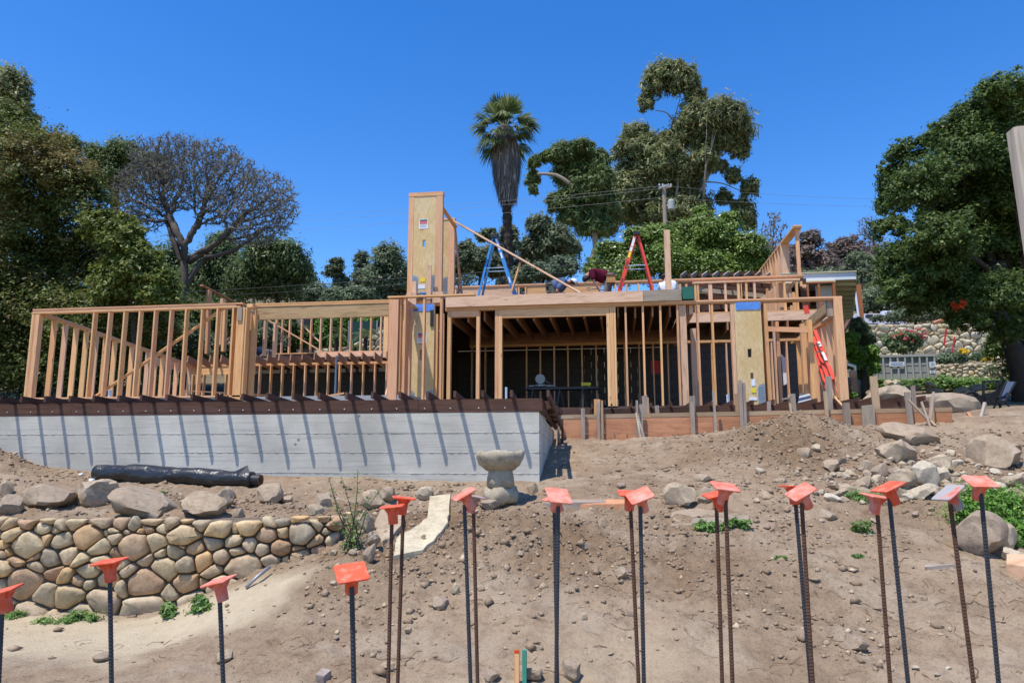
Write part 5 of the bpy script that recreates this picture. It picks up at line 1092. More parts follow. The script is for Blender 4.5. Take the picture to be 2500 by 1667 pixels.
# ------------------------------------------------------------------ rocks
def rock_mesh(name, sub, seed, mat, blocky=.5):
    rs = np.random.RandomState(seed); import bmesh
    bm = bmesh.new(); bmesh.ops.create_icosphere(bm, subdivisions=sub, radius=1.0)
    V = np.array([v.co[:] for v in bm.verts]); nrm = V.copy()
    planes = rs.normal(size=(14, 3)); planes /= np.linalg.norm(planes, axis=1)[:, None]; ds = rs.uniform(.56, .88, 14)
    for p, d in zip(planes, ds):
        k = nrm @ p; V = V-np.outer(np.maximum(0, V @ p-d)*.97, p)
    ph = rs.rand(6)*6
    f = .08*np.sin(nrm[:, 0]*3.1+ph[0])*np.sin(nrm[:, 1]*2.7+ph[1])+.05*np.sin(nrm[:, 2]*6+ph[2]+nrm[:, 0]*4)+.03*np.sin(nrm[:, 1]*11+ph[3])*np.sin(nrm[:, 0]*9+ph[4])
    f = f+.10*fbm(nrm[:, 0]*2.2+nrm[:, 2]*1.3+seed, nrm[:, 1]*2.2-nrm[:, 2]*1.7, 4)
    V = V*(1+f+rs.normal(size=len(V))*.012)[:, None]
    for v, c in zip(bm.verts, V): v.co = c
    me = bpy.data.meshes.new(name); bm.to_mesh(me); bm.free(); me.materials.append(mat)
    for p_ in me.polygons: p_.use_smooth = True
    me.update(); em = {}
    for p_ in me.polygons:
        for k_ in p_.edge_keys: em.setdefault(k_, []).append(p_.normal)
    for e_ in me.edges:
        q_ = em[e_.key]
        if len(q_) == 2 and q_[0].dot(q_[1]) < .90: e_.use_edge_sharp = True
    return me
RM = {k: [rock_mesh('rock', 3, 100+i+q*50, M[k], .75) for i in range(7)] for q, k in enumerate(('rock', 'whiterock'))}
RS_ = {k: [rock_mesh('rock', 2, 300+i+q*50, M[k], .8) for i in range(7)] for q, k in enumerate(('rock', 'whiterock'))}
def rock(x, yb, w, h, label, group=None, kind='rock', b=None, i=None, rot=None, cat='rock', sink=.34, name='rock', deep=.8):
    p = ghit(x, yb) if b is None else U(x, yb, b=b); k = p.length/FPX; w_ = w*k/2; h_ = h*k/2*1.02
    ml = (RM if w > 45 else RS_)[kind]; me = ml[(i if i is not None else random.randrange(7)) % 7]; d = w_*deep
    Mx = Matrix.Translation(p+Vector((0, d*.55, h_*(1-sink)))) @ Matrix.Diagonal((w_*1.06, d*1.05, h_*1.12, 1)) @ Euler((random.uniform(-.2, .2), random.uniform(-.2, .2), rot if rot is not None else random.uniform(0, 6.28))).to_matrix().to_4x4()
    o = link(bpy.data.objects.new(name, me), None, Mx); return tag(o, label, cat, group)
B_ = [(105, 1240, 112, 52, 'long tan boulder above the left end of the stone wall'), (212, 1236, 100, 62, 'tilted slab-like boulder second from the left above the stone wall'), (333, 1262, 165, 62, 'longest flat boulder lying above the stone wall'),
      (482, 1266, 120, 60, 'blocky pale boulder above the middle of the stone wall'), (542, 1242, 46, 55, 'upright rock tucked behind the blocky pale boulder'), (650, 1230, 80, 52, 'round brown boulder at the right end of the black roll'),
      (8, 1215, 34, 40, 'boulder cut by the left edge under the dirt pile'), (10, 1258, 56, 44, 'low brown boulder at the left edge above the wall'), (576, 1266, 36, 26, 'small brown rock right of the blocky pale boulder'), (330, 1270, 38, 30, 'small pointed rock under the longest boulder'),
      (550, 1215, 46, 22, 'flat dark rock behind the terrace boulders'), (698, 1228, 30, 22, 'small rock touching the round brown boulder'), (765, 1262, 40, 34, 'squarish rock resting on the wall top near its end'), (785, 1248, 46, 46, 'tan rock left of the spindly weed'),
      (905, 1243, 66, 50, 'rough boulder just right of the spindly weed'), (942, 1225, 50, 40, 'brown rock behind the curved slab'), (1037, 1222, 46, 34, 'pale split rock left of the birdbath'), (1068, 1216, 30, 26, 'brown rock near the birdbath foot'), (1140, 1214, 44, 30, 'pale rock touching the birdbath base'),
      (1195, 1246, 60, 30, 'yellowish flat stone below the birdbath'), (1300, 1206, 34, 34, 'dark stub of rock in the birdbath shadow'), (1668, 1235, 84, 60, 'big brown boulder behind the paired rebars in the middle'), (1730, 1230, 50, 48, 'pale boulder right of the big brown boulder'),
      (1517, 1195, 28, 18, 'small rock on the bare path'), (900, 1375, 34, 50, 'striped upright rock at the end of the stone wall'), (905, 1335, 50, 40, 'cleft rock above the striped one'), (885, 1300, 50, 60, 'orange brown rock at the curved wall end'),
      (1433, 1345, 34, 24, 'half buried round rock high on the middle slope'), (1518, 1415, 46, 28, 'rugged clod-like rock under the fifth rebar pair'), (1070, 1488, 50, 30, 'flat brown rock left of centre on the slope'), (1113, 1455, 26, 30, 'pale chip of rock leaning on the slope'),
      (1392, 1662, 62, 48, 'gray rock with an orange painted corner at the bottom'), (1298, 1666, 60, 36, 'rock beside the green stake at the bottom'), (1197, 1662, 44, 24, 'low rock left of the wooden stake at the bottom'), (945, 1640, 36, 24, 'round stone between two rebars at the bottom'), (542, 1620, 40, 36, 'brown stone behind the third rebar from the left'),
      (237, 1618, 38, 20, 'small stone on the pale sand'), (2098, 1590, 60, 28, 'flat half buried stone low on the right'), (1537, 1507, 20, 16, 'small pale stone left of the fifth rebar pair'), (1422, 1512, 28, 18, 'pair of pale stones in the middle of the slope'),
      (2240, 1085, 122, 50, 'flat topped dark boulder with white scratches'), (2455, 1145, 110, 76, 'largest dark boulder on the right rubble slope'), (2195, 1130, 90, 62, 'pyramid shaped gray boulder in the rubble'), (2262, 1187, 54, 64, 'chalky white boulder in the rubble'),
      (2205, 1192, 66, 46, 'broad tan boulder below the yellow one'), (2154, 1168, 38, 40, 'yellowish split rock in the rubble'), (2305, 1178, 40, 44, 'dark rock beside the chalky boulder'), (2252, 1215, 70, 26, 'low pale slab rock behind the right rebars'), (2205, 1225, 34, 36, 'dark upright rock behind the right rebars'),
      (2118, 1150, 36, 32, 'brown rock left of the pyramid boulder'), (2390, 1118, 30, 40, 'rock wedged left of the largest boulder'), (2398, 1350, 112, 92, 'smooth gray boulder at the right behind the last rebars'), (2448, 1348, 80, 76, 'pale domed boulder behind the smooth gray one'), (2480, 1372, 48, 28, 'white flat stone at the right edge'),
      (2300, 1150, 60, 40, 'brown hump of rock above the chalky boulder'), (1965, 1118, 40, 28, 'tan rock at the left end of the rubble'), (2035, 1154, 44, 34, 'round tan rock left in the rubble'), (2070, 1210, 34, 26, 'pale rock at the foot of the rubble'), (2118, 1188, 34, 28, 'gray blocky rock low in the rubble'),
      (2440, 1215, 60, 34, 'pale block at the right end of the rubble'), (2480, 1190, 50, 30, 'tan stone at the right edge of the rubble')]
whites = ('chalky', 'white flat', 'pale slab', 'pale chip', 'pale split', 'pale block', 'pale domed')
for q in B_:
    rock(*q, kind='whiterock' if any(w in q[4] for w in whites) else 'rock')
# the two great boulders behind the forms
for x, yb, w, h, lab, b in ((2330, 1048, 190, 94, 'great pale boulder behind the end of the form boards', 16.3), (2176, 990, 140, 52, 'rounded sunlit boulder behind the end joists', 17.5)): rock(x, yb, w, h, lab, b=b, kind='rock', deep=.6)
o = rock(1270, 1360, 20, 14, 'small stone on the crest of the middle slope')
# rubble: stones of the right pile and scattered field stones
PAIR = [965, 1145, 1358, 1551, 1760, 1950, 2158, 2323, 2396]
NM = ['first', 'second', 'third', 'fourth', 'fifth', 'sixth', 'seventh', 'gray capped', 'rightmost']
USED = set()
def whereabouts(x, y, s, k, what):
    size = 'tiny' if s < .022 else 'small' if s < .04 else 'fist sized' if s < .07 else 'large'
    colr = 'pale' if k == 'whiterock' else 'brown'
    i = min(range(9), key=lambda q: abs(PAIR[q]-x)); side = 'left of' if x < PAIR[i]-14 else 'right of' if x > PAIR[i]+14 else 'behind'
    if x < 900: pos = ('at the left edge' if x < 160 else 'before the black roll' if x < 640 else 'near the spindly weed') if y < 1300 else ('near the second rebar' if x < 400 else 'near the third rebar' if x < 690 else 'near the thick cornerwise capped rebar')
    else: pos = side+' the '+NM[i]+(' rebar pair' if i < 7 else ' rebar')
    lvl = 'just under its caps' if y < 1340 else 'midway down' if y < 1520 else 'low down'
    if what == 'rubble': lvl = 'high in the rubble' if y < 1150 else 'mid rubble' if y < 1190 else 'at the foot of the rubble'
    if x < 900: lvl = 'on the terrace' if y < 1300 else 'below the stone wall'
    lab = f'{size} {colr} stone {pos}, {lvl}'
    if lab in USED:
        c_ = sorted(B_, key=lambda q: math.hypot(q[0]-x, (q[1]-q[3]/2-y)*1.6))[:4]
        for q in c_:
            if math.hypot(q[0]-x, q[1]-y) > 150: continue
            rel = 'left of' if x < q[0]-q[2]*.4 else 'right of' if x > q[0]+q[2]*.4 else 'in front of' if y > q[1]-4 else 'behind'
            l2 = f'{size} {colr} stone {rel} the {q[4]}'
            if len(l2.split()) > 15: continue
            if l2 not in USED: lab = l2; break
    USED.add(lab); return lab
def scatter(n, fn, s0, s1, label, group, kinds):
    for _ in range(n):
        x, y = fn(); p = ghit(x, y); s = random.uniform(s0, s1)*random.choice((.6, .8, 1, 1.3)); k = random.choice(kinds); me = random.choice(RS_[k])
        Mx = Matrix.Translation(p+Vector((0, 0, s*.18))) @ Euler((random.uniform(-.4, .4), random.uniform(-.4, .4), random.uniform(0, 6.28))).to_matrix().to_4x4() @ Matrix.Diagonal((s*random.uniform(.8, 1.3), s*random.uniform(.7, 1.1), s*random.uniform(.45, .8), 1))
        tag(link(bpy.data.objects.new('stone', me), None, Mx), whereabouts(x, y, s, k, 'rubble' if 'rubble' in label else ''), 'stone', group)
scatter(150, lambda: (random.gauss(2190, 150), random.gauss(1172, 36)), .04, .115, 'broken fist to head sized stone in the rubble heap at right', 'rubble stones at right', ('rock', 'rock', 'whiterock'))
scatter(24, lambda: (random.uniform(2330, 2520), random.uniform(1130, 1235)), .05, .10, 'angular stone in the rubble at the right edge', 'stones at the right edge', ('rock', 'whiterock'))
scatter(36, lambda: (random.uniform(0, 1180), random.uniform(1205, 1262)), .02, .05, 'small loose stone on the terrace above the stone wall', 'loose terrace stones', ('rock', 'rock', 'whiterock'))
scatter(50, lambda: (random.uniform(880, 2500), random.uniform(1260, 1660)), .012, .034, 'small loose stone lying on the bare slope', 'loose stones on the slope', ('rock', 'whiterock', 'rock'))
scatter(13, lambda: (random.gauss(850, 45), random.gauss(1350, 32)), .03, .09, 'rubble stone at the broken end of the stone wall', 'stones at the broken end of the wall', ('rock', 'rock', 'whiterock'))
scatter(14, lambda: (random.uniform(430, 900), random.uniform(1400, 1560)), .014, .034, 'small stone on the dirt below the stone wall', 'loose stones below the wall', ('rock', 'rock', 'whiterock'))
M['chip'] = stone('stone chips', [(.36, .28, .2), (.44, .36, .26)], sc=2, dirty=.3)
# clods: far too many to count
def clods(n, dens, s0, s1, name, label, mat='clod'):
    ico = [Vector(v).normalized() for v in ((0, 0, 1), (1, 0, 0), (0, 1, 0), (-1, 0, 0), (0, -1, 0), (0, 0, -1), (1, 1, 1), (-1, 1, 1), (-1, -1, 1), (1, -1, 1))]
    a = RS.uniform(-11, 9.5, n*8); b = RS.uniform(5.2, 14.6, n*8); keep = RS.rand(n*8) < dens(a, b); a = a[keep][:n]; b = b[keep][:n]; N = len(a); z = H(a, b)
    base = np.array([(0, 0, 1), (1, 0, .1), (.1, 1, -.1), (-1, .1, 0), (0, -1, .1), (0, 0, -1)], float); Fc = np.array([(0, 1, 2), (0, 2, 3), (0, 3, 4), (0, 4, 1), (5, 2, 1), (5, 3, 2), (5, 4, 3), (5, 1, 4)])
    s = s0+(s1-s0)*RS.rand(N)**4; an = RS.rand(N)*6.28; V = base[None]*(1+RS.normal(size=(N, 6, 1))*.28)+RS.normal(size=(N, 6, 3))*.14; V[:, :, 2] *= .65
    x = V[:, :, 0]*np.cos(an)[:, None]-V[:, :, 1]*np.sin(an)[:, None]; y = V[:, :, 0]*np.sin(an)[:, None]+V[:, :, 1]*np.cos(an)[:, None]
    V = np.stack([a[:, None]+x*s[:, None], b[:, None]+y*s[:, None], z[:, None]+V[:, :, 2]*s[:, None]+s[:, None]*.15], 2).reshape(-1, 3)
    F = (Fc[None]+np.arange(N)[:, None, None]*6).reshape(-1, 3); o = quads_mesh(name, V, 3, M[mat], F=F); return tag(o, label, kind='stuff')
def dens(a, b):
    s = (a-W0.x)*wn.x+(b-W0.y)*wn.y
    d = .02+.75*np.clip(fbm(a*1.1+11, b*1.1, 3)*2.2+.12, 0, 1)**2
    d += np.exp(-((a-3.2)/2.6)**2-((b-11.8)/1.7)**2)+np.exp(-((a+1.0)/2.4)**2-((b-7.7)/1.0)**2)+1.2*np.exp(-((a+9.6)/1.0)**2-((b-9.7)/.45)**2)+.9*np.exp(-((b-8.35)/.33)**2)*(a < -1.5)
    d = np.where((s > -.12) & (b < 7.2) & (a < -2.6-.5*(b-6)), .03, d); d = np.where((b > 10.3) & (a < -1), 0, d); d *= 1-.75*np.exp(-((a-.3)/1.2)**2-((b-12)/1.6)**2)
    return np.clip(d, 0, 1)
clods(20000, dens, .005, .032, 'dirt_clods', 'loose clods and crumbs of dry dirt'); clods(2600, dens, .02, .06, 'dirt_clods', 'bigger lumps of dry dirt')
def dens2(a, b): return np.clip(np.exp(-((a-4.6)/1.5)**2-((b-10.4)/.75)**2)*1.1+.5*np.exp(-((a-6.4)/1.0)**2-((b-9.9)/.8)**2), 0, 1)
clods(900, dens2, .02, .075, 'rubble_chips', 'small broken stones packed between the rubble rocks', 'chip')
# dry roots
vs = []; fs = []
def wisp(p, L, r):
    global vs, fs
    n = 7; an = random.uniform(0, 6.28); pts = []; x, y = p.x, p.y
    for i in range(n): 
        pts.append(Vector((x, y, hz(x, y)+r*1.5+.014*math.sin(i*1.1)*random.random()))); an += random.gauss(0, .55); x += math.cos(an)*L/n; y += math.sin(an)*L/n*.8
    v, f = tube_arr(pts, [r*(1-.6*i/n) for i in range(n)], 4, False); o = len(vs); vs += v; fs += [tuple(k+o for k in q) for q in f]
for _ in range(230):
    wisp(ghit(random.uniform(850, 2500), random.uniform(1260, 1660)), random.uniform(.08, .45), random.uniform(.0015, .004))
for _ in range(40): wisp(ghit(random.uniform(100, 900), random.uniform(1560, 1665)), random.uniform(.1, .4), random.uniform(.0015, .003))
for _ in range(30): wisp(ghit(random.gauss(1640, 25), random.gauss(1232, 12)), random.uniform(.2, .5), .003)
M['root'] = plain('dry root', (.20, .13, .085), .9, .1, 0, .4, 20)
tag(mesh('dry_roots', vs, fs, M['root']), 'thin dry roots and twigs strewn over the dirt', kind='stuff')
# planks and slabs on the ground
def gslab(name, corners, th, mat, label, cat, b=None, rough=.012, n=1):
    P = [ghit(*c) for c in corners]; m = len(P); c = sum(P, Vector())/m
    if n > 1:
        Q = []
        for i in range(m):
            for k in range(n):
                q = P[i].lerp(P[(i+1) % m], k/n); Q.append(q+Vector((random.gauss(0, rough), random.gauss(0, rough), 0)))
        P = Q; m = len(P)
    top = [p+Vector((0, 0, th))-c for p in P]; bot = [p-Vector((0, 0, .08))-c for p in P]; mid = [p.lerp(Vector((0, 0, p.z)), .03)+Vector((0, 0, .0)) for p in top]
    o = mesh(name, [Vector((t_.x*1.0, t_.y*1.0, t_.z-.008)) for t_ in top]+bot+[Vector((t_.x*.975, t_.y*.975, t_.z)) for t_ in top]+[Vector((0, 0, sum(t_.z for t_ in top)/m))],
             [(i, i+m, (i+1) % m+m, (i+1) % m) for i in range(m)]+[(i, (i+1) % m, (i+1) % m+2*m, i+2*m) for i in range(m)]+[(2*m+i, 2*m+(i+1) % m, 3*m) for i in range(m)], mat, None, Matrix.Translation(c))
    return tag(o, label, cat)
gslab('stone_slab', [(960, 1372), (1030, 1352), (1082, 1310), (1097, 1268), (1098, 1215), (1050, 1220), (1062, 1262), (1010, 1300), (965, 1325)], .045, M['stone2'], 'large curved cracked stone slab left of the birdbath', 'slab', n=4)
gslab('stone_slab', [(925, 1330), (955, 1330), (990, 1270), (985, 1240), (930, 1245), (915, 1290)], .04, M['rock'], 'tan slab standing behind the first rebar pair', 'slab', n=3)
gslab('stone_slab', [(1640, 1290), (1790, 1285), (1800, 1268), (1700, 1248), (1640, 1258)], .035, M['rock'], 'flat pale slab behind the middle rebar pairs', 'slab', n=4)
gslab('plank', [(1400, 1240), (1528, 1240), (1528, 1229), (1400, 1229)], .045, M['form'], 'reddish plank edging the path in the middle', 'plank')
gslab('plank', [(1325, 1233), (1480, 1232), (1480, 1225), (1325, 1225)], .03, M['graywood'], 'gray board lying behind the reddish plank', 'plank')
gslab('plank', [(1690, 1290), (1830, 1280), (1830, 1270), (1690, 1276)], .04, M['gray2'], 'gray plank half sunk in weeds behind the middle rebars', 'plank')
gslab('plank', [(2258, 1396), (2348, 1391), (2348, 1385), (2258, 1388)], .03, M['graywood'], 'weathered stick of board lying on the right slope', 'plank')
gslab('plank', [(2460, 1405), (2510, 1410), (2510, 1382), (2460, 1378)], .10, M['pinkbeam'], 'short cut of new lumber at the right edge', 'plank')
gslab('plank', [(770, 1665), (790, 1668), (808, 1655), (785, 1645)], .05, M['graywood'], 'gray board end poking in at the bottom', 'plank')
p = U(2362, 1075, b=14.6); o = empty('stick', p, 'gray stick leaning up behind the flat topped boulder', 'stick'); beam('stick_shaft', U(2389, 1048, b=14.9), U(2405, 983, b=15.1), .05, .05, M['graywood'], o)
o = empty('stick', p, 'short orange board leaning by the great pale boulder', 'stick'); beam('stick_shaft', U(2362, 1008, b=15.2), U(2376, 1028, b=15.0), .05, .05, M['form'], o)
for x, yt, w, mt, lab in ((1262, 1593, .034, 'lumber', 'wooden marker stake at the bottom of the picture'), (1281, 1585, .03, 'greenst', 'green painted marker stake next to the wooden one')):
    M.setdefault('greenst', plain('green painted wood', (.05, .26, .18), .7, .3, 0, .15))
    g = U(x, 1668, b=5.35); o = empty('marker_stake', (g.x, g.y, -1.66), lab, 'stake'); tp_ = U(x, yt, b=5.35); ab('stake_shaft', g.x-w/2, g.x+w/2, 5.33, 5.36, -1.75, tp_.z, M[mt], o)
    if mt == 'lumber': ab('stake_tip', g.x-w/2, g.x+w/2, 5.33, 5.36, tp_.z+.002, tp_.z+.02, M['redfl'], o)
# ------------------------------------------------------------------ rebar with caps
def rebar(top, bot, d, tilt, yaw, cap, rust, label, side=.086, cx=None, group='capped rebar dowels'):
    p = U(*top, b=d); q0 = U(*bot, b=d); dr_ = (p-q0).normalized(); q = q0+dr_*(-(q0.z+1.62)/dr_.z); 
    o = empty('rebar', q, label, 'rebar', group); m = MB(); r = .0071; n = max(2, int((p-q).length/.0105)); pts = []; rr = []
    L = (p-q).length
    for i in range(n*2): t_ = i/(n*2-1); pts.append(q.lerp(p, t_)); rr.append(r*1.10 if i % 2 else r*.93)
    m.tube(pts, rr, 7).build('bar', M['rust' if rust else 'rebar'], o)
    if rust == 2:
        pass
    c = MB(); hs_ = side/2; t0 = .006
    prof = [(.0165, -.060), (.0175, -.058), (.0185, -.030), (.0195, -.012), (.0235, -.004), (.026, 0)]; c.lathe(prof, (0, 0, 0), 14)
    for k in range(4):
        an = k*math.pi/2+math.pi/4; u_ = Vector((math.cos(an), math.sin(an), 0)); s_ = Vector((-u_.y, u_.x, 0))*.0016
        c.add([u_*.02+Vector((0, 0, -.022))+s_, u_*.022+Vector((0, 0, -.002))+s_, u_*.036+Vector((0, 0, -.002))+s_, u_*.02+Vector((0, 0, -.022))-s_, u_*.022+Vector((0, 0, -.002))-s_, u_*.036+Vector((0, 0, -.002))-s_], [(0, 1, 2), (5, 4, 3), (0, 2, 5, 3)])
    Mx = Matrix.Translation(p+dr_*.035) @ Euler((math.radians(tilt[0]), math.radians(tilt[1]), 0)).to_matrix().to_4x4() @ Matrix.Rotation(math.radians(yaw), 4, 'Z')
    co = c.build('safety_cap', M[cap], o, smooth=False, M=Mx)
    pl = MB(); rc = .008; ring = []
    for sx, sy in ((1, 1), (-1, 1), (-1, -1), (1, -1)):
        for k in range(4):
            an = math.atan2(sy, sx)-math.pi/4+k*math.pi/6; ring.append(((hs_-rc)*sx+rc*math.cos(an), (hs_-rc)*sy+rc*math.sin(an)))
    m_ = len(ring); zl = [(0.97, 0), (1, .0015), (1, t0-.0015), (.97, t0)]
    vs = [(x*s, y*s, z) for s, z in zl for x, y in ring]; fs = [tuple(range(m_-1, -1, -1)), tuple(3*m_+i for i in range(m_))]+[(l*m_+i, l*m_+(i+1) % m_, (l+1)*m_+(i+1) % m_, (l+1)*m_+i) for l in range(3) for i in range(m_)]
    mesh('cap_plate', vs, fs, M[cap], co, Mx)
    return o
RB = [((5, 1475), (-3, 1640), 1.95, (8, -14), 20, 'cap', 0, 'rebar at the left edge, its orange cap cut by the frame'),
      ((268, 1400), (272, 1667), 2.15, (4, -6), 8, 'cap', 0, 'dark rebar with bright orange cap before the stone wall, second from left'),
      ((536, 1448), (545, 1667), 2.2, (6, -14), 0, 'capf', 0, 'dark rebar with faded cap tipped to the right, third from left'),
      ((859, 1432), (864, 1667), 1.95, (24, 8), 32, 'cap', 0, 'thick rebar with the largest cap turned cornerwise and tilted toward the camera'),
      ((957, 1262), (948, 1667), 2.6, (2, -5), 10, 'cap', 1, 'rusty rebar nearest left of the first pair'), ((985, 1240), (971, 1667), 2.7, (-2, 6), 20, 'cap', 1, 'rusty rebar standing just right and higher in the first pair'),
      ((1134, 1232), (1149, 1667), 2.6, (14, -26), 20, 'capf', 0, 'rebar of the second pair with cap tipped steeply up to the right'), ((1156, 1236), (1166, 1667), 2.75, (-3, 10), 25, 'capg', 1, 'rusty rebar of the second pair with a cement smeared cap'),
      ((1353, 1236), (1361, 1667), 2.8, (6, -22), 15, 'capf', 0, 'rear rebar hidden behind the broad faded cap'), ((1363, 1236), (1358, 1667), 2.6, (28, 20), 28, 'capf', 0, 'front rebar with a broad faded cap tilted down to the right'),
      ((1539, 1230), (1559, 1667), 2.75, (10, 4), 5, 'cap', 1, 'rusty rebar of the fourth pair behind'), ((1563, 1236), (1572, 1667), 2.6, (26, -16), 10, 'capf', 0, 'rebar of the fourth pair with a tipped faded cap in front'),
      ((1749, 1232), (1763, 1667), 2.75, (8, -12), 10, 'cap', 1, 'rebar of the fifth pair with a lower crumpled orange cap'), ((1771, 1215), (1788, 1667), 2.6, (14, 10), 12, 'capf', 1, 'rebar of the fifth pair with a higher pinkish cap'),
      ((1941, 1214), (1979, 1667), 2.75, (-3, 2), 15, 'cap', 0, 'rebar of the sixth pair with a flat bright cap behind'), ((1957, 1228), (1984, 1667), 2.6, (18, -28), 5, 'capf', 1, 'rusty rebar of the sixth pair with a steeply tipped cap'),
      ((2141, 1238), (2173, 1667), 2.75, (4, 10), 15, 'capf', 1, 'rusty rebar of the seventh pair with a lower dirty cap'), ((2171, 1216), (2217, 1667), 2.65, (6, -22), 15, 'cap', 0, 'rebar of the seventh pair with a bright cap tipped up to the right'),
      ((2320, 1230), (2377, 1667), 2.65, (8, -34), 15, 'capg', 1, 'rebar with a gray cement covered cap, second from the right'), ((2395, 1204), (2438, 1667), 2.6, (22, 2), 3, 'capf', 0, 'rightmost rebar with a pinkish cap seen from above')]
for q in RB: rebar(*q)
# weathered post at the upper right
pw = U(2456, 322, b=2.40); px0, px1 = pw.x, pw.x+.115
po = empty('wooden_post', (pw.x+.05, 2.35, -1.6), 'weathered gray post rising at the right edge close to the camera', 'post')
m = MB(); bev = .008
pl = [(px0, 2.35+bev), (px0+bev, 2.35), (px1-bev, 2.35), (px1, 2.35+bev), (px1, 2.40), (px0, 2.40)]; n = 6
q_ = U(2502, 636, b=2.40); lean = (q_.x-pw.x)/(pw.z-q_.z)
vs = [(z, x+lean*(pw.z-z), y) for z in (-1.75, pw.z-.005) for x, y in pl]
fs = [tuple(range(n-1, -1, -1)), tuple(range(n, 2*n))]+[(i, (i+1) % n, (i+1) % n+n, i+n) for i in range(n)]
M['postwood'] = wood('pale weathered post', (.52, .43, .33), (.56, .47, .37), .66, stain=.2, stainc=(.36, .29, .23), grain=16)
mesh('post_shaft', vs, fs, M['postwood'], po, Matrix(((0, 1, 0, 0), (0, 0, 1, 0), (1, 0, 0, 0), (0, 0, 0, 1))))
# ------------------------------------------------------------------ birdbath, roll, weed
g = ghit(1222, 1226); g.z -= .02; k = g.length/FPX; bb = empty('birdbath', g, 'rough carved stone birdbath in front of the concrete corner', 'birdbath')
def lumpy(name, prof, c, mat, par, amp=.012, n=30, seed=1):
    rs = np.random.RandomState(seed); vs = []; fs = []; ph = rs.rand(8)*6
    for j, (r, z) in enumerate(prof):
        for i in range(n):
            an = 2*math.pi*i/n; f = 1+amp/.2*(math.sin(an*3+ph[0]+j*.6)+.7*math.sin(an*5+ph[1]-j*.8)+.5*math.sin(an*9+ph[2]+j))*.35+rs.normal()*.012
            vs.append((r*f*math.cos(an), r*f*math.sin(an), z+rs.normal()*amp*.35+amp*.7*math.sin(an*4+ph[3]+j)))
    for j in range(len(prof)-1):
        for i in range(n): k2 = (i+1) % n; fs.append((j*n+i, j*n+k2, (j+1)*n+k2, (j+1)*n+i))
    fs += [tuple(range(n-1, -1, -1)), tuple((len(prof)-1)*n+i for i in range(n))]
    return mesh(name, vs, fs, mat, par, Matrix.Translation(c), smooth=True)
s = k
lumpy('bowl', [(20*s, 0), (34*s, 5*s), (50*s, 17*s), (57*s, 32*s), (57*s, 44*s), (52*s, 47*s), (44*s, 44*s), (20*s, 38*s)], g+Vector((-1*s, 0, 76*s)), M['birdbath'], bb, .02, seed=3)
lumpy('pedestal', [(34*s, 0), (32*s, 20*s), (29*s, 38*s), (27*s, 44*s)], g+Vector((0, 0, 38*s)), M['birdbath'], bb, .009, seed=5)
lumpy('base', [(30*s, 0), (41*s, 8*s), (42*s, 22*s), (37*s, 36*s), (25*s, 42*s)], g+Vector((0, 0, 0)), M['birdbath'], bb, .026, seed=7)
r0_, r1_ = U(231, 1155, b=9.95), U(624, 1178, b=9.85); r0_ = U(237, 1154, b=9.72); r1_ = U(616, 1171, b=9.6)
ro = empty('plastic_roll', (r0_+r1_)/2, 'long black roll of plastic sheeting lying along the concrete wall', 'roll')
m = MB(); d = r1_-r0_; Ln = d.length; x_ = d.normalized(); y_ = Vector((0, 0, 1)).cross(x_).normalized(); z_ = x_.cross(y_); n = 26; N = 90; vs = []; fs = []
for i in range(N+1):
    q = i/N; c = r0_+d*q; R0 = .118+.014*math.sin(q*5)+(.01 if q > .2 else 0)
    for j in range(n):
        an = 2*math.pi*j/n; w_ = .008*vnoise(np.array(q*22+j*.35), np.array(j*.9+q*3))+.008*math.sin(an*2+q*16)*(q > .15)+.002*math.sin(q*60+an*3)
        rr_ = R0+float(w_) if .02 < q < .98 else R0; zz_ = max(-.10, math.sin(an)*rr_); vs.append(c+y_*math.cos(an)*rr_+z_*zz_)
    if i: fs += [((i-1)*n+j, (i-1)*n+(j+1) % n, i*n+(j+1) % n, i*n+j) for j in range(n)]
fs += [tuple(range(n-1, -1, -1)), tuple(N*n+j for j in range(n))]
mesh('sheeting', [v-(r0_+r1_)/2 for v in vs], fs, M['sheet'], ro, Matrix.Translation((r0_+r1_)/2), smooth=True)
m = MB(); c1 = r1_+x_*.0; m.tube([c1, c1+x_*.13], .078, 20, False); m.build('inner_roll', M['black'], ro, smooth=True)
m = MB(); e_ = c1+x_*.13; 
vs = []; fs = []
for j in range(20):
    an = 2*math.pi*j/20
    for r_ in (.078, .05, .044, .02): vs.append(e_+(y_*math.cos(an)+z_*math.sin(an))*r_-x_*(0 if r_ > .04 else .03))
for j in range(20):
    for l in range(3): a_ = j*4+l; b_ = ((j+1) % 20)*4+l; fs.append((a_, b_, b_+1, a_+1))
mesh('cardboard_core', vs, fs, M['brown'], ro)
p = r1_-x_*.28; vs = [p+z_*.10-y_*.03, p+x_*.20+z_*.20-y_*.02, p+x_*.27+z_*.09-y_*.06, p+x_*.26-z_*.02-y_*.10, p+x_*.12+z_*.05-y_*.115, p+x_*.02+z_*.06-y_*.10]; mesh('loose_flap', vs+[v-y_*.003 for v in vs], [(0, 1, 2, 4), (4, 2, 3), (0, 4, 5), (10, 8, 7, 6), (9, 8, 10), (11, 10, 6)], M['black'], ro)
g = ghit(860, 1345); wo = empty('spindly_weed', g, 'spindly dark stemmed weed growing at the end of the stone wall', 'weed')
tips = [(872, 1145), (838, 1162), (815, 1190), (805, 1165), (925, 1190), (868, 1230), (840, 1255), (905, 1215), (812, 1262), (880, 1265)]; st = MB(); lv = []
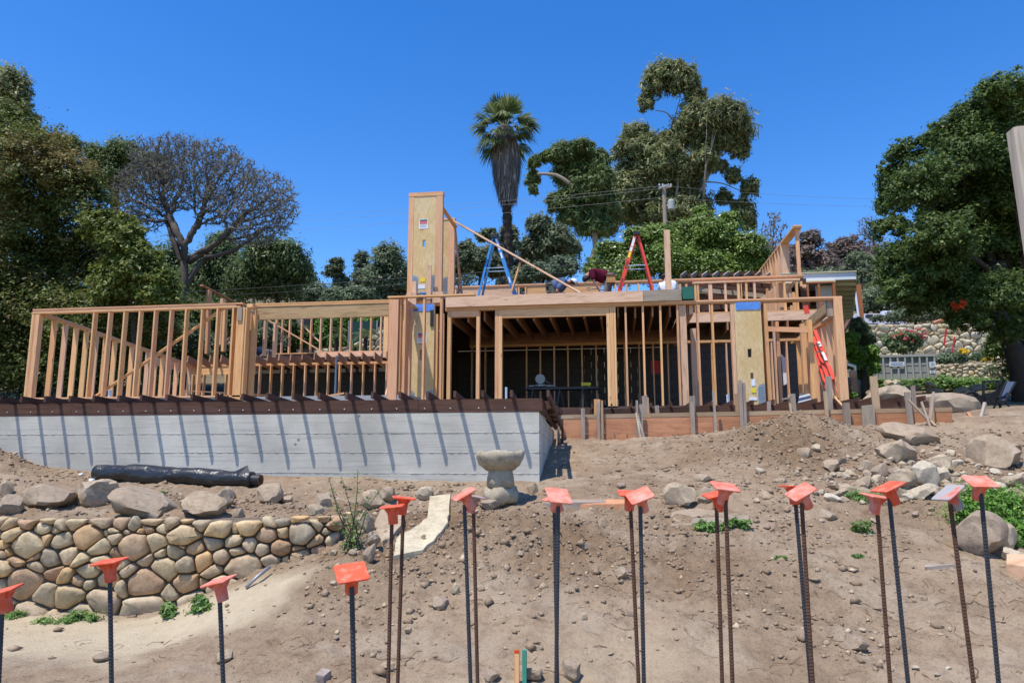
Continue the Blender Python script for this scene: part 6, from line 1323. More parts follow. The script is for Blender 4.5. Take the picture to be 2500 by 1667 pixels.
for i, (x, y) in enumerate(tips):
    t_ = U(x, y, b=g.y+random.uniform(-.15, .15)); b0 = g+Vector((random.uniform(-.08, .08), random.uniform(-.05, .05), 0)); pts = []
    for j in range(9):
        q = j/8; pts.append(b0.lerp(t_, q)+Vector((math.sin(q*3+i)*.03, random.gauss(0, .006), 0)))
    st.tube(pts, [.009-.007*j/8 for j in range(9)], 5)
    for j in range(80 if i < 5 else 55):
        q = random.random()**1.3; a = b0.lerp(t_, q)+Vector((math.sin(q*3+i)*.03, 0, 0)); dv = Vector((random.gauss(0, 1), random.gauss(0, 1), random.gauss(.3, .8))).normalized(); off = dv*random.uniform(0, .075*(1.1-q)); L_ = random.uniform(.012, .032)
        s_ = dv.cross(Vector((random.gauss(0, 1), random.gauss(0, 1), 1))).normalized()*L_*.35; lv.append([a+off-s_*.3, a+off+dv*L_*.6-s_, a+off+dv*L_*1.3, a+off+dv*L_*.6+s_])
st.build('stems', M['bark'], wo); quads_mesh('leaves', np.array([[tuple(c) for c in q] for q in lv]).reshape(-1, 3), 4, M['lf_weed'], wo)
# weeds, each patch
def weed(lab, x, y, w, h, n, sz=.03, mat='lf_weed', cat='weeds', name='weeds', dp=.6):
    p = ghit(x, y); k = p.length/FPX; bl = [(p+Vector((random.uniform(-.5, .5)*w*k, random.uniform(0, .3)*w*k, h*k*.25)), w*k*.35, w*k*.3*dp, h*k*.5) for _ in range(5)]
    return tag(crown(name, None, bl, n, sz, M[mat], per=30, clump=.5, hollow=.1, aspect=2.2), lab, cat)
weed('leafy green weed at the foot of the stone wall', 418, 1508, 30, 40, 700); weed('second weed a step right of the first by the stone wall', 480, 1498, 34, 44, 700); weed('low green weeds along the foot of the stone wall at left', 190, 1520, 70, 20, 900, .018); weed('sparse weeds by the wall foot', 120, 1524, 60, 10, 400, .016)
weed('small weeds at the left edge below the wall', 25, 1512, 50, 16, 500, .018); weed('fern-like green weeds behind the middle rebars', 1745, 1300, 60, 30, 900, .025); weed('weed beside the gray plank', 1800, 1292, 44, 28, 700, .025)
weed('bright green ferny weeds at the right edge', 2450, 1290, 120, 100, 9000, .026, 'lf_hedge'); weed('bright weeds spilling over the rocks at far right', 2480, 1335, 80, 60, 4000, .026, 'lf_hedge'); weed('green weeds left of the rightmost cap', 2385, 1250, 60, 40, 1400, .025); weed('pale weeds in front of the rubble', 2120, 1225, 70, 30, 1000, .02); weed('wispy seedling on the right slope', 2105, 1300, 30, 30, 160, .02); weed('tiny weed patch on the right slope', 1912, 1368, 24, 10, 140, .015)
weed('tiny weed on the bare slope', 2095, 1362, 16, 8, 90, .015); weed('small plant between the terrace boulders', 392, 1212, 20, 16, 250, .016)
for x, y, s_, lab in ((198, 1162, .05, 'crumpled white litter on the terrace'), (224, 1174, .05, 'second scrap of white litter on the terrace'), (208, 1170, .03, 'reddish scrap between the white litter')):
    p = ghit(x, y); me = random.choice(RS_['rock']); o = bpy.data.objects.new('litter', me.copy()); o.data.materials.clear(); o.data.materials.append(M['white'] if 'white' in lab and 'reddish' not in lab else M['form']); link(o, None, Matrix.Translation(p+Vector((0, 0, .015))) @ Matrix.Diagonal((s_, s_, s_*.5, 1))); tag(o, lab, 'litter')
p = ghit(600, 1440); q = ghit(658, 1405); o = empty('drain_pipe', p, 'stub of pale pipe poking from the dirt at the wall foot', 'pipe'); MB().tube([p+Vector((0, 0, .02)), p.lerp(q, .5)+Vector((0, -.02, .06)), q+Vector((0, 0, .09))], .018, 8).build('pipe_body', M['galv'], o, smooth=True)
# ------------------------------------------------------------------ ladders
def aframe(label, apex, fl_, fr_, b, depth, mat, mat2, name='step_ladder', steps='right', nst=5, cap_w=.17):
    A_ = U(*apex, b=b); Lf = U(*fl_, b=b); Rf = U(*fr_, b=b)
    z0 = 3.815
    Lf = A_+(Lf-A_)*((A_.z-z0)/(A_.z-Lf.z)); Rf = A_+(Rf-A_)*((A_.z-z0)/(A_.z-Rf.z))
    dp = Vector((0, depth, 0)); top_in = Vector((0, depth*.22, 0)); o = empty(name, (A_.x, b, z0), label, 'ladder')
    rails = {}
    for key, foot, s in (('L', Lf, -1), ('R', Rf, 1)):
        for q, off, topo in ((0, Vector(), top_in), (1, dp, dp-top_in)):
            t_ = A_+Vector((s*.035, 0, 0))+topo; f_ = foot+off; rails[key, q] = (t_, f_)
            w = .085 if (key == 'L') == (steps == 'left') else .055
            beam('rail', t_, f_, .03, w, mat if q == 0 else mat2, o, up=(1, 0, 0)); beam('foot_pad', f_+Vector((0, 0, .012)), f_+Vector((0, 0, .03)), .07, .05, M['black'], o)
    SK = 'R' if steps == 'right' else 'L'; OK_ = 'L' if SK == 'R' else 'R'
    for k in range(nst):
        q = (k+1)/(nst+.6); p0 = rails[SK, 0][0].lerp(rails[SK, 0][1], q); p1 = rails[SK, 1][0].lerp(rails[SK, 1][1], q); beam('step', p0, p1, .085, .02, M['alu'], o)
        if k % 2 == 0:
            p0 = rails[OK_, 0][0].lerp(rails[OK_, 0][1], q); p1 = rails[OK_, 1][0].lerp(rails[OK_, 1][1], q); beam('brace_bar', p0, p1, .02, .02, M['alu'], o)
    for q in (0, 1):
        p0 = rails['L', q][0].lerp(rails['L', q][1], .44); p1 = rails['R', q][0].lerp(rails['R', q][1], .44); beam('spreader', p0, p1, .012, .022, M['alu'], o)
    ab('top_cap', A_.x-cap_w/2, A_.x+cap_w/2, b+.02, b+depth*.85, A_.z-.03, A_.z+.05, M['black'], o)
    return o, rails
bl, rl = aframe('blue step ladder standing on the upper floor', (1205, 576), (1169, 718), (1254, 716), 18.4, .5, M['ladblue'], M['ladblued'], steps='right')
def sticker(par, rl, key, q0, q1, w, mat, nm='label_sticker', off=-.03):
    t_, f_ = rl[key, 0]; p0 = t_.lerp(f_, q0)+Vector((0, off, 0)); p1 = t_.lerp(f_, q1)+Vector((0, off, 0)); return beam(nm, p0, p1, .004, w, mat, par, up=(1, 0, 0))
sticker(bl, rl, 'R', .03, .19, .045, M['white'], off=-.018); sticker(bl, rl, 'R', .23, .31, .045, M['white'], off=-.018); sticker(bl, rl, 'R', .58, .66, .03, M['white'], off=-.018)
rd, rr2 = aframe('red step ladder behind the gray beam end', (1555, 569), (1512, 709), (1594, 707), 18.6, .55, M['ladred'], M['ladred'], steps='left')
sticker(rd, rr2, 'L', .04, .17, .06, M['white'], off=-.018); sticker(rd, rr2, 'L', .18, .24, .06, M['white'], off=-.018); sticker(rd, rr2, 'L', .25, .33, .06, M['yellow'], off=-.018)
for q, n_ in ((.42, 5), (.66, 7), (.92, 4)):                       # dark stencilled lettering, too small to read
    for j in range(n_):
        q_ = q+j*.022-.04; sticker(rd, rr2, 'L', q_, q_+.013, .045, M['brown'], 'stencil_letter', -.019)
for bz in (18.7, 18.75, 19.0): pass
# red extension ladder on the right
b_ = 16.2; el = empty('extension_ladder', U(2055, 965, b=b_), 'red extension ladder leaning inside the right corner post', 'ladder')
def rl2(p, q, b0, b1, w, mat, nm='rail', t_=.03): return beam(nm, U(*p, b=b0), U(*q, b=b1), t_, w, mat, el, up=(1, 0, 0))
rl2((1989, 806), (2052, 968), 18.6, 17.4, .085, M['ladred']); rl2((1985, 822), (2020, 920), 18.9, 17.9, .075, M['ladred']); rl2((1986, 840), (2018, 952), 18.95, 17.75, .05, M['ladred'])
rl2((1998, 834), (2003, 846), 18.3, 18.25, .06, M['white'], 'label_sticker'); rl2((2008, 860), (2017, 880), 18.13, 17.98, .06, M['white'], 'label_sticker')
for p, q in (((1993, 860), (2007, 857)), ((2010, 895), (2022, 894)), ((2016, 921), (2036, 919)), ((2030, 945), (2043, 944)), ((1990, 842), (2001, 840))): beam('rung', U(*p, b=18.2), U(*q, b=18.0), .03, .03, M['galv'], el)
o = empty('red_ladder_piece', U(1967, 755, b=20), 'top of a red ladder seen through the upper right framing', 'ladder'); beam('rail', U(1966, 746, b=20), U(1971, 766, b=20), .03, .13, M['ladred'], o, up=(1, 0, 0))
o = empty('red_crate', U(2018, 852, b=18.8), 'red plastic crate on the ledge beside the extension ladder', 'crate'); c_ = U(2010, 853, b=18.8); d_ = U(2028, 843, b=18.8); ab('crate_body', c_.x, d_.x, 18.7, 18.95, c_.z, d_.z-.02, M['trafred'], o); ab('crate_rim', c_.x-.02, d_.x+.02, 18.68, 18.97, d_.z-.018, d_.z, M['trafred'], o)
#__PART5__
# ------------------------------------------------------------------ people
def skin(name, vs, es, rs, mat, parent, sub=2, flat=None):
    me = bpy.data.meshes.new(name); me.from_pydata([tuple(v) for v in vs], es, []); me.materials.append(mat)
    o = link(bpy.data.objects.new(name, me), parent)
    o.modifiers.new('skin', 'SKIN').use_smooth_shade = True; sd = o.modifiers.new('sub', 'SUBSURF'); sd.levels = sub; sd.render_levels = sub
    for i, r in enumerate(rs):
        sv = me.skin_vertices[0].data[i]; sv.radius = (r, r) if not hasattr(r, '__len__') else r; sv.use_root = (i == 0)
    return o
def worker(label, P, shirt, trous, hat=None, hairm='hair', pouch=False, sleeves=True):
    "P: joints pelvis, chest, neck, head, shoulders, elbows, hands, knees, feet (world)"
    g = Vector((P['pel'].x, P['pel'].y, P['floor'])); o = empty('person', g, label, 'person')
    pel, ch, nk, hd = P['pel'], P['ch'], P['nk'], P['hd']; up = (ch-pel).normalized(); side = P['side'].normalized()
    V = [pel, pel.lerp(ch, .5), ch, nk, nk.lerp(hd, .6), hd]; R_ = [.12, .11, .125, .055, .075, .095]; E_ = [(0, 1), (1, 2), (2, 3), (3, 4), (4, 5)]
    idx = {}
    for s, t in ((-1, 'l'), (1, 'r')):
        sh = ch+side*s*.17+up*.04; el, ha = P['el'+t], P['ha'+t]; b = len(V); V += [sh, el, ha, ha+(ha-el).normalized()*.07]; R_ += [.055, .042, .028, .03]; E_ += [(2, b), (b, b+1), (b+1, b+2), (b+2, b+3)]
        hp = pel+side*s*.10; kn, ft_ = P['kn'+t], P['ft'+t]; b = len(V); fd = P['fwd'].normalized(); V += [hp, kn, ft_, ft_+fd*.14]; R_ += [.09, .06, .042, .035]; E_ += [(0, b), (b, b+1), (b+1, b+2), (b+2, b+3)]
        hn = ha+(ha-el).normalized()*.07; 
        for f in range(4): skin('finger', [hn, hn+(ha-el).normalized()*.035+side*(f-1.5)*.018, hn+(ha-el).normalized()*(.06+.008*(f in (1, 2)))+side*(f-1.5)*.02-Vector((0, 0, .012))], [(0, 1), (1, 2)], [.009, .009, .007], M['skin'], o, 1)
        skin('thumb', [ha+(hn-ha)*.3, ha+(hn-ha)*.7+side*.035*s, hn+side*.04*s-Vector((0, 0, .01))], [(0, 1), (1, 2)], [.011, .010, .008], M['skin'], o, 1)
    skin('body', V, E_, R_, M['skin'], o)
    V = [pel-up*.0, pel.lerp(ch, .5), ch, nk-up*.03]; R_ = [.205, .21, .215, .11]; E_ = [(0, 1), (1, 2), (2, 3)]
    for s, t in ((-1, 'l'), (1, 'r')):
        sh = ch+side*s*.17+up*.04; el = P['el'+t]; b = len(V); V += [sh, sh.lerp(el, .85)]; R_ += [.105, .08]; E_ += [(2, b), (b, b+1)]
    skin('shirt', V, E_, R_, shirt, o)
    V = [pel-up*.01]; R_ = [.15]; E_ = []
    for s, t in ((-1, 'l'), (1, 'r')): b = len(V); hp = pel+side*s*.10; V += [hp, P['kn'+t], P['ft'+t]]; R_ += [.105, .083, .065]; E_ += [(0, b), (b, b+1), (b+1, b+2)]
    skin('trousers', V, E_, R_, trous, o)
    for t in 'lr': skin('boot', [P['ft'+t], P['ft'+t]+P['fwd'].normalized()*.08, P['ft'+t]+P['fwd'].normalized()*.17], [(0, 1), (1, 2)], [.055, .052, .04], M['brown'], o, 1)
    face = P.get('face', P['fwd']).normalized(); crown_ = (face.cross(side)); crown_ = crown_ if crown_.dot(hd-nk) > 0 else -crown_; crown_.normalize()
    skin('nose', [hd+face*.085, hd+face*.115-crown_*.01], [(0, 1)], [.016, .013], M['skin'], o, 1)
    for s in (-1, 1):
        skin('ear', [hd+side*s*.088, hd+side*s*.10+crown_*.02], [(0, 1)], [.018, .016], M['skin'], o, 1)
        skin('eye', [hd+face*.088+side*s*.033+crown_*.02, hd+face*.092+side*s*.033+crown_*.02], [(0, 1)], [.009, .007], M['ink'], o, 1)
    def dome(name, d, r, mat, cut=.25):
        d = d.normalized(); q = d.to_track_quat('Z', 'Y').to_matrix().to_4x4(); m = MB(); a0 = math.acos(max(-1, min(1, -cut)))
        m.lathe([(max(.002, r*math.sin(a0*k/7)), r*math.cos(a0*k/7)) for k in range(7, -1, -1)], (0, 0, 0), 14); m.build(name, mat, o, smooth=True, M=Matrix.Translation(hd) @ q)
    dome('hair', crown_*.8-face*.75, .112, M[hairm], .35)
    if hat:
        dome('cap', crown_+face*.12, .122, hat, -.05); b0 = hd+crown_*.045+face*.09; beam('cap_brim', b0, b0+face*.11-crown_*.02, .15, .012, M['trous'], o, up=tuple(crown_))
    if pouch:
        q = pel-P['fwd'].normalized()*.04+Vector((0, -.22, -.06)); ab('tool_pouch', q.x-.12, q.x+.12, q.y-.05, q.y+.05, q.z-.11, q.z+.06, M['leather'], o); ab('pouch_flap', q.x-.12, q.x+.14, q.y-.056, q.y-.03, q.z+.05, q.z+.085, M['brown'], o)
        ab('belt', q.x-.15, q.x+.13, q.y-.01, q.y+.02, q.z+.10, q.z+.13, M['brown'], o)
    return o
fz = 3.82
b = 19.5; X_ = Vector((1, 0, 0)); Yv = Vector((0, 1, 0))
pel = U(1488, 680, b=b); ch_ = U(1449, 668, b=b); 
worker('worker in maroon shirt bending over beside the red step ladder', dict(pel=pel, ch=ch_, nk=U(1437, 667, b=b), hd=U(1431, 681, b=b), side=Yv, fwd=-X_, face=Vector((-.35, 0, -1)), floor=fz, ell=U(1451, 689, b=b-.18), har=U(1461, 705, b=b+.12), elr=U(1452, 688, b=b+.18), hal=U(1462, 704, b=b-.15),
       knl=Vector((pel.x-.12, b-.1, fz+.48)), ftl=Vector((pel.x-.05, b-.12, fz+.06)), knr=Vector((pel.x-.05, b+.12, fz+.48)), ftr=Vector((pel.x+.1, b+.12, fz+.06))), M['maroon'], M['trous'], pouch=True)
pel = U(1346, 703, b=b); ch_ = U(1374, 692, b=b)
worker('worker in blue shirt and white cap kneeling under the long diagonal brace', dict(pel=pel, ch=ch_, nk=U(1388, 688, b=b), hd=U(1400, 690, b=b), side=Yv, fwd=X_, face=Vector((.75, 0, -.65)), floor=fz, ell=U(1358, 712, b=b-.2), hal=U(1372, 716, b=b-.1), elr=U(1368, 714, b=b+.2), har=U(1385, 718, b=b+.1),
       knl=Vector((pel.x+.2, b-.14, fz+.07)), ftl=Vector((pel.x-.25, b-.14, fz+.07)), knr=Vector((pel.x+.25, b+.14, fz+.07)), ftr=Vector((pel.x-.2, b+.14, fz+.07))), M['denimshirt'], M['camo'], hat=M['whiteshirt'])
b = 19.2; pel = U(1630, 722, b=b); ch_ = U(1630, 699, b=b-.12)
worker('worker in white shirt seen from behind, half hidden by the lone upright post', dict(pel=pel, ch=ch_, nk=U(1628, 684, b=b-.1), hd=U(1625, 677, b=b), side=X_, fwd=Yv, floor=fz, ell=U(1608, 712, b=b), hal=U(1606, 722, b=b+.15), elr=U(1653, 712, b=b), har=U(1652, 722, b=b+.15),
       knl=Vector((pel.x-.14, b+.3, fz+.07)), ftl=Vector((pel.x-.14, b-.1, fz+.07)), knr=Vector((pel.x+.14, b+.3, fz+.07)), ftr=Vector((pel.x+.14, b-.1, fz+.07))), M['whiteshirt'], M['trous'], hat=M['ink'])
b = 24.6; pel = U(652, 862, b=b); ch_ = U(628, 856, b=b); fz2 = 3.31
worker('worker in navy shirt crouching behind the joists of the left wing', dict(pel=pel, ch=ch_, nk=U(619, 858, b=b), hd=U(613, 864, b=b), side=Yv, fwd=-X_, face=Vector((-.6, 0, -.8)), floor=fz2, ell=U(622, 868, b=b-.2), hal=U(630, 872, b=b-.2), elr=U(618, 870, b=b+.2), har=U(624, 874, b=b+.2),
       knl=Vector((pel.x-.25, b-.14, fz2+.08)), ftl=Vector((pel.x+.15, b-.14, fz2+.06)), knr=Vector((pel.x-.2, b+.14, fz2+.08)), ftr=Vector((pel.x+.2, b+.14, fz2+.06))), M['navy'], M['trous'])
# ------------------------------------------------------------------ things in and around the frame
def thing(name, label, cat, loc): return empty(name, loc, label, cat)
p0, p1 = U(*R3(850, 1070), b=18.6), U(*R3(1500, 1075), b=18.6)
sw = thing('saw_table', 'long black saw stand with a chop saw inside the dark room', 'work table', (p0.x, 18.6, 1.05)); ab('table_top', p0.x, p1.x, 18.5, 18.95, p0.z-.09, p0.z-.03, M['black'], sw)
for x in (p0.x+.2, p0.x+.9, p1.x-.4): beam('leg', (x, 18.55, p0.z-.09), (x-.1, 18.5, 1.05), .04, .04, M['black'], sw); beam('leg', (x, 18.9, p0.z-.09), (x+.1, 18.95, 1.05), .04, .04, M['black'], sw)
m = MB(); c = Vector((p0.x+.38, 18.7, p0.z)); m.lathe([(.17, 0), (.17, .05)], c, 14); m.bar(c+Vector((-.3, 0, .02)), c+Vector((.35, 0, .02)), .1, .03); m.build('saw_base', M['galv'], sw)
m = MB(); m.lathe([(.13, -.04), (.13, .04)], (0, 0, 0), 16); m.build('saw_blade_guard', M['galv'], sw, M=Matrix.Translation(c+Vector((0, 0, .2))) @ Matrix.Rotation(math.pi/2, 4, 'X')); beam('saw_arm', c+Vector((0, .05, .22)), c+Vector((.25, .1, .08)), .06, .06, M['black'], sw)
t_ = thing('cordless_drill', 'yellow power tool lying on the saw stand', 'power tool', (p1.x-.35, 18.7, p0.z)); m = MB(); m.bar((p1.x-.45, 18.7, p0.z+.05), (p1.x-.2, 18.7, p0.z+.05), .07, .08); m.bar((p1.x-.25, 18.7, p0.z+.03), (p1.x-.25, 18.6, p0.z-.02), .05, .05); m.build('tool_body', M['yellow'], t_)
c = U(*R3(2018, 895), b=21.2); t_ = thing('red_sheet', 'dark red sheet hanging at the back of the open room', 'sheet', c); ab('sheet_cloth', c.x-.17, c.x+.17, 21.2, 21.22, c.z-.2, c.z+.18, M['redpaint'], t_)
def pipe(label, x, y0, y1, b, r, mt): p, q = U(x, y0, b=b), U(x, y1, b=b); o = thing('pipe', label, 'pipe', (p.x, b, q.z)); m = MB(); m.tube([(p.x, b, q.z), (p.x, b, p.z)], r, 12, False); m.tube([(p.x, b, p.z-.05), (p.x, b, p.z)], r*1.1, 12); m.build('pipe_body', M[mt], o, smooth=False)
pipe('pale plastic pipe rising behind the deck by the wide opening', 1236, 945, 985, 15.3, .025, 'pvc'); pipe('tall gray pipe in the middle of the left wing', 822, 869, 985, 19.0, .032, 'metalpipe'); pipe('short white pipe stub behind the diagonal brace', 269, 952, 975, 16.3, .045, 'white'); pipe('thin gray conduit at the left wing floor', 121, 949, 972, 16.2, .015, 'galv')
pipe('short pale pipe among the right studs', 1776, 963, 990, 16.2, .025, 'pvc'); pipe('short pale pipe by the shear panel foot', 1740, 978, 990, 16.0, .02, 'pvc')
o = thing('plank', 'reddish plank leaning on the post right of the lower studs', 'plank', U(*R2(1400, 1180), b=18)); beam('plank_body', U(*R2(1395, 1185), b=17.5), U(*R2(1440, 990), b=18.2), .03, .16, M['pinkbeam'], o, up=(0, 1, 0))
o = thing('plank', 'pair of short boards lying beside the gray pipe', 'plank', U(*R2(950, 1150), b=18)); beam('plank_body', U(*R2(870, 1155), b=18.3), U(*R2(1020, 1130), b=18.5), .03, .13, Lm, o, up=(0, 1, 0)); beam('plank_body', U(*R2(880, 1185), b=17.8), U(*R2(1060, 1180), b=17.8), .3, .04, Lm, o)
o = thing('flashing', 'bent gray metal sheet behind the right studs', 'sheet metal', U(1960, 975, b=17.6)); p, q = U(1948, 985, b=17.6), U(1976, 960, b=17.9); m = MB(); m.add([(p.x, 17.6, p.z), (q.x, 17.5, p.z+.05), (q.x, 17.9, q.z), (p.x+.15, 18.0, q.z)], [(0, 1, 2, 3)]); m.build('flashing_sheet', M['insul'], o)
# ------------------------------------------------------------------ old white house at the right
wh = thing('white_house', 'old white house with a deep ribbed eave behind the right corner post', 'house', (8, 24, 1.5))
n0_, n1_, nin = U(1905, 676, b=24), U(2089, 680, b=24), U(2040, 684, b=24); fo, fi = U(2078, 812, b=33), U(2057, 812, b=33); z_ = 5.56
ab('fascia', n0_.x, n1_.x, 23.95, 24.0, z_, z_+.24, M['fascia'], wh); ab('roof_edge', n0_.x, n1_.x+.02, 23.9, 24.02, z_+.242, z_+.27, M['soffit'], wh)
def quad(name, P, mat, par, th=.05):
    P = [Vector(p) for p in P]; n = (P[1]-P[0]).cross(P[2]-P[0]).normalized()*th; mesh(name, P+[p+n for p in P], [(0, 1, 2, 3), (7, 6, 5, 4), (0, 4, 5, 1), (1, 5, 6, 2), (2, 6, 7, 3), (3, 7, 4, 0)], mat, par)
so0, so1 = Vector((n1_.x, 24.01, z_)), Vector((fo.x, 33, z_-.12)); si0, si1 = Vector((nin.x-.05, 24.01, z_+.02)), Vector((fi.x-.2, 33, z_-.10))
quad('soffit', [si0, so0, so1, si1], M['soffit'], wh, .05); quad('roof', [Vector((n0_.x, 24.02, z_+.25)), Vector((n1_.x, 24.02, z_+.25)), Vector((fo.x, 33, z_+.15)), Vector((n0_.x+3.0, 33, z_+.8))], M['roofgray'], wh, .05)
quad('rake_board', [so0+Vector((.01, 0, -.03)), so1+Vector((.01, 0, -.03)), so1+Vector((.01, 0, .12)), so0+Vector((.01, 0, .2))], M['soffit'], wh, .03)
for k in range(13):
    q = (k+.5)/13; beam('rafter_tail', si0.lerp(si1, q)-Vector((0, 0, .06)), so0.lerp(so1, q)-Vector((0, 0, .06)), .06, .10, M['soffit'], wh)
quad('gable_wall', [Vector((nin.x-.55, 24.3, z_-.1)), Vector((nin.x-.05, 24.3, z_-.1)), Vector((nin.x-.05, 24.3, 4.4)), Vector((nin.x-.55, 24.3, 4.4))], M['siding'], wh, .05)
quad('side_wall', [Vector((nin.x-.06, 24.3, z_-.1)), Vector((fi.x-.25, 33, z_-.2)), Vector((fi.x-.25, 33, 2.6)), Vector((nin.x-.06, 24.3, 1.4))], M['siding'], wh, .05)
def wx(x, b=23.8): return U(x, 700, b=b).x
def wz(y, x=2000, b=23.8): return U(x, y, b=b).z
for x in (1959, 1968, 1996, 2033): ab('window_post', wx(x), wx(x)+.08, 23.8, 23.88, wz(766), wz(689), M['winframe'], wh)
ab('window_head', wx(1957), wx(2036), 23.79, 23.87, wz(691), wz(688), M['winframe'], wh)
ab('beam', wx(1905), wx(2043), 23.9, 24.1, wz(688), wz(683), M['soffit'], wh)
l_ = lambda x, y, b=19.3: U(x, y, b=b)
ab('lower_wall', l_(1984, 900).x, l_(2062, 900).x, 19.3, 19.5, .9, l_(2000, 857).z, M['siding'], wh); ab('ledge', l_(1984, 850).x-.05, l_(2062, 850).x, 19.2, 19.5, l_(2000, 863).z, l_(2000, 853).z, M['insul'], wh)
for x in (2003, 2036): ab('window_post', l_(x, 800).x, l_(x, 800).x+.06, 19.4, 19.48, l_(2000, 852).z, l_(2000, 796).z, M['fascia'] if x > 2020 else M['roofgray'], wh)
ab('window_head', l_(1990, 800).x, l_(2045, 800).x, 19.4, 19.48, l_(2000, 804).z, l_(2000, 795).z, M['fascia'], wh)
beam('strut', U(2059, 808, b=22), U(2073, 783, b=24), .1, .1, M['dark'], wh); beam('strut', U(2030, 848, b=19.35), U(2042, 835, b=19.35), .06, .08, M['galv'], wh)
quad('tall_window_frame', [U(1908, 865, b=20.6), U(1925, 880, b=20.6), U(1925, 935, b=20.6), U(1914, 940, b=20.6)], M['fascia'], wh, .05)
rf = thing('old_rafters', 'jumble of dark old roof rafters seen through the upper right studs', 'rafters', (6, 27, 3))
random.seed(21)
for k in range(34):
    y = 692+k*2.2; x0 = 1665+random.uniform(0, 60); x1 = 2030+random.uniform(-80, 10); b_ = random.uniform(25, 30); sl = random.uniform(-14, 16)
    beam('rafter', U(x0, y-sl, b=b_), U(x1, y+sl, b=b_+random.uniform(-1, 1)), .09, .16, M[random.choice(('darker', 'dark', 'gray2', 'darker'))], rf)
for k in range(9): beam('rafter', U(1662+k*26, 676, b=24.5), U(1675+k*26, 666, b=26.5), .05, .14, M['gray2'], rf)
ab('ridge_board', U(1660, 668, b=26.5).x, U(1850, 668, b=26.5).x, 26.5, 26.56, U(1700, 675, b=26.5).z, U(1700, 668, b=26.5).z, M['darker'], rf)
# ------------------------------------------------------------------ right background
rp = thing('leaning_post', 'reddish post with a white pipe behind the eave', 'post', U(2103, 790, b=34)); beam('post_shaft', U(2104, 800, b=34), U(2095, 695, b=34), .2, .2, M['winframe'], rp); MB().tube([U(2098, 785, b=33.8), U(2088, 713, b=33.8)], .05, 8).build('pipe_body', M['white'], rp)
gh = thing('gray_roofed_house', 'low gray shingle roof beyond the high stone wall', 'house', U(2150, 790, b=52)); 
quad('roof', [U(2075, 795, b=48), U(2215, 795, b=48), U(2205, 769, b=54), U(2085, 771, b=54)], M['roofgray'], gh, .15); quad('roof', [U(2380, 795, b=46), U(2500, 795, b=46), U(2470, 782, b=52), U(2395, 783, b=52)], M['roofgray'], gh, .15)
m = MB(); c = U(2163, 765, b=52); m.bar(c+Vector((-.3, 0, 0)), c+Vector((.4, 0, 0)), .4, .3); m.build('roof_vent', M['white'], gh); m = MB(); c = U(2122, 772, b=51); m.bar(c+Vector((-.2, 0, 0)), c+Vector((.2, 0, 0)), .3, .2); m.build('roof_vent', M['black'], gh)
rt = thing('tiled_canopy', 'strip of red clay tiles by the oak branch', 'tiles', U(2300, 785, b=37)); 
for k in range(12): MB().tube([U(2280+k*3.2, 790-k*1.1, b=37), U(2283+k*3.2, 786-k*1.1, b=37.4)], .07, 7).build('tile', M['form'], rt)
for lab, p, q in (('red metal post in front of the high stone wall', (2310, 803), (2305, 843)), ('thinner red post nearer the oak', (2331, 822), (2323, 866))): o = thing('red_post', lab, 'post', U(*q, b=36)); beam('post_shaft', U(*q, b=36), U(*p, b=36), .06 if 'thinner' not in lab else .04, .05, M['redpaint'], o)
rc = blobs_px([(2340, 755, 6, 14), (2350, 742, 5, 8), (2328, 745, 4, 4)], 20.4); tag(crown('red_cloth', None, rc, 110, .055, M['redfl'], per=18, clump=.5, hollow=.1), 'bright red cloth strips caught in the oak branches', 'cloth')
# container
dc0, dc1 = U(2143, 868, b=30), U(2287, 931, b=30); zt, zb_ = dc0.z, dc1.z
M['contain'] = plain('dull gray container steel', (.30, .31, .29), .7, .3, 0, .12, 3); M['contain2'] = plain('lighter gray container steel', (.38, .385, .36), .7, .3, 0, .1, 3)
dp_ = thing('container', 'gray ribbed steel container with small signs below the oleander', 'container', (dc0.x, 30, zb_-.1)); ab('side_panel', dc0.x-.4, dc1.x, 30.05, 30.1, zb_, zt, M['contain'], dp_); ab('far_side', dc0.x-.4, dc1.x, 31.7, 31.75, zb_, zt, M['contain'], dp_); ab('end_panel', dc1.x-.05, dc1.x, 30.1, 31.7, zb_, zt, M['contain'], dp_)
ab('top_rail', dc0.x-.4, dc1.x+.03, 29.97, 30.05, zt-.07, zt+.02, M['contain2'], dp_); ab('bottom_rail', dc0.x-.4, dc1.x+.03, 29.97, 30.05, zb_, zb_+.08, M['contain2'], dp_)
for k in range(11): x = dc1.x-.05-k*.27; ab('rib', x, x+.06, 29.98, 30.048, zb_+.081, zt-.072, M['contain2'], dp_)
for zq in (.36, .62): ab('crease', dc0.x-.4, dc1.x, 30.035, 30.046, zb_+(zt-zb_)*zq, zb_+(zt-zb_)*zq+.02, M['grayink'], dp_)
for x0, x1, y0, y1 in ((2172, 2208, 883, 894), (2270, 2284, 883, 896), (2270, 2283, 904, 911)):
    a_, b_ = U(x0, y1, b=29.95), U(x1, y0, b=29.95); s_ = ab('sign', a_.x, b_.x, 29.955, 29.965, a_.z, b_.z, M['white'], dp_)
    for j in (.3, .65): ab('print_line', a_.x+.05, b_.x-.05, 29.95, 29.9545, a_.z+(b_.z-a_.z)*j, a_.z+(b_.z-a_.z)*(j+.12), M['ladblued'], s_)
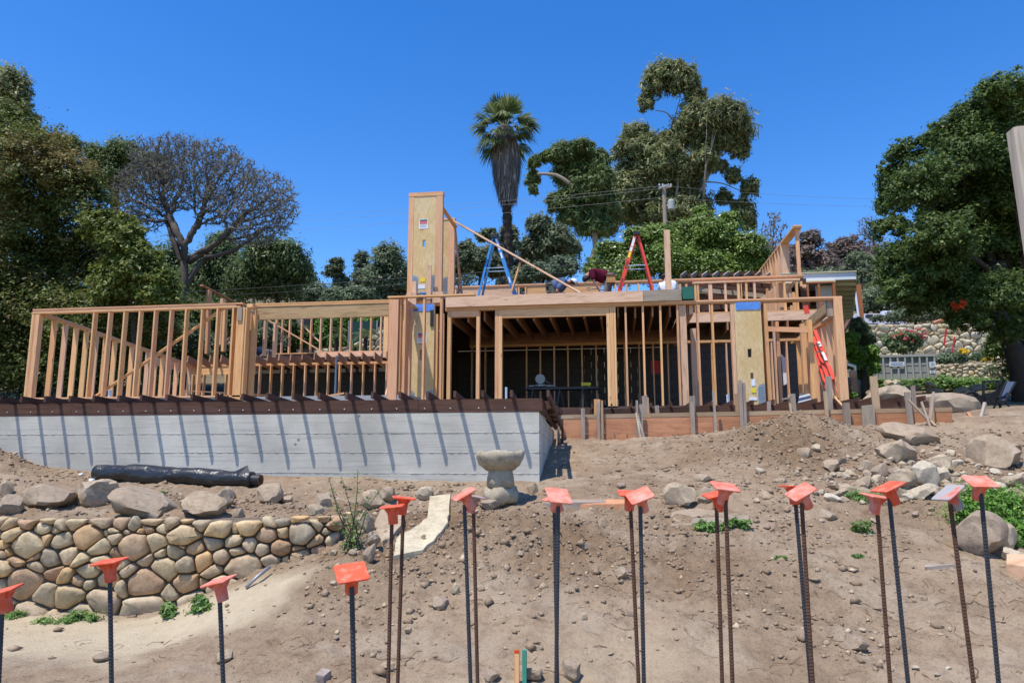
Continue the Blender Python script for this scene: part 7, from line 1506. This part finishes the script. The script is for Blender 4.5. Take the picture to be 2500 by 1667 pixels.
m = MB(); a_, b_ = U(2246, 866, b=30.6), U(2282, 855, b=30.6); m.add([(a_.x, 30.5, zt), (b_.x, 30.5, zt), (b_.x, 30.5, b_.z), (a_.x, 30.7, zt), (b_.x, 30.7, zt), (b_.x, 30.7, b_.z)], [(0, 1, 2), (5, 4, 3), (0, 2, 5, 3), (1, 4, 5, 2), (0, 3, 4, 1)]); o = thing('wedge_board', 'gray wedge of board standing above the container', 'board', (a_.x, 30.6, zt)); m.build('wedge_panel', M['graywood'], o)
random.seed(5)
for i, (x, y, w, h) in enumerate([(2172, 946, 24, 24), (2192, 945, 28, 20), (2118, 940, 28, 26), (2128, 962, 24, 12), (2115, 972, 60, 10), (2140, 985, 70, 10), (2180, 975, 60, 12), (2230, 952, 30, 14), (2290, 962, 40, 14), (2350, 958, 36, 14), (2390, 952, 44, 16), (2275, 943, 26, 10)]):
    rock(x, y, w, h, ['pale round rock under the container', 'second pale rock under the container', 'brown split rock beside the feathery shrub', 'flat stone step below the split rock', 'long flat stone step by the shrub shade', 'lower flat stone step near the end joists', 'gray slab edge under the container rocks', 'small rock under the weedy strip', 'rock in the oak shade below the low wall', 'second rock in the oak shade', 'rounded shaded stone by the dark garden chair', 'little rock at the container corner'][i], b=25+(i % 3), kind='whiterock' if i < 2 else 'rock')
ag = U(2416, 900, b=30.4); o = thing('agave', 'blue green agave with drooping leaves on the low wall', 'plant', ag); V = []
for i in range(16):
    an = i*2.4; el = random.uniform(-.6, 1.0); d = Vector((math.cos(an)*math.cos(el), math.sin(an)*math.cos(el), math.sin(el))); s_ = d.cross(Vector((0, 0, 1))).normalized()*.07; V.append([ag, ag+d*.2+s_, ag+d*.42-Vector((0, 0, .08)), ag+d*.2-s_])
quads_mesh('leaf', np.array([[tuple(c) for c in q] for q in V]).reshape(-1, 3), 4, M['lf_gray'], o); MB().tube([ag, ag+Vector((.03, 0, -.5))], .03, 6).build('stalk', M['form'], o)
# dark garden things under the oak
M['darkmetal'] = plain('dark metal', (.02, .02, .022), .5, .5, .4); M['bluemetal'] = plain('blue black sling cloth', (.05, .07, .11), .5, .5)
oc = thing('garden_lounger', 'dark reclining garden chair with blue gray sling under the oak', 'chair', U(2460, 990, b=18)); quad('sling_back', [U(2437, 978, b=17.9), U(2452, 978, b=17.9), U(2479, 933, b=18.4), U(2458, 933, b=18.4)], M['bluemetal'], oc, .02)
for p, q in (((2437, 980), (2456, 932)), ((2453, 980), (2480, 932)), ((2437, 968), (2425, 1000)), ((2452, 978), (2470, 1000)), ((2430, 970), (2470, 966))): beam('frame_tube', U(*p, b=17.85), U(*q, b=18.0), .03, .03, M['darkmetal'], oc)
oc = thing('metal_cart', 'dark metal frame cart beside the garden chair', 'cart', U(2415, 990, b=18.4))
for p, q in (((2401, 960), (2401, 930)), ((2434, 960), (2434, 928)), ((2401, 932), (2434, 930)), ((2436, 930), (2445, 940)), ((2445, 938), (2440, 960)), ((2398, 962), (2445, 962)), ((2402, 962), (2402, 995)), ((2440, 962), (2442, 998))): beam('frame_bar', U(*p, b=18.4), U(*q, b=18.4), .045, .045, M['darkmetal'], oc)
ab('cart_tray', U(2402, 975, b=18.4).x, U(2446, 975, b=18.4).x, 18.3, 18.9, U(2402, 985, b=18.4).z, U(2402, 965, b=18.4).z, M['darkmetal'], oc)
c = U(2374, 976, b=18.8); tw = thing('wheel', 'dark spoked wheel lying in the oak shade', 'wheel', c-Vector((0, 0, .2))); m = MB(); pts = [c+Vector((.19*math.cos(k*math.pi/10), .05, .19*math.sin(k*math.pi/10))) for k in range(21)]; m.tube(pts, .045, 8, False); m.build('tyre', M['black'], tw); m = MB(); m.tube([c+Vector((0, .02, 0)), c+Vector((0, .1, 0))], .09, 12); m.build('hub', M['galv'], tw)
o = thing('white_railing', 'short white railing under the shrubs beside the corner post', 'railing', U(2075, 930, b=25))
for p, q in (((2066, 888), (2088, 895)), ((2087, 894), (2089, 930)), ((2066, 905), (2088, 912))): beam('rail', U(*p, b=25), U(*q, b=25), .06, .08, M['fascia'], o)
# ------------------------------------------------------------------ utility pole and wires
pb_ = 42; pl = thing('utility_pole', 'wooden utility pole with crossarm and transformer before the eucalyptus', 'utility pole', gz_(U(1623, 560, b=pb_))); g = gz_(U(1624, 560, b=pb_)); tp_ = U(1621, 452, b=pb_)
MB().tube([g, tp_], [.16, .12], 10).build('pole_shaft', M['graywood'], pl); beam('crossarm', U(1608, 462, b=pb_), U(1640, 455, b=pb_), .12, .12, M['graywood'], pl); beam('crossarm', U(1610, 459, b=pb_), U(1632, 452, b=pb_-.6), .1, .1, M['insul'], pl)
m = MB(); c = U(1639, 513, b=pb_-.3); m.lathe([(.16, 0), (.2, .05), (.2, .55), (.15, .62)], c, 12); m.build('transformer', M['contain2'], pl)
for x in (1610, 1618, 1632, 1638): m = MB(); c = U(x, 455, b=pb_); m.lathe([(.03, 0), (.06, .06), (.04, .15)], c, 8); m.build('insulator', M['insul'], pl)
def wire(label, P, b0, b1, r, sag=.6, mt='galv'):
    p, q = U(*P[0], b=b0), U(*P[1], b=b1); n = 20; m = MB(); m.tube([p.lerp(q, i/n)-Vector((0, 0, sag*4*(i/n)*(1-i/n))) for i in range(n+1)], r, 4, False); o = thing('power_line', label, 'power line', p); m.build('cable', M[mt], o)
wire('upper thin power line running left from the utility pole', ((-60, 548), (1612, 455)), 60, 42, .008, .8); wire('second thin power line running left from the utility pole', ((-60, 560), (1614, 461)), 60, 42, .008, .9); wire('lower thin power line running left from the utility pole', ((-60, 600), (1618, 482)), 60, 42, .008, .6)
wire('upper power line running right from the utility pole', ((1636, 455), (2560, 478)), 42, 50, .008, .5); wire('lower power line running right from the utility pole', ((1624, 482), (2560, 495)), 42, 50, .008, .4)
wire('dark cable crossing low behind the blue ladder', ((420, 715), (1520, 636)), 34, 34, .016, .1, 'black'); wire('lower dark cable behind the blue ladder', ((420, 728), (1520, 654)), 34, 34, .013, .1, 'black'); wire('cable in front of the wooded hill at right', ((1880, 643), (2560, 648)), 40, 40, .014, .1, 'black'); wire('lower cable in front of the wooded hill at right', ((1880, 653), (2560, 660)), 40, 40, .012, .1, 'black')
